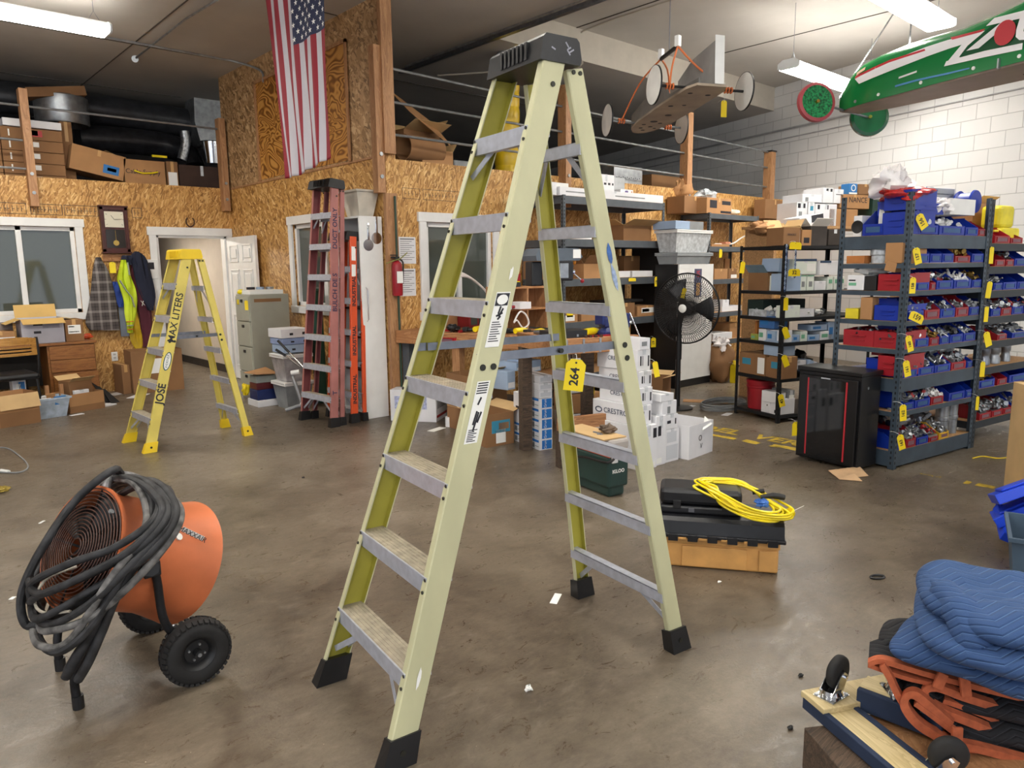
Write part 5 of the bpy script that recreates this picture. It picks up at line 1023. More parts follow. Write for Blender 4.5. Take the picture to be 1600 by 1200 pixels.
dv = G(1113, 705)-G(1076, 719); yw = math.atan2(dv.y, dv.x); n3, L3, W3, H3 = cub(1076, 719, 1044, 1113, 667, yw)
c = carton('open empty white carton at the right of the pile, torn paper on it', n3, yw, L3, .75, H3, PAPER, opened=1.45, flaps=(0, 1, 0, 0), inside=PAPER, txt=[('F', 'O', .07, .45, .55, INK), ('F', 'V', .06, .5, .3, INK)])
one('torn_paper', 'torn cream paper on the corner of the open white carton', 'paper', MB().sheet((0, 0, 0), (.16, .0, .03), (.14, .06, .09), (.08, .03, .10), .002), LABEL, n3+fr(yw)[0]*(L3*.5)+Vector((0, -.01, H3-.06)), yw)
# ================================================================== small blue and white pump boxes in a block
yaw = math.atan2(*(G(863, 700)-G(843, 703)).yx); nb = G(843, 703)
nb, Lb, Wb, Hb = cub(843, 704, 803, 863, 622, yaw); exq, eyq = fr(yaw); cw = Wb/3; ch = (hrow(nb, 623))/5
BP = mat('box_bright_blue', '2170bd', .45, var=0)
bx0 = thing('pump_box', 'small white and blue carton at the lowest right corner of the stacked block', 'box', nb, yaw, 'small blue and white cartons stacked in a block')
MB().box(0, Lb, 0, cw-.003, 0, ch-.003).build('body', PAPER, bx0); prints(bx0, Lb, cw, ch, [('F', .2, .95, .08, .92, BP), ('L', .08, .92, .72, .95, BP), ('L', .5, .9, .3, .36, GREY), ('L', .15, .45, .15, .6, GREY)])
text(bx0, 'Grun', ch*.38, (Lb*.45, -.002, ch*.5), (0, 0, 1), (-1, 0, 0), PAPER)
for r_ in range(5):
    for c_ in range(3):
        if r_ == 0 and c_ == 0: continue
        if c_ == 2 and r_ > 1: continue
        cp_ = copy_thing(bx0, nb+eyq*(cw*c_)+Vector((0, 0, ch*r_)), yaw, 'small white and blue carton, %s column of the block, %s row up' % (('right', 'middle', 'left')[c_], ORD[r_]))
carton('tall white carton with an oval mark filling the gap in the blue block', nb+eyq*(cw*2+.002)+Vector((0, 0, ch*2)), yaw, Lb, cw, ch*3, PAPER, [('L', .3, .8, .45, .55, INK)])
for r_ in range(3): carton('white bricked carton on the blue block, %s from its bottom' % ORD[r_], nb+Vector((0, 0, ch*5+.001+r_*ch*.72)), yaw, Lb, cw*2.4, ch*.7, PAPER, [('L', .1, .4, .2, .8, mat('pale_label', 'c8cbd0')), ('F', .1, .9, .2, .75, mat('pale_label', 'c8cbd0'))], grp='white cartons on the blue block')
tagpx('yellow tag hanging at the left of the white cartons on the blue block', 815, 595, 6, 23, (nb-O).dot(FW)+.05, '', .15)
tt_ = thing('red_clip', 'x', 'x'); bpy.data.objects.remove(tt_)
# under the bench: brown cartons and blue boxes
nb2, L2_, W2_, H2_ = cub(760, 700, 741, 803, 649, math.atan2(*(G(803, 692)-G(760, 700)).yx)); yb = math.atan2(*(G(803, 692)-G(760, 700)).yx)
carton('brown carton with blue panel and white label in front of the workbench', nb2, yb, L2_, .45, H2_, CARD2, [('F', .2, .86, .4, .78, TEAL), ('F', .35, .7, .08, .5, LABEL), ('F', .45, .82, .5, .7, CARD)], opened=.35, flaps=(0, 1, 1, 1))
q = nb2+Vector((.25, .55, 0)); carton('dark brown carton with cut window under the bench', q, yb, .45, .4, .55, CARD2, opened=.5, flaps=(1, 0, 0, 1))
q = G(682, 660); carton('white carton with blue print and a red stripe on the floor left of the bench', q, .62, .38, .5, .33, PAPER, [('F', .05, .95, .12, .2, REDP), ('F', .1, .9, .4, .85, mat('grey_print', 'a8a9ae', .6, var=.2, scale=60)), ('L', .1, .8, .4, .8, mat('lilac_print', 'b7bfe0', .6, var=.2, scale=40))])
one('paper_roll', 'white paper roll on the floor by the white carton', 'roll', MB().cyl((0, 0, .0), (0, 0, .1), .045, n=18), PAPER, G(703, 666), 0, None, True); one('paper_scrap', 'pale grey card lying flat on the floor', 'paper', MB().box(0, .2, 0, .08, 0, .004), LABEL, G(678, 675), .3)
for k, (cx, cy, dx, h) in enumerate(((4.75, 5.15, .4, .3), (5.25, 5.1, .35, .38), (5.2, 4.85, .3, .2))):
    pass
DD = 6.6
for k, (px0, px1, y0, y1, dist, m_, lab) in enumerate(((807, 826, 567, 580, 6.9, LBLUE, 'small pale blue carton, upper left under the bench'), (828, 862, 564, 582, 6.9, LBLUE, 'wide pale blue carton, upper right under the bench'), (793, 816, 581, 610, 6.8, LBLUE, 'pale blue carton above the white bricked cartons'))):
    p = D(px0, y1, dist); h = (y1-y0)*dist/F; lx = (px1-px0)*dist/F*.8
    carton(lab, p, .1, lx, .3, h, m_, [('F', .1, .9, .1, .4, PAPER)], tape=False)
# boxes between the rear rails of the ladder
nn = G(893, 672); yq = yaw
for k in range(2): carton('white carton with blue panels, %s of the two behind the rear rail' % ('lower' if k == 0 else 'upper'), nn+Vector((0, 0, .36+k*.16)), yaw, .22, .16, .155, PAPER, [('F', .25, .95, .1, .9, mat('panel_blue', '3a6c9c', .5)), ('L', .3, .7, .1, .9, mat('panel_blue', '3a6c9c'))])
carton('tan carton below the two blue panelled boxes', nn+Vector((-.02, 0, .16)), yaw, .35, .3, .19, CARD); carton('blue panelled carton at the very bottom behind the cooler', nn+Vector((0, 0, 0)), yaw, .3, .3, .155, PAPER, [('F', .1, .9, .1, .9, mat('panel_blue', '3a6c9c'))])
tagpx('yellow tag with dark writing behind the rear rung', 924, 602, 10, 30, (nn-O).dot(FW)-.15, 'ii')
carton('small brown carton on the floor behind the navy-lettered stack', G(1035, 622), .3, .3, .3, .24, CARD2, opened=.3, flaps=(1, 0, 0, 1)); carton('brown carton behind the fan pole', G(1017, 632)+Vector((0, .3, 0)), .1, .25, .3, .3, CARD)
one('cardboard_sheet', 'flattened tan cardboard strip on the floor by the fan base', 'cardboard', MB().box(0, .5, 0, .16, 0, .006), CARD, G(1067, 628), -1.0)
s = MB(); rnd = random.Random(8)
for k in range(6): s.tube([Vector(((.3+.03*rnd.random())*math.cos(a), (.18+.05*rnd.random())*math.sin(a), .012+.012*k)) for a in [i*.628 for i in range(10)]], .007, 5, True, 3)
one('cable_coil', 'flat coil of pale grey cable on the floor by the black rack', 'cable', s, GREY, G(1130, 637), 0, None, True)
one('paper_scrap', 'small white paper on the floor before the cable coil', 'paper', MB().box(0, .16, 0, .07, 0, .003), PAPER, G(1137, 650), .2); one('paper_scrap', 'small white paper between fan base and open carton', 'paper', MB().box(0, .14, 0, .06, 0, .003), PAPER, G(1078, 637), .1)
one('bottle_case', 'tall yellow plastic bottle beside the paper sack', 'bottle', MB().lathe([(0, 0), (.045, 0), (.05, .02), (.05, .22), (.02, .26), (.02, .3), (0, .3)], 16), YTAG, G(1146, 598), 0, None, True)
# ================================================================== workbench
BZ = .93; BO = Vector((4.72, 4.84, 0)); BYW = math.radians(15.7); bex, bey = fr(BYW); BLn = 1.74
bt = thing('workbench', 'wooden workbench with thick lumber edge below the office window', 'workbench', BO, BYW)
MB().box(0, .74, 0, BLn, BZ-.05, BZ).box(-.04, 0, -.04, BLn, BZ-.13, BZ+.002, .004).box(0, .74, -.04, 0, BZ-.13, BZ+.002, .003).build('top', LUMY, bt)
for (x, y) in ((.0, .95), (.02, 1.62), (.66, .03), (.66, 1.62)): MB().box(x, x+.09, y, y+.09, 0, BZ-.05).build('leg', OLDW if y < .1 else (LUMBER if y < 1 else RACKG), bt)
MB().box(.1, .66, .12, 1.6, .2, .225).build('lower_shelf', OLDW, bt)
# long crate-like second bench standing to the right (nearer the ladder's rear rails)
b2 = thing('crate_bench', 'lumber-framed long bench with bolt heads behind the rear ladder rails', 'workbench', G(872, 700), 0)
q0 = D(876, 555, 5.6); q1 = D(998, 532, 5.9); dv = q1-q0; yb2 = math.atan2(dv.y, dv.x); Lb2 = math.hypot(dv.x, dv.y); b2.location = (q0.x, q0.y, 0); b2.rotation_euler = (0, 0, yb2); hz2 = q0.z
s = MB().box(0, Lb2, 0, .06, hz2, hz2+.12, .004).box(0, Lb2, .06, .75, hz2+.09, hz2+.115).box(0, .05, .06, .75, hz2, hz2+.12)
s.build('top_frame', LUMX, b2); s = MB()
for k in range(5): s.box(Lb2*(.06+k*.21), Lb2*(.06+k*.21)+.018, -.006, .0, hz2+.005, hz2+.115)
s.build('metal_strap', GALV, b2)
for (x, y) in ((.05, .05), (Lb2-.05, .05), (.05, .7), (Lb2-.05, .7)): MB().box(x-.045, x+.045, y-.04, y+.04, 0, hz2).build('leg', OLDW, b2)
MB().box(0, Lb2, .02, .06, .30, .40).build('stretcher', LUMX, b2)
ZT = hz2+.117; e2, f2 = fr(yb2); B2 = Vector((q0.x, q0.y, 0))
def b2p(px, y=.05, z=None): b = B2+f2*y+Vector((0, 0, ZT if z is None else z)); return b+e2*tcol(b, e2, px)
# tools on it
def drill(lab, p, rz):
    t = thing('power_drill', lab, 'drill', p, rz); MB().tube([(0, 0, .03), (.10, 0, .03), (.16, 0, .03)], [.028, .03, .016], 12).build('housing', YC, t, True)
    MB().tube([(.03, 0, .025), (.01, .09, .02)], .018, 8).build('handle', BLACK, t); MB().box(-.03, .045, .08, .13, .005, .05, .006).build('battery', BLACK, t); MB().cyl((.16, 0, .03), (.20, 0, .03), .012, .006, 10).build('chuck', BLACK, t)
drill('yellow and black cordless drill lying right on the lumber bench', b2p(916, .2), .1)
one('rule', 'red plastic strip lying on the lumber bench', 'strip', MB().box(0, .2, 0, .03, 0, .015), REDBIN, b2p(921, .04), yb2); one('bolt_row', 'row of rusty bolts along the lumber bench edge', 'bolts', MB().box(0, .02, 0, .02, 0, .02).box(.04, .06, 0, .02, 0, .02).box(.09, .11, 0, .02, 0, .02).box(.14, .16, 0, .02, 0, .02), mat('rust', '4a3020', .8), b2p(915, .005), yb2, kind='stuff')
carton('low black case with clips on the lumber bench', b2p(862, .05), yb2, .32, .2, .06, BLACK, [('F', .3, .4, .2, .5, GALV), ('F', .7, .75, .2, .5, GALV)], tape=False, name='tool_case', cat='case')
vt = thing('bench_vise', 'dark blue bench vise with a long chrome handle', 'vise', b2p(958, .12), yb2)
VB = mat('vise_blue', '1c2c6a', .4, var=.1); MB().box(-.08, .08, 0, .16, 0, .03, .006).lathe([(0, .03), (.07, .03), (.05, .06), (0, .06)], 16, Matrix.Translation((0, .08, 0))).build('base', VB, vt); MB().box(-.06, .12, .03, .13, .06, .14, .012).box(.13, .18, .02, .14, .05, .17, .01).box(-.09, -.06, .02, .14, .08, .17, .01).build('jaws', VB, vt)
MB().cyl((.12, .08, .09), (.23, .08, .09), .014).cyl((.215, .08, .17), (.29, .0, -.08), .006).build('handle', CHROME, vt)
# drill press
dp = thing('drill_press', 'grey and black bench drill press with red ball lever', 'drill press', B2+e2*.0, yb2); pz = D(870, 392, 5.95); dp.location = (pz.x, pz.y, ZT); k_ = 5.95/F
MB().cyl((0, .08, 0), (0, .08, pz.z-ZT-.02), .03, n=16).box(-.14, .14, -.14, .16, 0, .03, .01).build('column', STEEL, dp)
zh = pz.z-ZT
s = MB().prism([(-.23, zh-.08), (.16, zh-.08), (.19, zh-.05), (.15, zh+.02), (-.20, zh+.02), (-.24, zh-.04)], -.09, .16); s.build('belt_cover', mat('press_grey', '59626c', .5), dp)
MB().box(.10, .17, -.095, -.0901, zh-.06, zh+.01).build('printed_label', LABEL, dp); MB().box(-.06, .10, -.1, .12, zh-.24, zh-.081, .01).build('head', BLACK, dp); MB().box(-.03, .05, -.108, -.1, zh-.22, zh-.1, .004).build('front_plate', GALV, dp)
MB().cyl((.02, .0, zh-.33), (.02, .0, zh-.24), .022, n=14).cyl((.02, 0, zh-.37), (.02, 0, zh-.33), .012, n=10).build('chuck', BLACK, dp)
MB().box(-.23, -.13, .0, .12, zh-.28, zh-.085, .01).build('motor', BLACK, dp)
lv = MB().cyl((.10, -.02, zh-.17), (.15, -.02, zh-.17), .02, n=12).cyl((.13, -.02, zh-.17), (.20, -.06, zh-.24), .006).cyl((.13, -.02, zh-.17), (.13, -.05, zh-.10), .006).build('feed_lever', CHROME, dp)
MB().blob((.205, -.063, zh-.245), .017, .017, .017, 1, 0, 8).build('lever_ball', REDBIN, lv, True); MB().blob((.13, -.055, zh-.09), .017, .02, .025, 1, 0, 8).build('lever_ball', mat('ball_orange', 'e08a20', .4), lv, True)
# things on the main workbench
def onb(px, y, z=None): b = BO+bex*((y-5.75)*1.1)+Vector((0, 0, BZ+.003 if z is None else z)); return b+bey*tcol(b, bey, px)
parts_bin('red hopper bin on the workbench behind the ladder step', onb(697, 5.75, BZ-.10)-bex*.05+bey*.1, BYW-math.pi/2, .26, .16, .12, 'red', None, None)
carton('tan carton on the workbench below the window', onb(693, 6.05), BYW, .3, .2, .30, CARD, tape=False)
carton('red-framed glass organiser box next to the tan carton', onb(733, 6.2), 0, .25, .2, .3, mat('dark_red', '7a1a1e', .5), [('F', .1, .45, .1, .9, GLASSM), ('F', .55, .9, .1, .9, GLASSM)], tape=False)
s = MB(); rnd = random.Random(3)
for k in range(4): s.tube([Vector((-.3, 0, .35)), Vector((-.1, 0, .50+.02*k)), Vector((.15, .02*k, .52+.01*k)), Vector((.38, .03, .40)), Vector((.45, .0, .3))], .012, 6, sm=4)
one('cable_bundle', 'arched bundle of white and pink cables over the workbench', 'cables', s, mat('pinkish_cable', 'd9cfc9', .5), onb(715, 6.2)+Vector((0, 0, .02)), 0, None, True)
rs = thing('bench_riser', 'small open wooden shelf riser standing on the workbench', 'shelf', onb(790, 6.05), 0)
for x in (0, .30, .58): MB().box(x, x+.02, 0, .3, 0, .42).build('upright', LUMBER, rs)
for z in (.2, .42): MB().box(0, .6, 0, .3, z, z+.02).build('board', LUMX, rs)
drill('black and red cordless drill upright on the riser', onb(812, 6.1, BZ+.445), 2.2); carton('red tool case on the riser', onb(795, 6.1, BZ+.445), 0, .16, .2, .13, REDBIN, tape=False, name='tool_case', cat='case'); carton('white battery charger on the riser shelf', onb(812, 6.08, BZ+.225), 0, .16, .15, .07, PAPER, tape=False, name='battery_charger', cat='charger'); one('pipe_clamp', 'red tube lying across the riser shelf', 'tube', MB().cyl((0, 0, 0), (.3, 0, .02), .016), REDBIN, onb(790, 6.0, BZ+.24), 0)
s = MB().tube([(0, 0, 0), (.08, 0, .10), (.16, 0, .07), (.2, 0, -.02), (.12, 0, -.06), (.04, 0, .02)], .009, 6, True, 5); one('cable_loop', 'looped white cable hanging off the riser', 'cable', s, WHITE, onb(803, 6.0, BZ+.10), 0, None, True)
drill('yellow and black cordless drill at the front edge of the workbench', onb(805, 5.85), .05); drill('second yellow drill lying nearer the ladder rail', onb(838, 5.85), .3); drill('yellow drill lying behind the red hopper bin', onb(742, 5.85), .4)
carton('black tool tray with cables at the left end of the workbench', onb(645, 6.0), 0, .3, .25, .09, BLACK, tape=False, name='tool_tray', cat='tray'); 
s = MB().tube([(0, 0, .02), (.1, .0, .07), (.25, .02, .08), (.4, 0, .03)], .009, 6, sm=4); one('cable_loop', 'grey cable arching over the black tool tray', 'cable', s, GREY, onb(640, 5.95, BZ+.08), 0, None, True)
bag('small dark tangle of cords on the workbench edge', onb(708, 5.8)+Vector((0, 0, .01)), .07, .05, .03, BLACK, 71, .3, 3, name='cord_tangle', cat='cords')
# ================================================================== floor marking and debris
FYM = mat('floor_yellow_worn', 'c3a52c', .6, var=.25, scale=18); YP = mat('floor_white_worn', '8f8676', .6, var=.2, scale=20)
def decal(lab, pts, m_=FYM, h=.0012): 
    s = MB(); n_ = len(pts); s.add([(p.x, p.y, h) for p in pts], [tuple(range(n_))]); return s
s = MB(); rnd = random.Random(6)
def tapeseg(v0, v1, x0, x1, seed):
    r = random.Random(seed); N = 9; a = [(x0+r.uniform(-.012, .018), v0+(v1-v0)*i/N) for i in range(N+1)]; b = [(x1+r.uniform(-.018, .012), v0+(v1-v0)*i/N) for i in range(N+1)]
    for i in range(N):
        if r.random() < .1: continue
        s.add([(*a[i], .0012), (*b[i], .0012), (*b[i+1], .0012), (*a[i+1], .0012)], [(0, 1, 2, 3)])
tapeseg(3.95, 3.25, 5.82, 5.90, 1); tapeseg(3.22, 2.86, 5.84, 5.93, 2); tapeseg(1.62, 1.28, 5.80, 5.88, 3); tapeseg(1.28, .9, 5.78, 5.90, 4); tapeseg(1.92, 1.78, 5.83, 5.86, 5)
o = s.build('trim_floor_tape', FYM); o['kind'] = 'structure'
tm = text(None, 'DEL  VERY', .26, (6.08, 3.42, .0012), (0, -1, 0), (1, 0, 0), FYM, 'trim_floor_lettering', .0008, .006); tm['kind'] = 'structure'
one('rubber_ring', 'small black rubber ring on the floor right of the tool chest', 'ring', MB().tube([(.035*math.cos(a)*1.1, .02*math.sin(a), .006) for a in [i*.52 for i in range(12)]], .006, 6, True), BLACK, G(1371, 903), -.5, None, True)
for k, (x, y, sz) in enumerate(((1251, 1057, .012), (1235, 1139, .012), (474, 747, .012))): one('rubber_bit', 'small dark bit of rubber on the floor, %s' % ('near the dolly caster', 'left of the old timber', 'between the fan heater and ladders')[k], 'bit', MB().blob((0, 0, .006), sz, sz*.7, .006, k, .2, 6), BLACK, G(x, y), 0, None, True)
one('paint_flake', 'flat pale strip of tape by the rear ladder foot', 'tape', MB().box(0, .11, 0, .035, 0, .0015), LABEL, G(870, 944), .55)
one('paper_scrap', 'crumpled white speck of paper right of the front ladder foot', 'paper', MB().blob((0, 0, .01), .015, .012, .01, 4, .4, 5), LABEL, G(826, 1079), 0)
one('paper_scrap', 'small white chip below the tool chest', 'paper', MB().blob((0, 0, .004), .012, .008, .004, 5, .2, 5), LABEL, G(1124, 910), 0); one('paper_scrap', 'small white paper chip at the left of the floor, upper', 'paper', MB().box(0, .05, 0, .015, 0, .003), LABEL, G(64, 818), .9); one('paper_scrap', 'small cream chip at the left of the floor, lower', 'paper', MB().box(0, .03, 0, .02, 0, .003), LABEL, G(20, 937), .9)
s = MB().tube([G(-20, 700, .006), G(10, 700, .006), G(30, 712, .006), G(44, 728, .006), G(30, 738, .006), G(-10, 737, .01)], .006, 6, sm=5); t = thing('extension_lead', 'dark grey cord with white plug at the left edge of the floor', 'cord', (0, 0, 0)); s.build('cable', GREY, t, True); MB().cyl(G(2, 735, .012), G(14, 737, .012), .013, n=8).build('plug', LABEL, t)
bag('tuft of yellow dry straw at the left edge of the floor', G(0, 768), .05, .05, .015, mat('straw', 'a08a3a', .8), 81, .4, 8, name='straw_tuft', cat='straw')
# ================================================================== barrel fan with coiled hose
C0 = Vector((.80, 3.05, 0)); 
bf = thing('barrel_fan', 'tilted orange barrel fan on two black wheels, draped with hose', 'fan', (0, 0, 0))
ORB = mat('fan_orange', 'cf7246', .45, var=.12, scale=5, bump=.05); ORI = mat('fan_orange_dark', 'b3532b', .5, var=.1)
til = math.radians(28); ax_ = Vector((-math.cos(til), -.27, math.sin(til))).normalized(); DC = PL(202, 866, 1, 3.02)
Md = ax_.to_track_quat('Z', 'Y').to_matrix().to_4x4(); Md.translation = DC      # +z = towards the grille
Rd = .215; hL = .20
prof = [(Rd*1.0, -hL*.80), (Rd*1.0, hL-.02), (Rd+.012, hL-.01), (Rd+.014, hL), (Rd-.004, hL), (Rd-.006, -hL*.8)]
prof = [(Rd+.036, -hL-.03), (Rd+.032, -hL-.02), (Rd+.012, -hL+.06), (Rd, -hL*.4), (Rd, hL-.03), (Rd+.014, hL-.012), (Rd+.014, hL), (Rd-.004, hL-.004), (Rd-.01, -hL*.4), (Rd+.004, -hL+.06), (Rd+.028, -hL-.025)]
MB().lathe(prof, 56, Md, True).build('drum', ORB, bf, 50)
# front wire grille: concentric rings and spokes
s = MB()
def dr(r, z, n=48): return [Md @ Vector((r*math.cos(a), r*math.sin(a), z)) for a in [i*2*math.pi/n for i in range(n)]]
for i in range(15): s.tube(dr(.03+i*.0135, hL+.018-.016*(i/14)**2), .0026, 5, True)
s.build('front_grille', mat('grille_dark', '4a2e24', .5, var=.1), bf, True); s = MB()
for k in range(4): a = k*math.pi/4; s.bar(Md @ Vector((-Rd*math.cos(a), -Rd*math.sin(a), hL-.004)), Md @ Vector((Rd*math.cos(a), Rd*math.sin(a), hL-.004)), .008, .004, ax_)
s.build('grille_spokes', BLACK, bf)
MB().cyl(Md @ Vector((0, 0, -.1)), Md @ Vector((0, 0, .14)), .09, n=24).build('motor', BLACK, bf, True)
s = MB()
for k in range(5):
    vs = []; a0 = k*1.2566
    for i in range(5):
        for j in range(4): r = .06+i*.034; a = a0+(j-1.5)*.22; vs.append(Md @ Vector((r*math.cos(a), r*math.sin(a), .15+(j-1.5)*.03)))
    s.add(vs, [(i*4+j, i*4+j+1, i*4+j+5, i*4+j+4) for i in range(4) for j in range(3)])
o = s.build('fan_blade', BLACK, bf, True); o.modifiers.new('t', 'SOLIDIFY').thickness = .004
MB().cyl(Md @ Vector((0, 0, .05)), Md @ Vector((0, 0, -hL)), Rd-.03, n=24).build('inner_shroud', DARK, bf, True)
# round label rivets and name plate on the drum (towards the camera)
def drum_pt(px, py, out=.0):
    d = ray(px, py); inv = Md.inverted(); o_ = inv @ O; dd = inv.to_3x3() @ d; r = Rd+out; a = dd.x**2+dd.y**2; b = o_.x*dd.x+o_.y*dd.y; c = o_.x**2+o_.y**2-r*r; q = b*b-a*c
    return O+d*((-b-math.sqrt(max(q, 0)))/a)
for k, (px, py) in enumerate(((173, 800), (279, 839), (312, 848))): c = drum_pt(px, py); nn_ = (c-DC); nn_ -= ax_*nn_.dot(ax_); nn_.normalize(); MB().cyl(c, c+nn_*.006, .010 if k != 1 else .014, n=12).build('rivet' if k != 1 else 'round_sticker', GALV if k != 1 else LABEL, bf)
s = MB(); rnd = random.Random(2)
a, b = drum_pt(285, 826, .02), drum_pt(318, 842, .03); s.bar(a, b, .002, .018, (0, 0, 1)); s.build('name_plate', LABEL, bf)
text(bf, 'MAXXAIR', .028, (a+b)/2+Vector((-.004, -.006, 0)), (b-a), (0, 0, 1), INK, 'plate_lettering', .001)
# frame: bent tubes, wheels, legs
ax_w = Vector((0, 1, 0)); WR = .128
def wheel(root, c, w_, r, nm='wheel'):
    M = Matrix.Rotation(-math.pi/2, 4, 'X'); M.translation = c; s = MB()
    s.lathe([(r*.52, -w_*.42), (r*.62, -w_*.5), (r*.86, -w_*.48), (r*.97, -w_*.28), (r, 0), (r*.97, w_*.28), (r*.86, w_*.48), (r*.62, w_*.5), (r*.52, w_*.42)], 40, M, True)
    for k in range(36):
        a = k*2*math.pi/36
        for sd in (-1, 1):
            p = Vector((r*.985*math.cos(a+.045*sd), r*.985*math.sin(a+.045*sd), sd*w_*.2)); q = Vector((r*.93*math.cos(a+.045*sd), r*.93*math.sin(a+.045*sd), sd*w_*.46)); s.bar(M @ p, M @ q, .013, .009, M.to_3x3() @ Vector((math.cos(a), math.sin(a), 0)))
    o = s.build('tyre', RUBBER, root, 50); s = MB()
    s.lathe([(0, -w_*.1), (r*.35, -w_*.1), (r*.42, -w_*.32), (r*.53, -w_*.40), (r*.53, w_*.4), (r*.42, w_*.32), (r*.35, w_*.1), (0, w_*.1)], 32, M); s.lathe([(0, -w_*.5), (r*.12, -w_*.5), (r*.12, w_*.5), (0, w_*.5)], 16, M)
    s.m(1)
    for k in range(4): a = k*1.57+.4; p = Vector((r*.24*math.cos(a), r*.24*math.sin(a), -w_*.1)); s.cyl(M @ p, M @ (p-Vector((0, 0, .008))), r*.035, n=8)
    s.cyl(M @ Vector((0, 0, -w_*.5)), M @ Vector((0, 0, -w_*.56)), r*.06, n=8); s.build('hub', [BLACK, GALV], root, 50)
nw = PL(306, 1018, 1, 2.77); nw = Vector((nw.x, 2.77, WR)); fw_ = Vector((nw.x-.0, 3.33, WR))
wheel(bf, nw, .085, WR); wheel(bf, fw_, .085, WR)
MB().cyl(nw-Vector((0, .0, 0)), fw_, .011, n=10).build('axle', STEEL, bf)
FRM = mat('frame_black', '1d1d20', .45, .3, var=.3, scale=30)
for y, nm in ((2.80, 0), (3.30, 1)):
    top = PL(236, 885, 1, y) if nm == 0 else Vector((DC.x-.05, 3.30, DC.z+.0)); ft = G(123, 1106) if nm == 0 else G(95, 1046)
    h1 = PL(245, 905, 1, y) if nm == 0 else top+Vector((.04, 0, -.05))
    MB().tube([Vector((nw.x, y, WR)), Vector((nw.x-.09, y, WR+.13)), h1, top], .016, 10, sm=5).build('wheel_strut', FRM, bf, True)
    t0 = PL(180, 900, 1, 2.80) if nm == 0 else Vector((DC.x-.12, 3.30, DC.z-.02)); k1 = ft+Vector((.0, 0, .13)); k2 = ft+(t0-ft)*.55+Vector((-.02, 0, 0))
    MB().tube([ft, k1, k2, t0, top], .016, 10, sm=5).build('front_leg', FRM, bf, True); MB().cyl(ft, ft+Vector((0, 0, .05)), .02, n=12).build('leg_cap', BLACK, bf)
MB().box(-.03, .03, -.02, .02, -.03, .03, .006, Matrix.Translation(PL(236, 888, 1, 2.79))).cyl(PL(236, 888, 1, 2.75), PL(236, 888, 1, 2.82), .03, n=8).build('clamp_knob', BLACK, bf)
# handle hoop above the drum
MB().tube([D(158, 830, 2.80), D(166, 760, 2.80), D(182, 742, 2.9), D(222, 752, 3.05), D(238, 790, 3.2)], .017, 10, sm=5).build('carry_handle', mat('handle_grey', '8e8e90', .5, .5, var=.3, scale=40), bf, True)
# hose loops: drape from above the drum down to the lower left, in front of and behind it
HO = mat('hose_black', '2c2c2e', .65, var=.4, scale=26, bump=.2); HO2 = mat('hose_dusty', '6c6a68', .75, var=.4, scale=22, bump=.2)
hz3 = thing('hose', 'coil of thick black dusty hose slung over the orange barrel fan', 'hose', (0, 0, 0))
loops = [  # (px, py, depth)
 [(176, 735, 2.75), (120, 780, 2.70), (70, 850, 2.62), (36, 920, 2.60), (36, 968, 2.60), (60, 975, 2.60), (150, 925, 2.52), (230, 850, 2.52), (268, 800, 2.62), (262, 765, 2.85), (230, 755, 3.1), (192, 742, 2.95)],
 [(215, 750, 2.8), (240, 760, 2.68), (262, 800, 2.55), (225, 850, 2.48), (150, 893, 2.48), (62, 930, 2.52), (48, 940, 2.6), (48, 915, 2.75), (100, 830, 2.9), (165, 765, 3.0)],
 [(222, 750, 2.8), (256, 762, 2.66), (275, 806, 2.56), (230, 868, 2.48), (150, 918, 2.47), (66, 965, 2.50), (50, 952, 2.6), (56, 910, 2.8), (110, 820, 3.0), (170, 762, 3.0)],
 [(228, 752, 2.85), (266, 775, 2.68), (282, 812, 2.58), (236, 880, 2.5), (150, 960, 2.46), (80, 985, 2.49), (62, 975, 2.6), (70, 930, 2.85), (120, 820, 3.1), (180, 765, 3.05)],
 [(218, 748, 2.75), (246, 775, 2.62), (240, 812, 2.52), (180, 855, 2.47), (110, 880, 2.48), (50, 912, 2.55), (56, 945, 2.6), (80, 955, 2.8), (110, 850, 3.0), (170, 758, 3.0)],
 [(204, 752, 2.72), (228, 790, 2.60), (222, 838, 2.5), (172, 905, 2.45), (110, 1000, 2.47), (66, 1010, 2.5), (52, 985, 2.6), (62, 940, 2.8), (100, 850, 2.9), (160, 760, 2.9)],
 [(210, 754, 2.76), (250, 768, 2.64), (268, 812, 2.55), (215, 872, 2.47), (150, 936, 2.45), (92, 972, 2.48), (60, 968, 2.58), (64, 925, 2.8), (116, 830, 3.0), (172, 762, 3.0)],
 [(200, 748, 2.74), (236, 768, 2.62), (252, 806, 2.53), (200, 862, 2.46), (120, 905, 2.45), (62, 928, 2.5), (46, 900, 2.62), (70, 850, 2.75), (130, 790, 2.85), (172, 752, 2.85)],
 [(212, 760, 2.72), (238, 800, 2.58), (205, 870, 2.48), (150, 970, 2.46), (95, 1018, 2.47), (62, 1000, 2.55), (64, 950, 2.8), (110, 840, 3.0)],
]
for k, lp in enumerate(loops):
    MB().tube([D(x, y, d) for x, y, d in lp], .0135 if k else .015, 9, True, 7).build('hose_loop', HO2 if k in (3, 5) else HO, hz3, True)
MB().tube([D(226, 852, 2.50), D(178, 912, 2.47), D(145, 985, 2.50), D(112, 1040, 2.52), D(103, 1058, 2.53)], [.013, .016, .02, .02, .017], 10, sm=5).build('hose_tail', HO, hz3, True)
MB().tube([D(238, 850, 2.52), D(190, 915, 2.49), D(160, 985, 2.5), D(138, 1035, 2.5), D(122, 1062, 2.52)], .016, 10, sm=5).build('hose_tail', HO, hz3, True)
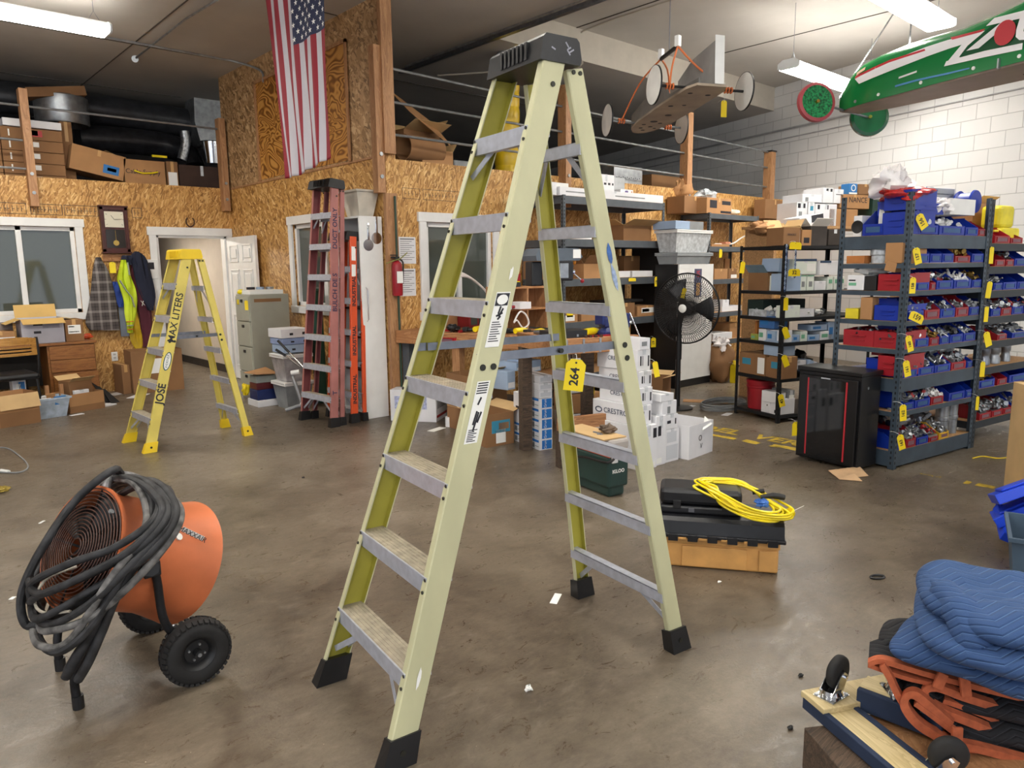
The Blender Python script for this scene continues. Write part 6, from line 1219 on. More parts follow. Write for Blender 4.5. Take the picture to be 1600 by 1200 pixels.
MB().tube([D(120, 885, 2.6), D(80, 900, 2.55), D(62, 918, 2.52), D(55, 945, 2.55), D(72, 958, 2.5), D(110, 955, 2.47)], .005, 6, sm=5).build('tie_cord', mat('tie_cord', 'a29a8c', .6), hz3, True)
# ================================================================== moving pads, dollies, timber, tubs at the lower right
def slab_pts(pxs, z): return [G(x, y, z) for x, y in pxs]
zt_ = .30
t = thing('timber_block', 'dark weathered square timber under the furniture dollies', 'timber', (0, 0, 0))
a, b = G(1262, 1150, .16), G(1400, 1210, .16); dv = Vector((1.94-2.28, .5-1.0, 0)).normalized()
s = MB(); s.bar(G(1285, 1165, .09), G(1285, 1165, .09)+dv*1.0, .13, .14, bev=.004); s.build('beam', OLDW, t)
DOL = mat('dolly_pad', '22304a', .85, var=.15)
def caster(root, p, rz, up=1, yaw_=0.):
    c = MB(); c.box(-.045, .045, -.035, .035, 0, .004).cyl((0, 0, .004), (0, 0, .014), .03, n=18).cyl((0, 0, .014), (0, 0, .024), .036, .03, 18)
    for sd in (-1, 1): c.prism([(-.03, .02), (.03, .02), (.05, .065), (.03, .08), (.01, .07)], sd*.022-.0015, sd*.022+.0015)
    c.cyl((.03, -.032, .065), (.03, .032, .065), .006, n=8)
    M = Matrix.Translation(p) @ Matrix.Rotation(rz, 4, 'Z'); o = c.build('caster_fork', CHROME, root, 30); o.matrix_local = M
    w_ = MB(); Mw = Matrix.Rotation(math.pi/2, 4, 'X'); Mw.translation = (.03, 0, .072); w_.lathe([(.012, -.015), (.042, -.015), (.052, -.009), (.054, 0), (.052, .009), (.042, .015), (.012, .015)], 28, Mw, True).lathe([(0, -.012), (.03, -.01), (.03, .01), (0, .012)], 20, Mw)
    w_.build('caster_wheel', RUBBER, o, 50)
    for (x, y) in ((-.038, -.028), (.038, -.028), (.038, .028), (-.038, .028)): MB().cyl((x, y, .004), (x, y, .008), .006, n=6).build('bolt', GALV, o)
# upper dolly A: two planks, upside down, casters up
A0 = G(1254, 1090, .20); A1 = G(1390, 1205, .20); dA = (A1-A0).normalized(); pA = Vector((-dA.y, dA.x, 0)); 
if (pA.x*RT.x+pA.y*RT.y) < 0: pA = -pA
dl = thing('furniture_dolly', 'upside-down furniture dolly with pale planks and navy carpet edges', 'dolly', A0, math.atan2(dA.y, dA.x)); sg = 1 if pA.dot(fr(math.atan2(dA.y, dA.x))[1]) > 0 else -1
def yy(a, b): return (a, b) if sg > 0 else (-b, -a)
MB().box(0, .85, *yy(0, .02), -.035, .006, .003).build('carpet_edge', DOL, dl); MB().box(.0, .85, *yy(.11, .13), -.035, .006, .003).build('carpet_edge', DOL, dl)
MB().box(.1, .85, *yy(.021, .11), -.03, .002, .002).build('long_plank', PALE, dl); MB().box(-.01, .1, *yy(.0, .62), -.002, .02, .003).build('cross_plank', PALE, dl); MB().box(.1, .85, *yy(.131, .6), -.055, -.03).build('plywood_panel', LUMBER, dl)
caster(dl, Vector((.045, sg*.07, .021)), 1.9*sg)
w3 = Vector((math.cos(-dl.rotation_euler.z), math.sin(-dl.rotation_euler.z), 0)); q3 = Matrix.Rotation(-dl.rotation_euler.z, 3, 'Z') @ (G(1462, 1200, .2)-dl.location); caster(dl, Vector((q3.x, q3.y, -.03)), 1.2*sg); MB().box(.72, .83, *yy(.0, .62), -.002, .02, .003).build('cross_plank', PALE, dl)
# dolly B behind, partly under the orange-trimmed blanket
B0_ = G(1338, 1085, .24); yb_ = math.atan2(*(G(1410, 1112, .24)-G(1338, 1085, .24)).yx); dlb = thing('furniture_dolly', 'second dolly with black end block, half under the orange-trimmed pad', 'dolly', B0_, yb_)
MB().box(0, .24, 0, .02, -.05, .02, .004).build('end_block', DOL, dlb); MB().box(.0, .24, .021, .10, -.03, .021, .002).build('plank', PALE, dlb); MB().box(.18, .23, -.004, .14, .021, .026).build('metal_plate', GALV, dlb)
caster(dlb, Vector((.10, .06, .022)), 2.3)
# blankets: folded stack, each fold its own thickness
BQ = None
def quilt(name, base, trim=None):
    t = NT(name, .9); w = t.map((1, 1, 1)); sx = t.n('SeparateXYZ', {0: w}); lr = t.math('SUBTRACT', t.math('MULTIPLY', sx.outputs[0], .744), t.math('MULTIPLY', sx.outputs[1], .668)); aw = t.math('ADD', t.math('MULTIPLY', sx.outputs[0], .668), t.math('MULTIPLY', sx.outputs[1], .744)); zig = t.math('ABSOLUTE', t.math('SUBTRACT', t.math('FRACT', t.math('MULTIPLY', lr, 8.)), .5)); ph = t.math('ADD', t.math('MULTIPLY', t.math('ADD', aw, t.math('MULTIPLY', sx.outputs[2], 1.1)), 32.), t.math('MULTIPLY', zig, 2.6))
    ph = t.math('ADD', ph, t.math('MULTIPLY', t.noise(t.co, 2., 1), .8)); fr_ = t.math('ABSOLUTE', t.math('SUBTRACT', t.math('FRACT', ph), .5)); line = t.math('LESS_THAN', fr_, .035)
    c = t.mix(t.math('MULTIPLY', t.noise(t.co, 12, 6), .5), base[0], base[1]); t.col(t.mix(line, c, base[2])); t.bump(t.math('ADD', t.ramp(fr_, [(0., 0.), (.25, 1.)]), t.math('MULTIPLY', t.noise(t.co, 90, 2), .3)), .7, .006); return t.m
QB = quilt('quilted_blue', ('34507e', '284066', '5878a6')); QK = quilt('quilted_black', ('1a1a1e', '26262a', '3a3a42')); OT = mat('orange_binding', 'b9603c', .85, var=.12, scale=40, bump=.3)
FR = lambda x, y, d: D(x, y, d)
def cushion(s, outline, z0, z1, seed=0, rings=16, na=72, wave=.012, pw=5.):
    """soft folded slab: rounded outline (floor points), bulging rim, slow folds"""
    rnd = random.Random(seed); P = smooth([Vector((p.x, p.y, 0)) for p in outline], 12, True); B = [P[int(i*len(P)/na)] for i in range(na)]; c = sum(B, Vector())/na; ph = [rnd.uniform(0, 6) for _ in range(5)]; mid, h = (z0+z1)/2, (z1-z0)/2; vs = []
    def wv(p, q): return wave*q*(math.sin(p.x*19+p.y*8+ph[0])+.7*math.sin(p.y*31-p.x*13+ph[1])+.4*math.sin((p.x+p.y)*52+ph[2]))
    def lay(sgn, r): 
        out = []
        for b in B:
            p = c+(b-c)*r; q = (1-r**pw)**.5 if r < 1 else 0; out.append(Vector((p.x, p.y, mid+sgn*h*q+wv(p, q if sgn > 0 else 0))))
        return out
    R_ = [math.sin(math.pi/2*(i+1)/rings) for i in range(rings)]
    for r in R_: vs += lay(1, r)
    for r in reversed(R_[:-1]): vs += lay(-1, r)
    n_ = len(vs)//na; vs += [Vector((c.x, c.y, mid+h+wv(c, 1))), Vector((c.x, c.y, mid-h))]; fs = [(i*na+k, i*na+(k+1) % na, (i+1)*na+(k+1) % na, (i+1)*na+k) for i in range(n_-1) for k in range(na)]
    fs += [(len(vs)-2, (k+1) % na, k) for k in range(na)]+[(len(vs)-1, (n_-1)*na+k, (n_-1)*na+(k+1) % na) for k in range(na)]
    return s.add(vs, fs)
def gp(pts, z): return [Vector((*G(x, y, z).xy, 0)) for x, y in pts]
HV_ = Vector((FW.x, FW.y, 0)).normalized(); PD = (G(1450, 1100, .30)-O).dot(FW)
for k, (z0, z1, o_) in enumerate(((.10, .17, [(1500, 1190), (1600, 1215), (1720, 1230)]), (.17, .24, [(1470, 1150), (1600, 1185), (1720, 1200)]), (.24, .31, [(1440, 1105), (1560, 1135), (1720, 1160)]), (.31, .38, [(1400, 1050), (1500, 1070), (1600, 1095), (1720, 1120)]))):
    tq = thing('moving_pad', 'black quilted moving pad, %s from the bottom of the folded pile' % ORD[k], 'blanket', (0, 0, 0), group='black moving pads')
    fr_p = [p+HV_*.07 for p in gp(o_, (z0+z1)/2)]; cushion(MB(), fr_p+[p+p.normalized()*.28 for p in reversed(fr_p)], z0, z1, k, wave=.004).build('quilt', QK, tq, 80)
lo = thing('moving_pad', 'black pad with looping orange bound edges facing the dolly', 'blanket', (0, 0, 0), group='black moving pads')
def edge(pts, wd=.020, black=.14):
    P = smooth([D(x, y, PD+d) for x, y, d in pts], 7); N_ = len(P); T_ = [(P[min(i+1, N_-1)]-P[max(i-1, 0)]).normalized() for i in range(N_)]; n = [t_.cross(HV_).normalized() for t_ in T_]
    for m_i, (dd0, dd1, th, mt, nm) in enumerate(((0, .028, wd, OT, 'binding'), (.026, black, wd*.55, QK, 'folded_cloth'))):
        vs = []
        for p, q in zip(P, n):
            RV = Vector((p.x, p.y, 0)).normalized()
            for a_, b_ in ((dd0, -th/2), (dd0, th/2), (dd1, th/2), (dd1, -th/2)): vs.append(p+RV*a_+q*b_)
        lo_m = MB().add(vs, [(i*4+j, i*4+(j+1) % 4, (i+1)*4+(j+1) % 4, (i+1)*4+j) for i in range(N_-1) for j in range(4)]+[(0, 1, 2, 3), ((N_-1)*4, (N_-1)*4+3, (N_-1)*4+2, (N_-1)*4+1)]); lo_m.build(nm, mt, lo, 50)
edge([(1357, 1039, 0), (1378, 1034, 0), (1420, 1046, 0), (1462, 1058, 0), (1530, 1076, 0), (1620, 1098, 0)], .016)
edge([(1357, 1040, .01), (1390, 1052, .01), (1430, 1064, .01), (1475, 1072, .01)], .012)
edge([(1378, 1040, -.01), (1390, 1060, -.01), (1400, 1082, -.01), (1414, 1106, -.01)], .018, .1)
edge([(1620, 1132, 0), (1560, 1108, 0), (1505, 1090, 0), (1466, 1076, 0), (1446, 1080, 0), (1447, 1096, 0), (1475, 1114, 0), (1530, 1136, 0), (1568, 1154, 0), (1590, 1170, 0)], .022)
edge([(1600, 1162, .02), (1560, 1130, .02), (1510, 1108, .02), (1474, 1096, .02)], .014)
edge([(1486, 1134, -.02), (1452, 1104, -.02), (1430, 1087, -.02), (1416, 1090, -.02), (1414, 1106, -.02), (1436, 1134, -.02), (1480, 1160, -.02), (1530, 1184, -.02), (1600, 1214, -.02)], .024)
edge([(1496, 1150, -.02), (1460, 1122, -.02), (1430, 1100, -.02)], .014, .12)
edge([(1486, 1164, -.05), (1530, 1172, -.05), (1620, 1196, -.05)], .022, .12)
for (x0, y0, x1, y1, dd) in ((1496, 1136, 1494, 1178, -.06), (1506, 1054, 1510, 1088, -.02), (1474, 1052, 1464, 1076, -.02)): MB().bar(D(x0, y0, PD+dd), D(x1, y1, PD+dd), .010, .030, RT, .002).build('corner_patch', OT, lo)
bq = thing('moving_pad', 'blue quilted moving pad folded on top of the black ones', 'blanket', (0, 0, 0))
cushion(MB(), gp([(1396, 1018), (1400, 992), (1426, 966), (1480, 945), (1640, 950), (1800, 1000), (1780, 1080), (1620, 1088), (1500, 1048)], .46), .41, .51, 11, 20, 110, .006).build('lower_fold', QB, bq, 80)
cushion(MB(), gp([(1437, 990), (1428, 945), (1446, 912), (1530, 915), (1700, 930), (1800, 990), (1740, 1050), (1620, 1058), (1530, 1036), (1470, 1016)], .54), .49, .59, 12, 20, 110, .008).build('middle_fold', QB, bq, 80)
cushion(MB(), gp([(1431, 902), (1444, 887), (1480, 885), (1560, 903), (1700, 930), (1800, 980), (1700, 1012), (1600, 1004), (1530, 985), (1480, 958), (1443, 935)], .62), .57, .66, 14, 20, 110, .010).build('upper_fold', QB, bq, 80)
P_r = [G(1450, 905, .63), G(1480, 930, .64), G(1505, 960, .62), G(1520, 1000, .57), G(1525, 1030, .52)]; MB().tube(P_r, [.02, .04, .05, .05, .03], 12, sm=6).build('rolled_fold', QB, bq, 80)
# blue-grey tub with blue lids at the right edge
tb = G(1556, 905); c0 = D(1552, 830, 4.3)
tubm = mat('tub_slate', '45586a', .45, var=.1)
tb = tub('slate blue storage tub marked 96, cut by the right edge', G(1572, 925), -1.28, .5, .42, hrow(G(1566, 925), 840), tubm, None, .03)
text(tb, '96', .09, (.14, -.002+.012, .25), (1, 0, 0), (0, 0, 1), INK, 'handwriting', .001, .002); MB().box(.12, .28, .02, .04, .33, .345, .002).build('handle', GALV, tb)
zz = tb.location.z+hrow(G(1566, 925), 840)
LB = mat('lid_blue', '1c46d4', .35, var=.04)
def lidm(lab, px, py, d, rot, L=.55, W=.42):
    t = thing('tub_lid', lab, 'lid', D(px, py, d), 0, None, rot); MB().box(0, L, 0, W, 0, .02, .008).box(.03, L-.03, .03, W-.03, .02, .035, .008).build('panel', LB, t); MB().box(-.012, L+.012, -.012, .004, -.035, .02, .004).box(-.012, L+.012, W-.004, W+.012, -.035, .02, .004).box(-.012, .004, 0, W, -.035, .02, .004).box(L-.004, L+.012, 0, W, -.035, .02, .004).build('rim', LB, t)
lidm('large bright blue lid, topmost at the right edge', 1560, 778, 3.95, (-.30, -.50, -1.1)); lidm('blue lid standing on edge inside the slate tub', 1558, 815, 4.05, (-.2, -.6, -1.15), .4, .3); lidm('lowest blue lid tipped into the slate tub', 1570, 835, 4.0, (.25, .35, -1.1), .4, .3)
carton('tall tan carton edge visible behind the blue lids at the right', G(1622, 795)+Vector((.1, .05, 0)), -.9, .5, .4, .75, CARDIN)
# ================================================================== desk corner
DF = 9.95
t = thing('desk', 'brown veneer office desk with drawer pedestal under the office window', 'desk', (.25, DF, 0), 0); DW = 1.92
MB().box(0, DW, 0, .72, .72, .75, .004).build('top', OAK, t); MB().box(.02, .5, .03, .70, .08, .72).build('pedestal', OAK, t); MB().box(DW-.52, DW-.02, .03, .70, .15, .72).build('pedestal', OAK, t); MB().box(.5, DW-.52, .5, .52, .2, .72).build('back_panel', DARK, t)
for k, (z0, z1, dy) in enumerate(((.545, .71, 0), (.40, .54, 0), (.17, .39, -.10))): MB().box(DW-.50, DW-.03, dy+.008, dy+.03, z0, z1, .004).box(DW-.49, DW-.05, dy+.03, .5, z0, z1-.06).build('drawer', OAK, t)
for x in (.05, DW-.06): MB().box(x, x+.03, .05, .08, 0, .15).box(x, x+.03, .6, .63, 0, .15).build('leg', OAK, t)
def dk(px, z=.752, y=DF+.05): b = Vector((0, y, z)); return b+Vector((tcol(b, Vector((1, 0, 0)), px), 0, 0))
def dbox(lab, px0, px1, h, m_, y=DF+.05, z=.752, dep=.35, **kw): a, b = dk(px0, z, y), dk(px1, z, y); return carton(lab, a, 0, b.x-a.x-.005, dep, h, m_, **kw)
WP = mat('white_print_card', 'c3c2cc', .65, var=.03); FLAPY = mat('flap_tan', 'd2ad68', .8, var=.04)
c = dbox('large white printed carton with tan flaps open, on the desk', 36, 103, .29, WP, opened=-.35, inside=FLAPY, flaps=(1, -3.6, 1, .6), pr=[('F', .28, .5, .72, .8, INK), ('F', .28, .45, .4, .5, INK), ('F', .5, .9, .6, .85, mat('pale_print', 'a9a8b4', .6))])
dbox('closed tan carton with white shipping label, right end of the desk', 104, 133, .26, CARD2, pr=[('F', .15, .85, .35, .75, LABEL), ('F', .2, .5, .65, .7, INK), ('F', .2, .75, .42, .46, INK)])
dbox('flat grey and tan packages stacked at the left end of the desk', -20, 26, .16, CARD, pr=[('F', 0, 1, .4, .6, PAPER)]); dbox('dark printer lid leaning behind the white carton', -15, 25, .26, mat('printer_grey', '7a6f68', .6), y=DF+.3, rot=(-.25, .0, 0), tape=False)
bag('orange plastic strap behind the tan carton', dk(136, .752, DF+.35), .06, .04, .03, FORG, 91, .2, 1, name='strap', cat='strap')
# chair
t = thing('office_chair', 'black office chair with slatted honey-coloured wooden back at the desk', 'chair', (1.22, 9.40, 0), .1)
HW = woodm('chair_wood', '8a5f2c', 'b07f3c', 'c59550', (.6, 8, 8), .35)
s = MB(); N = 12
def bk(x, z): return Vector((x, -.10+.10*(x/.23)**2*.35, z))
for (z0, z1) in ((.69, .72), (.735, .755), (.77, .79), (.805, .87)):
    for i in range(N):
        a, b = -.22+.44*i/N, -.22+.44*(i+1)/N; e = .02*(1-(2*abs((a+b)/2)/.44)**2)
        s.sheet(bk(a, z0), bk(b, z0), bk(b, z1+(e if z1 > .8 else 0)), bk(a, z1+(e if z1 > .8 else 0)), .018)
for a in (-.22, .17): s.sheet(bk(a, .69), bk(a+.05, .69), bk(a+.05, .86), bk(a, .86), .018)
s.build('back_slats', HW, t)
for sd in (-1, 1): MB().tube([(sd*.235, -.06, .88), (sd*.24, -.06, .70), (sd*.23, -.02, .48), (sd*.2, .1, .42)], .016, 8, sm=4).build('back_post', BLACK, t)
MB().box(-.24, .24, -.06, .42, .42, .49, .03).build('seat', BLACK, t)
for (x, y) in ((-.22, -.08), (.22, -.08), (.22, .4), (-.22, .4)): MB().tube([(x*.9, y*.9, .42), (x, y, 0)], .014, 8).build('leg', BLACK, t)
# floor clutter before the desk
carton('open tan carton at the left edge, tallest on the floor there', Vector((1.0, 8.93, 0)), .25, .38, .34, .33, CARD, opened=-1.3, flaps=(1, 0, 0, 0), pr=[('F', 0, 1, .0, .45, CARD2)])
ct = tub('clear plastic tub of blue and white packets on the floor', Vector((1.34, 9.13, 0)), .2, .36, .28, .22, mat('clear_tub_plastic', 'aebccb', .2, var=.15, scale=14), None, .04)
q = Vector((1.34, 9.13, 0))
for k, (x, y, z, m_, l_) in enumerate(((.05, .06, .17, PAPER, 'white paper packet, left in the clear tub'), (.2, .05, .18, BLUEP, 'blue packet leaning out of the clear tub'), (.14, .15, .2, CARD, 'tan card strip across the clear tub'), (.1, .1, .19, LABEL, 'crinkled white wrapper in the clear tub'))): one('packet', l_, 'packet', MB().box(0, .12, 0, .02, 0, .09, .002), m_, q+Vector((x, y, z-.04)), .3*k)
carton('white and blue product box standing behind the clear tub', Vector((1.22, 9.55, 0)), .15, .13, .1, .40, PAPER, [('F', .45, .9, .55, .95, BLUEP), ('F', .25, .6, .6, .9, LABEL)])
for k, x in enumerate((0, .14)): one('wood_offcut', '%s brown wood offcut standing in the clear tub' % ('left' if k == 0 else 'right'), 'wood', MB().box(0, .04, 0, .02, 0, .33), LUMBER, Vector((1.50+x, 9.42, 0)), .3)
oc = carton('open tan carton with smaller boxes inside, before the desk pedestal', Vector((1.70, 9.32, 0)), .32, .40, .36, .21, CARD, opened=-.9, flaps=(0, 0, 1, 0), pr=[('F', 0, 1, 0, .35, CARD2)])
carton('brown box sitting inside the open carton, lid half up', Vector((1.74, 9.46, .12)), .3, .26, .22, .22, CARD2, opened=.5, flaps=(1, 1, 0, 0)); carton('low white cup box in front inside the open carton', Vector((1.78, 9.40, .14)), .3, .16, .05, .1, PAPER)
one('paper_heap', 'heap of white papers on the floor right of the open carton', 'papers', MB().box(0, .22, 0, .26, 0, .05, .01).box(.02, .26, .03, .3, .051, .075, .006, Matrix.Rotation(.2, 4, 'Z')).box(.06, .34, -.04, .12, 0, .012), PAPER, G(140, 640), .5)
for k, (x, y, l_) in enumerate(((112, 650, 'small white paper before the open carton'), (180, 618, 'white sheets by the wall below the outlet, left'), (218, 622, 'white sheets by the wall below the outlet, right'))): one('paper_scrap', l_, 'paper', MB().box(0, .14 if k == 0 else .32, 0, .05 if k == 0 else .16, 0, .004), PAPER, G(x, y), .3+.3*k)
one('shoe_pair', 'black folded sheet leaning at the desk leg', 'sheet', MB().sheet((0, 0, 0), (.10, .02, 0), (-.06, .12, .24), (-.12, .1, .26), .006).sheet((.04, -.05, 0), (.14, -.03, 0), (.02, .1, .16), (-.02, .08, .16), .006), BLACK, G(166, 630), 0)
carton('big brown carton against the wall behind the yellow ladder', Vector((2.60, 10.22, 0)), -.05, .62, .4, .55, CARD2, opened=.0, flaps=(0, 0, 0, 0), pr=[('F', .35, .75, .45, .8, LABEL)]); carton('narrow brown carton left of the big one at the wall', Vector((2.50, 10.30, 0)), .1, .1, .3, .38, CARD2)
one('blue_sheet', 'grey-blue plastic sheet hanging behind the coats', 'sheet', MB().box(0, .14, 0, .01, 0, .62), mat('grey_blue_sheet', '7f8794', .5), Vector((2.62, 10.66, .72)))
# coats
def garment(name, lab, rows, y, thick, m_, folds=5, seed=0, parent=None, cat='jacket', group=None):
    rnd = random.Random(seed); ph = [rnd.uniform(0, 6) for _ in range(3)]; R_ = smooth([Vector((r[0], r[1], r[2])) for r in rows], 4); n = 22; vs = []; L = len(R_)
    for j, r in enumerate(R_):
        a, b = PL(r.y, r.x, 1, y), PL(r.z, r.x, 1, y); v = j/(L-1)
        for k in range(n):
            an = 2*math.pi*k/n; c_ = math.cos(an); u = (c_+1)/2; xx = a.x+(b.x-a.x)*u; zz = a.z+(b.z-a.z)*u
            d = thick*(.45+.55*math.sin(math.pi*min(1, v*1.4+.1)))*abs(math.sin(an))**.7*(1 if an < math.pi else -1)
            d *= 1+.35*math.sin(folds*u*6.28+ph[0]+2*v)+.15*math.sin(13*u+9*v+ph[1])
            vs.append(Vector((xx+.01*math.sin(8*v+ph[2]+k), min(y-d*.5, y+thick*.3), zz)))
    fs = [(j*n+k, j*n+(k+1) % n, (j+1)*n+(k+1) % n, (j+1)*n+k) for j in range(L-1) for k in range(n)]+[tuple(range(n)), tuple((L-1)*n+k for k in range(n-1, -1, -1))]
    s = MB().add(vs, fs); o = s.build(name, m_, parent, 80)
    return tag(o, lab, cat, group) if not parent else o
def plaid():
    t = NT('grey_plaid', .9); sx = t.n('SeparateXYZ', {0: t.co}); 
    def st(v, f, w_): return t.math('LESS_THAN', t.math('ABSOLUTE', t.math('SUBTRACT', t.math('FRACT', t.math('MULTIPLY', v, f)), .5)), w_)
    a = t.math('ADD', st(sx.outputs[0], 9, .12), st(sx.outputs[2], 8, .12)); b = t.math('ADD', st(sx.outputs[0], 9, .45), st(sx.outputs[2], 8, .45))
    c = t.mix(t.math('MULTIPLY', b, .35), '2e2a2b', '5a5250'); t.col(t.mix(t.math('MULTIPLY', a, .35), c, 'a8a29c')); return t.m
HV = mat('hi_vis', 'c9dd28', .6, var=.06); SILV = mat('reflective', 'a9b0b8', .3, .4); NAVYC = mat('navy_cloth', '1c2136', .85, var=.1); MAR = mat('maroon_cloth', '56202f', .85, var=.1)
garment('jacket', 'dark grey plaid shirt jacket hanging left on the coat hooks', [(402, 151, 156), (410, 149, 160), (425, 145, 168), (450, 141, 177), (480, 137, 184), (505, 134, 187), (516, 142, 187)], 10.62, .12, plaid(), 4, 1)
garment('jacket', 'royal blue cloth bunched between the plaid and the hi-vis jackets', [(440, 176, 186), (452, 176, 194), (466, 180, 196), (480, 186, 191)], 10.64, .08, mat('blue_cloth', '24408c', .8), 3, 2)
hv = thing('safety_jacket', 'lime hi-vis safety jacket with silver bands on the coat hooks', 'jacket', (0, 0, 0)); garment('cloth', None, [(406, 189, 196), (418, 187, 200), (436, 184, 206), (452, 189, 211), (470, 194, 213), (490, 195, 212), (506, 197, 209), (520, 200, 208)], 10.58, .11, HV, 3, 3, hv)
def band(rows, m_, y=10.49, w_=.05): 
    pts = [PL(x, yy_, 1, y) for x, yy_ in rows]; r_ = MB()
    for a, b in zip(pts, pts[1:]): r_.bar(a, b, .008, w_, (0, -1, 0))
    return r_.build('reflective_band', m_, hv)
band([(199, 410), (202, 430)], SILV); band([(187, 438), (196, 452), (206, 465), (210, 480)], SILV); band([(198, 503), (208, 502)], FORG); band([(198, 509), (208, 508)], SILV); band([(199, 515), (208, 514)], FORG)
garment('jacket', 'yellow rain jacket hanging lowest behind the hi-vis one', [(470, 203, 212), (500, 203, 216), (530, 204, 222), (548, 212, 223)], 10.63, .07, mat('rain_yellow', 'd0ac1e', .5), 3, 4)
garment('jacket', 'maroon zip jacket with white emblem on the coat hooks', [(404, 205, 214), (440, 207, 220), (470, 212, 232), (500, 218, 238), (530, 222, 236), (542, 224, 230)], 10.63, .08, MAR, 3, 5)
garment('jacket', 'navy hooded sweater hanging at the right end of the coat hooks', [(393, 211, 216), (400, 205, 226), (415, 208, 232), (440, 212, 238), (465, 220, 243), (485, 231, 240)], 10.60, .11, NAVYC, 4, 6)
garment('cap', 'navy cap hanging between the hi-vis and maroon jackets', [(399, 192, 205), (406, 190, 208), (414, 198, 205)], 10.6, .07, NAVYC, 2, 7, None, 'cap')
one('emblem_patch', 'small white bird-shaped emblem on the maroon jacket', 'emblem', MB().bar(PL(220, 470, 1, 10.56), PL(226, 477, 1, 10.56), .004, .03, (0, -1, 0)).bar(PL(224, 470, 1, 10.56), PL(222, 478, 1, 10.56), .004, .02, (0, -1, 0)), LABEL)
one('coat_rack', 'tan board with hooks screwed to the wall above the coats', 'rack', MB().box(0, .42, -.02, 0, 0, .10, .004).cyl((.1, -.06, .03), (.1, -.02, .04), .008, n=8).cyl((.2, -.06, .03), (.2, -.02, .04), .008, n=8), LUMX, Vector((2.50, WY-.001, 1.70)))
tagpx('yellow tag hanging on the coat hooks', 176, 418, 9, 17, (1, 10.66))
# wall clock
a, b = PL(155, 320, 1, 10.62), PL(205, 396, 1, 10.62); w_ = b.x-a.x; h_ = a.z-b.z-.04
t = thing('wall_clock', 'dark wooden pendulum wall clock on the strand board', 'clock', (a.x, 10.698, b.z+.02))
DW_ = mat('clock_wood', '4a1f18', .35, var=.15, scale=12)
MB().box(0, w_, -.07, -.055, 0, .035).box(0, w_, -.07, -.055, h_-.035, h_).box(0, .035, -.07, -.055, 0, h_).box(w_-.035, w_, -.07, -.055, 0, h_).box(0, w_, -.055, 0, 0, h_, .004).box(-.012, w_+.012, -.08, 0, -.02, 0, .004).box(-.012, w_+.012, -.08, 0, h_, h_+.02, .004).build('case', DW_, t)
MB().box(.05, w_-.05, -.06, -.056, h_*.55, h_*.9).build('dial', mat('dial_cream', 'd9d2bd', .5, var=0), t); MB().box(.05, w_-.05, -.06, -.056, h_*.09, h_*.5).build('lower_pane', mat('pane_dark', '2a241c', .15, var=0), t)
s = MB(); cx_, cz_ = w_/2, h_*.725
for k in range(12): an = k*.524; s.bar((cx_+.12*math.sin(an)*.8, -.062, cz_+.12*math.cos(an)), (cx_+.14*math.sin(an)*.8, -.062, cz_+.14*math.cos(an)), .003, .01, (0, -1, 0))
s.bar((cx_, -.063, cz_), (cx_+.09, -.063, cz_+.005), .003, .012, (0, -1, 0)).bar((cx_, -.063, cz_), (cx_-.035, -.063, cz_+.05), .003, .012, (0, -1, 0)); s.build('clock_hands', INK, t)
BR = mat('brass', 'c9a85a', .25, .9, var=0); MB().cyl((cx_, -.064, h_*.2), (cx_, -.06, h_*.2), .035, n=18).bar((cx_, -.062, h_*.2), (cx_, -.062, h_*.48), .003, .008, (0, -1, 0)).build('pendulum', BR, t)
# small wall things
t = thing('wall_phone', 'white intercom box with dark screen beside the doorway', 'intercom', PL(230, 436, 1, 10.70)); MB().box(0, .14, -.04, 0, 0, .26, .01).build('case', WHITE, t); MB().box(.02, .09, -.043, -.04, .13, .22).build('screen', INK, t)
t = thing('power_outlet', 'white double power outlet low on the wall', 'outlet', (2.49, 10.70, .40)); MB().box(0, .075, -.008, 0, 0, .12, .003).build('plate', WHITE, t)
for z in (.03, .075): MB().box(.022, .053, -.0095, -.008, z, z+.024).build('socket', mat('socket_grey', 'b9b9b6', .4), t)
one('horseshoe', 'rusty horseshoe hung above the doorway', 'horseshoe', MB().tube([(.05*math.sin(a_)*1.1, -.008, -.065*math.cos(a_)) for a_ in [-2.5+i*.25 for i in range(21)]], .009, 6), mat('rust', '4a3020', .8), (3.635, 10.70, 2.24))
for a, (x0, x1) in enumerate(((1.2, 1.72), (1.76, 2.1), (2.12, 2.5), (2.9, 3.02))):
    s = MB(); e = WY-.0012; z0, z1 = 2.27, 2.40
    for q in ((x0, x1, z0, z0+.006), (x0, x1, z1-.006, z1), (x0, x0+.006, z0, z1), (x1-.006, x1, z0, z1)): s.box(q[0], q[1], e, WY, q[2], q[3])
    rnd = random.Random(a); x = x0+.03
    while x < x1-.04: s.box(x, x+.006, e, WY, z0+.03, z1-.03); s.box(x, x+.03, e, WY, z0+rnd.choice((.03, .06, .09)), z0+rnd.choice((.1,))-.004+.0) if rnd.random() < .0 else s.box(x, x+.025, e, WY, z0+.06, z0+.066); x += rnd.uniform(.025, .05)
    o = s.build('wall_back_stamp', INK); o['kind'] = 'structure'
for a, (x0, x1) in enumerate(((4.40, 4.62), (4.66, 5.2))):
    s = MB(); e = BY-.0012; z0, z1 = 2.29, 2.40
    for q in ((x0, x1, z0, z0+.004), (x0, x1, z1-.004, z1), (x0, x0+.004, z0, z1), (x1-.004, x1, z0, z1)): s.box(q[0], q[1], e, BY, q[2], q[3])
    x = x0+.03
    while x < x1-.04: s.box(x, x+.004, e, BY, z0+.03, z1-.03); s.box(x, x+.02, e, BY, z0+.05, z0+.054); x += .045
    o = s.build('wall_front_stamp', INK); o['kind'] = 'structure'
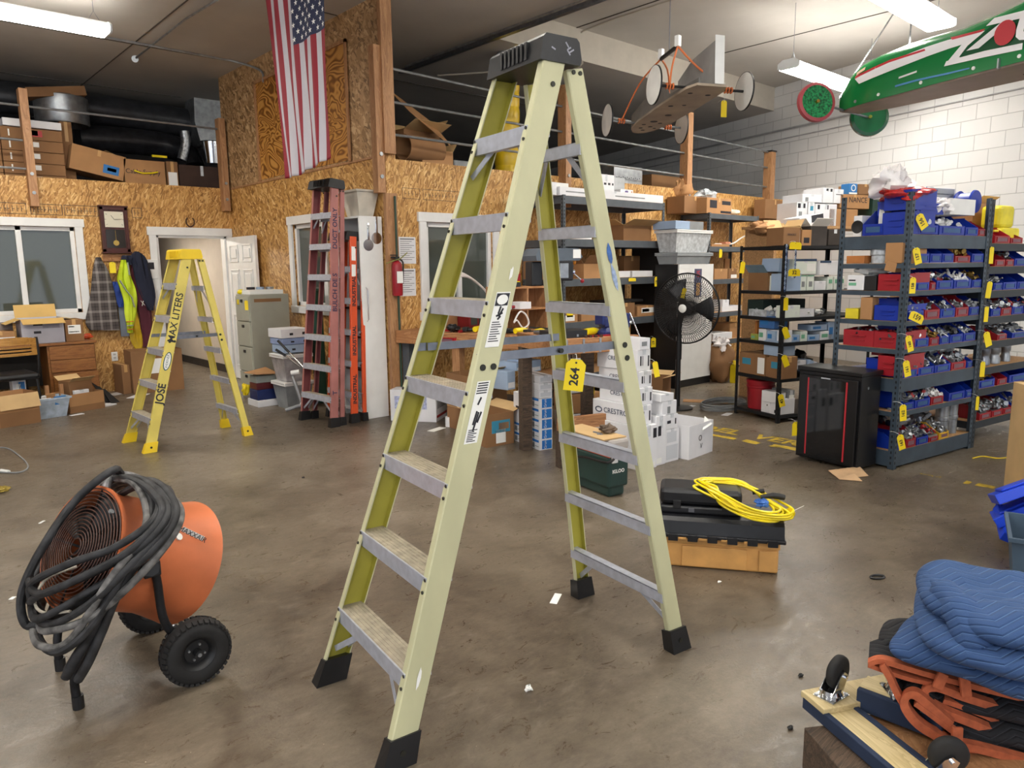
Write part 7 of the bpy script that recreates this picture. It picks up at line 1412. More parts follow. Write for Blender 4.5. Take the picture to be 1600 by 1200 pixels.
# papers and extinguisher on the corner wall
for k, (y0, y1) in enumerate(((370, 412), (420, 462))):
    a, b = PL(622, y0, 1, BY), PL(650, y1, 1, BY); t = thing('notice', '%s white printed notice sheet on the corner wall' % ('upper' if k == 0 else 'lower'), 'notice', (a.x, BY-.002, b.z)); W_, H__ = b.x-a.x, a.z-b.z
    MB().box(0, W_, -.002, 0, 0, H__).build('sheet', PAPER, t); s = MB()
    for i in range(11): s.box(.02, W_-.02-(i % 3)*.03, -.0028, -.002, H__*(.9-.075*i), H__*(.9-.075*i)+(.012 if i == 0 else .005))
    s.build('printed_lines', mat('grey_ink', '6a6a70', .6, var=0), t)
ez = PL(622, 462, 1, BY-.09); t = thing('fire_extinguisher', 'red fire extinguisher hanging at the outside corner by the notices', 'extinguisher', (ez.x-.0, BY-.085, ez.z), 0)
MB().lathe([(0, 0), (.05, 0), (.055, .015), (.055, .30), (.045, .34), (.018, .36), (0, .36)], 24).build('cylinder', REDBIN, t, True); MB().cyl((0, 0, .36), (0, 0, .39), .018, n=10).box(-.06, .03, -.012, .012, .385, .40).box(-.07, .01, -.01, .01, .41, .42).build('valve', BLACK, t); MB().box(-.035, .035, -.058, -.05, .13, .25).build('printed_label', LABEL, t)
MB().tube([(.02, 0, .38), (.07, -.01, .34), (.065, -.01, .2), (.06, -.01, .12)], .009, 8, sm=4).build('hose', BLACK, t)
MB().tube([(-.14, -.02, .33), (-.05, -.03, .36), (.03, -.03, .38), (.12, -.02, .44)], .006, 6).build('wire_hook', mat('olive_wire', '8b8a4a', .5), t)
# ================================================================== filing cabinet and neighbours
yf = 0.; nf = Vector((3.54, 8.62, 0)); Lf, Wf, Hf = .50, .42, hrow(nf, 461); exf, eyf = fr(yf)
FC = mat('cabinet_putty', 'a3a294', .45, var=.04); t = thing('filing_cabinet', 'putty grey four-drawer filing cabinet beside the open white door', 'cabinet', nf, yf)
MB().box(.01, Lf, 0, Wf, 0, Hf, .005).build('body', FC, t)
for k in range(4):
    z0 = .04+k*(Hf-.05)/4; z1 = z0+(Hf-.05)/4-.012; d = MB().box(-.008, .012, .015, Wf-.015, z0, z1, .005).build('drawer', mat('drawer_putty', 'aeae9f', .45, var=.03), t); MB().box(-.018, -.008, Wf*.42, Wf*.56, z1-.07, z1-.035, .002).build('handle', BLACK, d)
MB().box(-.012, -.009, Wf*.68, Wf*.82, Hf-.12, Hf-.06).build('yellow_sticker', YTAG, t)
tagpx('yellow tag hanging on the top drawer of the filing cabinet', 385, 477, 5, 15, (0, 3.53))
MB().box(.06, Lf-.1, -.001, 0, Hf-.09, Hf-.05).build('card_slot', CARD2, t)
tz = nf+Vector((0, 0, Hf+.002)); carton('flat white tray with tapes on the filing cabinet', tz+exf*.05+eyf*.08, yf, .42, .3, .05, LABEL, tape=False, name='tray', cat='tray', opened=1.5, flaps=(0, 0, 0, 0)); bag('yellow measuring tape at the left on the filing cabinet', tz+exf*.05+eyf*.36, .04, .04, .03, YC, 95, .1, 1, name='tape_measure', cat='tape')
for k, m_ in enumerate((INK, LBLUE, GALV)): one('tape_roll', '%s tape roll in the tray on the filing cabinet' % ('black', 'blue', 'grey')[k], 'tape', MB().lathe([(.02, 0), (.05, 0), (.05, .03), (.02, .03)], 18, None, True), m_, tz+exf*(.12+.12*k)+eyf*.22+Vector((0, 0, .055)), 0, 'tape rolls on the cabinet', True)
# tool case stack
def gst(px0, px1, yb, d0=None): return G(px0, yb)
sb = G(404, 637); yst = yf; e5, f5 = fr(yst)
z = 0
for k, (lab, m_, L_, W_, h_, dx) in enumerate((('flat white carton at the bottom of the case stack', PAPER, .34, .30, .075, .0), ('dark blue plastic tool case second in the stack', mat('case_navy', '1f2c5e', .4), .33, .22, .12, .03), ('dark red plastic case third in the stack', mat('case_darkred', '5c1e24', .4), .32, .2, .075, .04), ('grey-green small parts box high in the stack', mat('case_grey', '9aa09a', .5), .3, .18, .08, .05))):
    carton(lab, sb+e5*(dx*.3)+f5*(dx)+Vector((0, 0, z)), yst, L_*.8, W_, h_, m_, tape=False, name=('cardboard_box' if k == 0 else 'tool_case'), cat=('box' if k == 0 else 'case')); z += h_+.002
one('cardboard_sheet', 'bent tan cardboard sheet on top of the case stack', 'cardboard', MB().sheet((-.03, .3, .0), (-.01, -.03, .01), (.26, -.02, -.005), (.25, .32, .04), .004), CARD, sb+e5*.0+Vector((0, 0, z+.02)), yst); bag('yellow glove beside the stacked cases', sb+f5*.33+Vector((0, 0, .12)), .05, .04, .06, YTAG, 96, .2, 1, name='glove', cat='glove')
# totes
tn = G(448, 641); zq = 0
tub('grey storage tote with white lid, lower of two stacked', tn, yst, .34, .34, .29, mat('tote_clear_grey', '8e9396', .35, var=.12, scale=10), WHITE, .04); tub('cloudy storage tote with white lid, upper of two stacked', tn+Vector((0, 0, .315)), yst, .34, .34, .29, mat('tote_cloudy', 'a9a6a8', .3, var=.2, scale=12), WHITE, .04)
for k, (m_, h_, lab) in enumerate(((LBLUE, .09, 'pale lilac plastic case on the totes, lowest'), (mat('case_steelblue', '8fa3cc', .4), .07, 'steel blue plastic case on the totes, middle'), (PAPER, .10, 'white plastic case with latches on top of the totes'))):
    c = carton(lab, tn+e5*(.02-.01*k)+f5*.03+Vector((0, 0, .64+(.0, .095, .17)[k])), yst, .34, .30+.02*k, h_, m_, tape=False, name='plastic_case', cat='case', pr=[('F', .3, .42, .3, .55, INK), ('F', .75, .9, .3, .6, INK)])
t = thing('walker_frame', 'grey tube frame with white joints and black grips by the totes', 'frame', (0, 0, 0)); dd_ = (tn-O).dot(FW)-.25
P_ = lambda x, y, d=0: D(x, y, dd_+d)
MB().tube([P_(457, 588), P_(466, 612), P_(473, 634)], .02, 10).tube([P_(446, 641, -.05), P_(474, 632)], .02, 10).build('tube', mat('tube_grey', '9b9da0', .4, .3), t); 
for q in ((455, 583, 468, 581), (470, 630, 476, 634)): MB().cyl(P_(q[0], q[1]), P_(q[2], q[3]), .028, n=12).build('joint', WHITE, t)
for q in ((434, 532, 470, 570), (431, 546, 462, 566)): MB().tube([P_(q[0], q[1]), P_((q[0]+q[2])/2, (q[1]+q[3])/2)], .014, 8).build('grip', BLACK, t); MB().tube([P_((q[0]+q[2])/2, (q[1]+q[3])/2), P_(q[2]+8, q[3]+8)], .009, 8).build('thin_tube', CHROME, t)
# ================================================================== white locker, bucket
lo_ = Vector((3.92, 6.66, 0)); hL_ = hrow(lo_, 337); t = thing('tall_locker', 'tall white open-front locker against the wall behind the orange ladder', 'locker', lo_, 0)
W_ = .46; D__ = .27
MB().box(0, D__, 0, .02, .0, hL_, .003).build('side_panel', WHITE, t); MB().box(0, D__, W_-.02, W_, .0, hL_, .003).build('side_panel', WHITE, t); MB().box(0, D__, .02, W_-.02, hL_-.02, hL_, .002).build('top_panel', WHITE, t); MB().box(0, D__, .02, W_-.02, .06, .09).build('bottom_panel', WHITE, t); MB().box(D__-.01, D__, .02, W_-.02, .09, hL_-.02).build('back_panel', mat('locker_inside', '7c7f86', .6), t)
for z in (.5, .85, 1.15): MB().box(.02, D__-.01, .02, W_-.02, z, z+.02).build('shelf', BLACK, t)
MB().tube([(.05, -.001, 1.38), (.05, -.03, 1.36), (.05, -.03, 1.05), (.05, -.001, 1.03)], .006, 8).build('handle', CHROME, t)
for k, (x, z) in enumerate(((.10, hL_-.29), (.20, hL_-.22))): MB().box(x-.012, x+.012, -.012, 0, z+.05, z+.22, .002).lathe([(0, -.03), (.05, -.03), (.06, -.015), (.06, .0), (0, .0)], 20, Matrix.Translation((x, -.003, z)) @ Matrix.Rotation(math.pi/2, 4, 'X')).build('gauge', CHROME, t, True)
tub('cream flared waste bin standing on the white locker', lo_+Vector((.02, .05, hL_+.0)), 0, .26, .34, .27, mat('cream_bin', 'cfc8ba', .5), None, .05, name='waste_bin').scale = (1, 1, 1)
# folded green camping chair behind the red ladder
one('folded_chair', 'folded dark green camping chair leaning behind the pink-red ladder', 'chair', MB().box(0, .12, 0, .12, 0, 1.35, .03), mat('camp_green', '1f4a3c', .8, var=.1), Vector((4.0, 7.85, 0)), .2)
for k in range(2): one('pole', 'grey metal pole behind the pink-red ladder, %s of two' % ('thicker' if k == 0 else 'thinner'), 'pole', MB().cyl((0, 0, 0), (.12, 0, 1.95), .016 if k == 0 else .010), GALV, Vector((3.98, 7.25+.14*k, 0)), 0, 'poles behind the red ladder')
# ================================================================== left mezzanine goods
MY = 11.05
def mz(px, py, y=MY): return PL(px, py, 1, y)
def mbox(lab, px0, px1, py0, py1, m_=CARD, y=MY, dep=.5, **kw): a, b = mz(px0, py1, y), mz(px1, py1, y); c = mz(px0, py0, y); z0 = kw.pop('z0', a.z); return carton(lab, Vector((a.x, y, z0)), 0, b.x-a.x-.006, dep, c.z-z0, m_, **kw)
zr = [2.52, 2.66, 2.80, 2.95, 3.10, 3.25]; 
for k in range(6):
    x0 = mz(46, 240).x; x1 = mz(100, 240).x; h_ = .14; carton('flat brown carton in the right mezzanine stack, %s from the bottom' % ORD[k], Vector((x0, MY, 2.505+k*h_)), 0, x1-x0, .5, h_-.005, CARD2, [('F', .02, .3, .4, .85, LABEL)] + ([('F', .02, .42, .3, .85, REDP)] if k == 5 else []), grp='flat cartons stacked on the left mezzanine', tape=False)
    x0 = mz(4, 240).x; x1 = mz(38, 240).x; carton('flat brown carton in the stack left of the timber post, %s from the bottom' % ORD[k], Vector((x0, MY, 2.505+k*h_)), 0, x1-x0, .5, h_-.005, CARD2, [('F', .35, .42, .2, .8, LABEL)], grp='flat cartons stacked on the left mezzanine', tape=False)
    if k < 5: x1 = x0-.01; x0 = x1-.5; carton('flat brown carton in the far left mezzanine stack, %s from the bottom' % ORD[k], Vector((x0, MY, 2.505+k*h_)), 0, .5, .5, h_-.005, CARD2, grp='flat cartons stacked on the left mezzanine', tape=False)
a = mz(2, 180).x; carton('long white lid box on top of the brown cartons', Vector((a, MY-.02, 2.505+.845)), 0, mz(94, 185).x-a, .5, .09, PAPER, tape=False)
mbox('tall plain brown carton right of the stacks', 100, 119, 190, 262, CARD2, MY+.2, z0=2.502)
a = mz(108, 262); carton('large tan carton tipped on its edge, blue label', Vector((a.x, MY, a.z)), 0, .64, .45, .32, CARD, [('F', .6, .9, .15, .5, BLUEP), ('F', .68, .85, .27, .4, LABEL)], rot=(0, .20, 0)); one('foam_block', 'grey foam block wedged under the tipped carton', 'block', MB().box(0, .7, 0, .4, 0, .18), DARK, Vector((a.x, MY+.01, 2.503)))
one('white_roll', 'white roll of sheeting behind the tipped carton', 'roll', MB().tube([(0, .6, .35), (0, .0, .33)], .09, 16), LABEL, Vector((mz(190, 250).x+.1, MY+.55, 2.55)), -.6, None, True)
c = mbox('tan carton with black handwriting near the flag wall', 196, 260, 248, 284, CARD, z0=2.502, opened=.4, flaps=(0, 1, 1, 0), txt=[('F', 'Cable Supply', .085, .45, .72, INK), ('F', 'Aug', .08, .5, .4, INK)]); one('yellow_strap', 'yellow strip lying in the handwritten carton', 'strip', MB().box(0, .2, 0, .03, 0, .03), YC, mz(238, 245, MY+.3)); one('yellow_strap', 'yellow cable end hanging on the handwritten carton', 'strip', MB().tube([(0, 0, .03), (.1, -.01, 0), (.22, -.01, .01), (.3, -.01, .03)], .01, 6), YC, mz(210, 270, MY-.01))
mbox('small brown carton with white print beside the handwritten one', 262, 280, 252, 282, CARD2, z0=2.502, pr=[('F', .1, .9, .3, .75, LABEL)]); mbox('wide dark brown carton near the flag wall, mezzanine', 282, 352, 257, 292, mat('dark_card', '3f2b22', .8), z0=2.502, pr=[('F', .2, .5, .05, .2, GREY)])
DUCT = mat('duct_black', '3a3b3f', .35, .3, var=.2, scale=8); FOIL = mat('foil', 'b5b8bc', .3, .9, var=.3, scale=30, bump=.8)
def dct(lab, pts, r, m_=DUCT, n=20): return one('air_duct', lab, 'duct', MB().tube(pts, r, n, sm=3), m_, group='air ducts over the left mezzanine', sm=True)
dct('upper dark round duct running to the flag wall', [mz(-40, 146, 12.6), mz(120, 166, 12.6), mz(315, 196, 12.6)], .22); dct('lower wrapped black duct under the upper duct', [mz(122, 216, 12.4), mz(220, 222, 12.4), mz(283, 235, 12.4), mz(300, 262, 12.3)], .19, mat('duct_wrap', '26262a', .3, .2, var=.3, scale=10, bump=.5))
dct('crinkled foil duct dropping beside the grey plenum', [mz(288, 205, 12.0), mz(290, 225, 12.0), mz(284, 250, 12.0)], .07, FOIL)
one('air_plenum', 'grey sheet metal plenum hanging at the flag wall', 'duct', MB().prism([(-.18, 0), (.18, 0), (.28, .35), (.22, 1.2), (-.22, 1.2), (-.26, .35)], 0, .4), GALV, mz(333, 228, 12.2)); one('flue_collar', 'shiny round metal collar under the plenum', 'duct', MB().lathe([(0, 0), (.12, 0), (.15, .32), (.17, .33), (0, .33)], 24), CHROME, mz(333, 256, 11.9), 0, None, True)
one('round_vent_can', 'large dark round vent can above the carton stacks', 'duct', MB().lathe([(.32, 0), (.33, .02), (.33, .36), (.30, .38), (0, .38)], 32), GALV, mz(98, 190, 12.0)+Vector((0, 0, -.05)), 0, None, True); one('cardboard_sheet', 'bent brown card lying over the vent can', 'cardboard', MB().sheet((-.4, 0, 0), (.3, 0, .12), (.3, .3, .12), (-.4, .3, 0), .12), CARD2, mz(98, 158, 11.7))
MB_ = None
# ================================================================== right mezzanine goods
def rz(px, py, y=6.95): return PL(px, py, 1, y)
carton('open brown carton with a tall flap behind the corner post', Vector((rz(632, 240, 7.3).x, 7.3, 2.502)), .1, .55, .5, .65, CARD2, opened=.9, flaps=(.4, 1, 0, 1)); 
s = MB().sheet((0, 0, 0), (.62, .0, -.35), (.5, .3, .0), (-.05, .35, .3), .005); one('cardboard_sheet', 'loose tan cardboard flap slanting from the open mezzanine carton', 'cardboard', s, CARD, rz(640, 175, 7.1))
one('tube_roll', 'curved brown cardboard tube lying on the mezzanine edge', 'tube', MB().lathe([(.13, 0), (.14, 0), (.14, .5), (.13, .5)], 24, Matrix.Rotation(math.pi/2, 4, 'Y'), True), CARD2, rz(630, 233, 6.85)+Vector((0, 0, .02)), .1, None, True)
carton('low tan carton with white label on the mezzanine edge', Vector((rz(660, 240, 6.8).x, 6.8, 2.69)), 0, .42, .25, .17, CARD, [('F', .3, .5, .5, .8, LABEL)], opened=1.0, flaps=(0, 0, 0, 1)); one('pale_sheet', 'pale grey plastic sheet end beside the low tan carton', 'sheet', MB().box(0, .3, 0, .2, 0, .09, .02), GREY, Vector((rz(710, 246, 6.8).x, 6.8, 2.69)))
yx = PL(793, 270, 1, 7.3); t = thing('yellow_duct', 'tall yellow ribbed duct column on the mezzanine behind the big ladder', 'duct', (yx.x, 7.3, 2.5)); YD = mat('duct_yellow', 'd8b41a', .35, var=.08, scale=6)
pr_ = []; z = 0
while z < 1.56: pr_ += [(.158, z), (.165, z+.02), (.165, z+.15), (.158, z+.17)]; z += .18
MB().lathe(pr_, 28).build('ribbed_tube', YD, t, True)
MB().lathe([(.12, 1.6), (.12, 1.74)], 24).build('collar', GALV, t, True)
carton('wide open brown carton behind the timber post on the right mezzanine', Vector((rz(1018, 290, 7.4).x, 7.4, 2.502)), 0, .95, .5, .5, CARD2, opened=.5, flaps=(0, 1, 0, 0), inside=DARK)
# ================================================================== flag
def flag_mat():
    t = NT('flag_cloth', .75, 'UV'); sx = t.n('SeparateXYZ', {0: t.co}); u = sx.outputs[0]; v = sx.outputs[1]
    st = t.math('GREATER_THAN', t.math('FRACT', t.math('MULTIPLY', u, 6.5)), .5); base = t.mix(st, '8c1a2c', 'bdbac2')
    can = t.math('MULTIPLY', t.math('GREATER_THAN', u, 6/13), t.math('GREATER_THAN', v, .66)); t.col(t.mix(can, base, '1c2548')); return t.m
FU, FV = 52, 60; fy0, fy1 = 7.23, 6.07; FH = 1.74; vs = []; uvs = []
def fpnt(u, v):      # u across (0 left), v up (1 top)
    k = 1-v; w_ = 1-.22*k; yl_ = fy0-.20*k; yw = yl_-(fy0-fy1)*w_*u
    if u > .5: yw += 0
    fold = .030*math.sin(u*21+1.5*math.sin(v*3))+.008*math.sin(u*43+4*v); amp = .25+.45*k
    zb = 2.46+(.0 if u < .3 else (u-.3)*.13); return Vector((3.33+fold*amp, yw+.012*math.sin(u*37+v*3)*k, zb+(4.20-zb)*v))
for i in range(FU+1):
    for j in range(FV+1): vs.append(fpnt(i/FU, j/FV)); uvs.append((i/FU, j/FV))
me = bpy.data.meshes.new('flag_cloth'); fs = [(i*(FV+1)+j, (i+1)*(FV+1)+j, (i+1)*(FV+1)+j+1, i*(FV+1)+j+1) for i in range(FU) for j in range(FV)]; me.from_pydata([tuple(p) for p in vs], [], fs); uvl = me.uv_layers.new(name='UVMap')
for lp in me.loops: uvl.data[lp.index].uv = uvs[lp.vertex_index]
me.materials.append(flag_mat()); me.polygons.foreach_set('use_smooth', [True]*len(me.polygons))
t = thing('flag', 'stars and stripes flag hanging vertically before the plywood panel', 'flag', (0, 0, 0)); o = bpy.data.objects.new('cloth', me); COL.objects.link(o); o.parent = t; o.modifiers.new('thickness', 'SOLIDIFY').thickness = .002
s = MB()
for r_ in range(9):
    for c_ in range(6 if r_ % 2 == 0 else 5):
        u = 6/13+.03+(c_+(0 if r_ % 2 == 0 else .5))*(7/13-.06)/5; v = .685+r_*.036
        if u > .98: continue
        p = fpnt(u, v); ty = (fpnt(u+.004, v)-fpnt(u-.004, v)).normalized(); up_ = Vector((0, 0, 1)); n_ = ty.cross(up_).normalized(); n_ = n_ if n_.x < 0 else -n_
        s.add([p+n_*.004+ty*(.028 if k % 2 == 0 else .011)*math.sin(k*.628)+up_*(.028 if k % 2 == 0 else .011)*math.cos(k*.628) for k in range(10)], [tuple(range(10))])
s.build('stars', LABEL, t)
MB().cyl(fpnt(0, 1)+Vector((0, .08, .01)), fpnt(1, 1)+Vector((0, -.08, .01)), .012).build('pole', LUMBER, t)
for k in (0, 1): q = fpnt(k, 1); MB().cyl(q, Vector((q.x, q.y, 4.24)) if q.z < 4.24 else q, .002, n=5) 
# ================================================================== hanging derby cars
GRN = mat('derby_green', '12783c', .18, var=.04, scale=2); GRW = mat('derby_white', 'e8e8ea', .25, var=0); GRR = mat('derby_red', 'b52430', .3, var=0); GDK = mat('derby_dark_green', '0a4a2a', .25, var=0); BOT = mat('derby_floorboard', '7c6a60', .5, var=.1, scale=4)
wA = D(1275, 160, 5.8); wB_ = D(1358, 184, 6.15)
ga_ = math.radians(90-18.4); away = Vector((math.sin(math.radians(18.4)), math.cos(math.radians(18.4)), 0)); 
n0 = G(1292, 176, 2.62) ; nose = D(1300, 172, 5.95)
# measured on the car's own bottom plane: near edge from the nose to the frame edge
zc = nose.z; e0 = nose; e1 = G(1600, 100, zc) if False else None
dcar = (-away); side = Vector((away.y, -away.x, 0))
t = thing('derby_car', 'green soapbox derby car hung under the ceiling, nose and two wheels in view', 'soapbox car', nose, 0); up = Vector((0, 0, 1))
def cc(l, w_, h): return dcar*l+side*w_+up*h
# profile: l from nose; top height; half width
prof_ = [(-.06, .12, .06, .02), (0, .19, .09, 0), (.08, .27, .12, 0), (.2, .32, .15, 0), (.35, .345, .17, 0), (.60, .36, .19, 0), (.85, .355, .21, 0), (1.05, .345, .22, 0), (1.3, .37, .23, 0), (1.6, .42, .235, 0), (2.0, .45, .235, 0), (2.6, .42, .23, 0), (3.0, .32, .2, 0)]
s = MB(); secs = []; NS = 16; wm = .2
for l, h, hw, b in prof_:
    ring_ = []
    for k in range(NS+1):
        a = math.pi*k/NS; ring_.append(cc(l, wm-hw*math.copysign(abs(math.cos(a))**.35, math.cos(a)), b+h*abs(math.sin(a))**.55))
    secs += ring_
M_ = NS+1; fs = [(i*M_+k, i*M_+k+1, (i+1)*M_+k+1, (i+1)*M_+k) for i in range(len(prof_)-1) for k in range(NS)]+[tuple(range(M_)), tuple((len(prof_)-1)*M_+k for k in range(M_-1, -1, -1))]
s.add(secs, fs); s.build('body_shell', GRN, t, 50)
s = MB(); bl = [cc(l, wm-hw+.006, -.012+b) for l, h, hw, b in prof_]+[cc(l, wm+hw-.006, -.012+b) for l, h, hw, b in reversed(prof_)]; n_ = len(bl); s.add(bl+[p+up*.014 for p in bl], [tuple(range(n_-1, -1, -1)), tuple(range(n_, 2*n_))]+[(i, (i+1) % n_, (i+1) % n_+n_, i+n_) for i in range(n_)]); s.build('floorboard', BOT, t)
def hw_at(l):
    for (a, b) in zip(prof_, prof_[1:]):
        if a[0] <= l <= b[0]: k = (l-a[0])/(b[0]-a[0]); return a[2]*(1-k)+b[2]*k, a[1]*(1-k)+b[1]*k
    return prof_[-1][2], prof_[-1][1]
def sp(l, h, e=.004):   # point on the near flank at height h
    hw, H = hw_at(l); v = min(.999, max(0, h/H)); sn = v**(1/.55); c_ = math.sqrt(max(0, 1-sn*sn)); return cc(l, wm-hw*c_**.35-e, h)
def flank(poly, m_, nm, e=.004, sub=14):
    """polygon on the flank given as (l, h) top chain and bottom chain of equal length"""
    top, bot = poly; s = MB(); vs = []
    P1, P2 = [], []
    for ch, out in ((top, P1), (bot, P2)):
        for (a, b) in zip(ch, ch[1:]):
            for k in range(sub): u = k/sub; out.append((a[0]*(1-u)+b[0]*u, a[1]*(1-u)+b[1]*u))
        out.append(ch[-1])
    R_ = 6
    for i in range(len(P1)):
        for j in range(R_+1): u = j/R_; vs.append(sp(P1[i][0]*(1-u)+P2[i][0]*u, P1[i][1]*(1-u)+P2[i][1]*u, e))
    s.add(vs, [(i*(R_+1)+j, (i+1)*(R_+1)+j, (i+1)*(R_+1)+j+1, i*(R_+1)+j+1) for i in range(len(P1)-1) for j in range(R_)]); return s.build(nm, m_, t)
def FL(*pp):   # photo points on the near flank -> (distance from the nose, height)
    out = []
    for px, py in pp:
        q = nose+side*(wm-.21); l = tcol(q, dcar, px); out.append((l, hrow(q+dcar*l, py)))
    return out
def fp_(top, bot, m_, nm, e=.004): flank((FL(*top), FL(*bot)), m_, nm, e)
fp_([(1322, 122), (1372, 98), (1440, 73), (1475, 62), (1535, 48)], [(1332, 130), (1385, 110), (1445, 88), (1480, 76), (1520, 64)], GRW, 'white_stripe')
fp_([(1322, 118), (1380, 93), (1438, 76)], [(1322, 122), (1380, 97), (1440, 79)], GRR, 'red_stripe'); fp_([(1478, 58), (1535, 45)], [(1482, 62), (1530, 50)], GRR, 'red_stripe', .005)
fp_([(1500, 70), (1540, 48)], [(1475, 103), (1492, 98)], GRW, 'white_zigzag', .005); fp_([(1478, 96), (1540, 80), (1600, 68)], [(1475, 104), (1540, 90), (1600, 78)], GRW, 'white_stripe', .006)
fp_([(1510, 72), (1545, 40), (1620, 20)], [(1498, 90), (1545, 78), (1620, 64)], GDK, 'logo_shadow', .0055)
fp_([(1546, 28), (1590, 18), (1612, 14)], [(1536, 41), (1580, 32), (1600, 28)], GRW, 'logo_seven', .010); fp_([(1560, 36), (1580, 32)], [(1510, 80), (1530, 76)], GRW, 'logo_seven', .010)
(dl_, dh_), = FL((1571, 52)); s = MB(); p = sp(dl_, dh_, .016); nn = -side
s.add([p+dcar*.068*math.cos(k*.314)+up*.075*math.sin(k*.314)+nn*.002 for k in range(20)], [tuple(range(20))]); s.build('logo_red_dot', GRR, t)
(dl_, dh_), = FL((1606, 42)); text(t, 'UP', .22, sp(dl_+.06, dh_, .022), dcar, (0, 0, 1), GRW, 'logo_letters', .003, .012, shear=.25)
fp_([(1400, 120), (1430, 110)], [(1400, 123), (1430, 113)], GRW, 'scratch', .005); fp_([(1395, 133), (1430, 124), (1480, 114), (1517, 106)], [(1395, 136), (1430, 127), (1480, 117), (1517, 108)], mat('scratch_blue', '4a8ac0', .4, var=0), 'scratch', .005)
for l in (.18, .42, .80, 1.2, 1.5): q = sp(l, .035, .0); MB().cyl(q, q-side*.006, .012, n=10).build('screw', LABEL if l > .3 else GALV, t)
(dl_, dh_), = FL((1565, 100)); q = sp(dl_, dh_, .0); MB().bar(q+up*.03, q-up*.03, .01, .04, nn).build('silver_patch', GALV, t); MB().box(-.1, .1, -.05, .05, -.004, 0, 0, Matrix.Translation(cc(1.45, .3, -.013)) @ Matrix.Rotation(math.atan2(dcar.y, dcar.x), 4, 'Z')).build('floor_slot', INK, t)
fp_([(1324, 112), (1339, 103)], [(1324, 117), (1339, 108)], mat('sponsor_decal', 'd9b9a0', .4, var=0), 'decal', .005)
# wheels on a turned front axle
wa_l = wA-nose; wb_l = wB_-nose; axd = (wb_l-wa_l).normalized()
def dwheel(c, nrm_, rim, hub_, r=.152):
    Mw = nrm_.to_track_quat('Z', 'Y').to_matrix().to_4x4(); Mw.translation = c; o = MB().lathe([(0, .012), (.02, .012), (r-.02, .022), (r-.02, -.022), (.02, -.012), (0, -.012)], 36, Mw).build('wheel_disc', hub_, t, 50); MB().lathe([(r-.024, -.024), (r, -.018), (r, .018), (r-.024, .024)], 36, Mw, True).build('wheel_rim', rim, t, 50); MB().cyl(Mw @ Vector((0, 0, .01)), Mw @ Vector((0, 0, .035)), .014, n=10).build('wheel_nut', BR, t)
face = Vector((-.55, -.80, .12)).normalized()
SPK = mat('wheel_green_speckled', '1f8a4f', .4, var=.5, scale=60)
dwheel(wa_l, -Vector((.93, -.36, -.05)).normalized() if False else face, mat('rim_faded_red', 'a8454c', .5, var=.1), SPK); dwheel(wb_l, Vector((-.75, -.64, .1)).normalized(), GDK, mat('wheel_dark_green', '155c38', .4))
MB().cyl(wa_l, wb_l, .010, n=8).build('front_axle', STEEL, t)
MB().bar(wa_l+axd*.10, wa_l+axd*.2, .03, .02).cyl(wa_l+axd*.14-up*.05, wa_l+axd*.14, .008, n=8).build('steering_joint', BR, t)
for k, (l, w_, q) in enumerate(((.02, .05, G(1400, 15, 4.62)), (.35, .40, G(1425, 20, 4.62)))):
    a = nose+cc(l, w_, .09 if k == 0 else .22); s = MB(); L = (q-a).length; N = int(L/.035); d_ = (q-a).normalized(); o1 = d_.orthogonal().normalized(); o2 = d_.cross(o1)
    for i in range(N): c = a+d_*(i+.5)*L/N; pp = o1 if i % 2 else o2; s.tube([c+d_*.022*math.cos(x)+pp*.009*math.sin(x) for x in [j*1.047 for j in range(6)]], .0028, 4, True)
    one('hanging_chain', '%s chain from the green car to the ceiling' % ('front' if k == 0 else 'rear'), 'chain', s, GALV, group='chains of the green car')
# grey cart
t = thing('derby_car', 'bare grey soapbox cart hung on orange ropes, plywood belly up front', 'soapbox car', (0, 0, 0)); GC = mat('cart_grey', '8e8c8a', .5, var=.1); GB_ = mat('cart_belly', 'a1917f', .55, var=.12, scale=5)
Wp = [D(1163, 143, 5.84), D(1022, 133, 5.68), D(949, 188, 6.89), D(1065, 200, 7.06)]
fa, ra = (Wp[0]+Wp[1])/2, (Wp[2]+Wp[3])/2; dL = (ra-fa).normalized(); sd_ = (Wp[0]-Wp[1]).normalized(); upc = sd_.cross(dL).normalized(); upc = upc if upc.z > 0 else -upc
CL_ = (ra-fa).length; dz_ = -.03
def cq(l, w_, h): return fa+dL*l+sd_*w_+upc*h
out = [(-.22, -.12), (-.22, .12), (-.1, .16), (.5, .17), (1.0, .16), (CL_+.05, .12), (CL_+.18, .06), (CL_+.20, 0), (CL_+.18, -.06), (CL_+.05, -.12), (1.0, -.16), (.5, -.17), (-.1, -.16)]
s = MB(); lo__ = [cq(l, w_, dz_-.012) for l, w_ in out]; n_ = len(lo__); s.add(lo__+[p+upc*.018 for p in lo__], [tuple(range(n_)), tuple(range(2*n_-1, n_-1, -1))]+[(i, (i+1) % n_, (i+1) % n_+n_, i+n_) for i in range(n_)])
s.m(1)
for (l, w_, r) in ((.0, -.08, .02), (.02, .08, .022), (.35, .02, .018), (.40, -.08, .022), (.7, .02, .03), (.95, -.02, .035), (1.0, .06, .02), (1.08, -.07, .02), (1.15, .02, .022), (1.2, .08, .016), (1.22, -.05, .02), (1.3, .0, .02)): s.cyl(cq(l, w_, dz_-.0135), cq(l, w_, dz_-.0115), r, n=10)
s.build('belly_board', [GB_, INK], t)
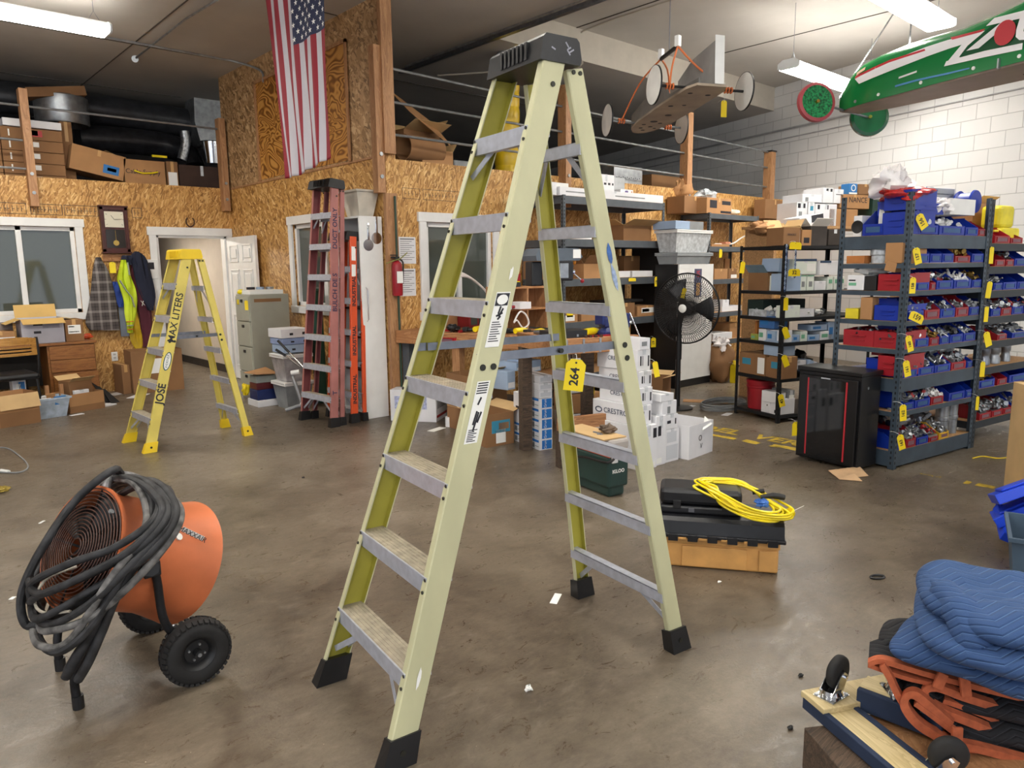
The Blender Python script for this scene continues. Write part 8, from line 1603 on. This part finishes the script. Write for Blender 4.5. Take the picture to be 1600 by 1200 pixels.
def plate(pts, th, m_, nm): s = MB(); a = [cq(*p) for p in pts]; n_ = (a[1]-a[0]).cross(a[2]-a[0]).normalized()*th; k = len(a); s.add(a+[p+n_ for p in a], [tuple(range(k)), tuple(range(2*k-1, k-1, -1))]+[(i, (i+1) % k, (i+1) % k+k, i+k) for i in range(k)]); return s.build(nm, m_, t)
plate([(-.2, -.10, dz_+.006), (1.35, -.10, dz_+.006), (1.35, -.10, .10), (1.0, -.10, .16), (.5, -.10, .16), (.4, -.10, .05), (-.2, -.10, .02)], .012, mat('side_dark', '6d6a68', .5, var=.15), 'side_board')
plate([(-.22, .06, dz_+.006), (.62, .06, dz_+.006), (.60, .06, .22), (.3, .06, .31), (-.20, .06, .33)], .03, GC, 'tail_board'); plate([(-.225, .02, dz_+.006), (-.225, .095, dz_+.006), (-.205, .095, .335), (-.205, .02, .335)], .006, WHITE, 'board_edge')
def cartwheel(c, r=.155):
    nm_ = -sd_; Mw = nm_.to_track_quat('Z', 'Y').to_matrix().to_4x4(); Mw.translation = c; q = MB().lathe([(0, .012), (r-.005, .006), (r-.005, -.006), (0, -.012)], 36, Mw).build('wheel_disc', mat('wheel_grey', 'd4d3cf', .45, var=.08), t, 50); MB().lathe([(r-.006, -.006), (r, -.006), (r, .006), (r-.006, .006)], 36, Mw, True).build('wheel_rim', BLACK, t, 50)
for c in Wp: cartwheel(c, .148)
MB().cyl(Wp[0], Wp[1], .011, n=8).build('front_axle', BLACK, t); MB().cyl(Wp[2], Wp[3], .011, n=8).build('rear_axle', GALV, t)
RP = mat('rope_orange', 'd0713f', .7, var=.1); hb0, hb1 = D(1033, 92, 6.3), D(1059, 72, 5.9)
for a, b, m1 in ((hb1, Wp[0]-sd_*.14, D(1090, 105, 5.85)), (hb1, Wp[1]+sd_*.13, D(1050, 105, 5.75)), (hb0, Wp[2]+sd_*.14, D(1000, 130, 6.6)), (hb0, Wp[3]-sd_*.14, D(1045, 120, 6.6))): 
    s = MB().tube([a, m1, b], .008, 6, sm=4); ax__ = sd_
    for k in range(3): c = b+sd_*(.025*k-.025); s.tube([c+dL*.02*math.cos(x)+upc*.02*math.sin(x) for x in [j*1.047 for j in range(6)]], .008, 5, True)
    s.build('rope', RP, t)
hg = thing('hanger_bar', 'black bar with white blocks carrying the grey cart', 'hanger', (0, 0, 0)); MB().cyl(hb0, hb1, .018, n=8).build('bar', BLACK, hg)
for p in (hb0, hb1): MB().box(-.02, .02, -.02, .02, -.035, .05, .004, Matrix.Translation(p+Vector((0, 0, .03)))).build('block', WHITE, hg)
mid = (hb0+hb1)/2; MB().cyl(mid, Vector((mid.x, mid.y, 4.62)), .004, n=5).build('steel_cable', STEEL, hg)
q = D(1131, 170, 5.9); ytag('yellow tag hanging below the grey cart', q, .05, .13, '', -.5); one('string', 'thin string holding the yellow tag below the cart', 'string', MB().cyl(q+Vector((0, -.002, .05)), q+Vector((0, -.002, .20)), .0015, n=4), LABEL)
# ================================================================== tag on the big ladder
q = BIGM @ Vector((.27, .86, 1.26)); dd = (q-O).dot(FW)-.02; tg = ytag('large yellow tag numbered 264 hanging from the spreader of the big ladder', D(898, 586, dd), 31*dd/F, 50*dd/F, '264', -.75, .12)
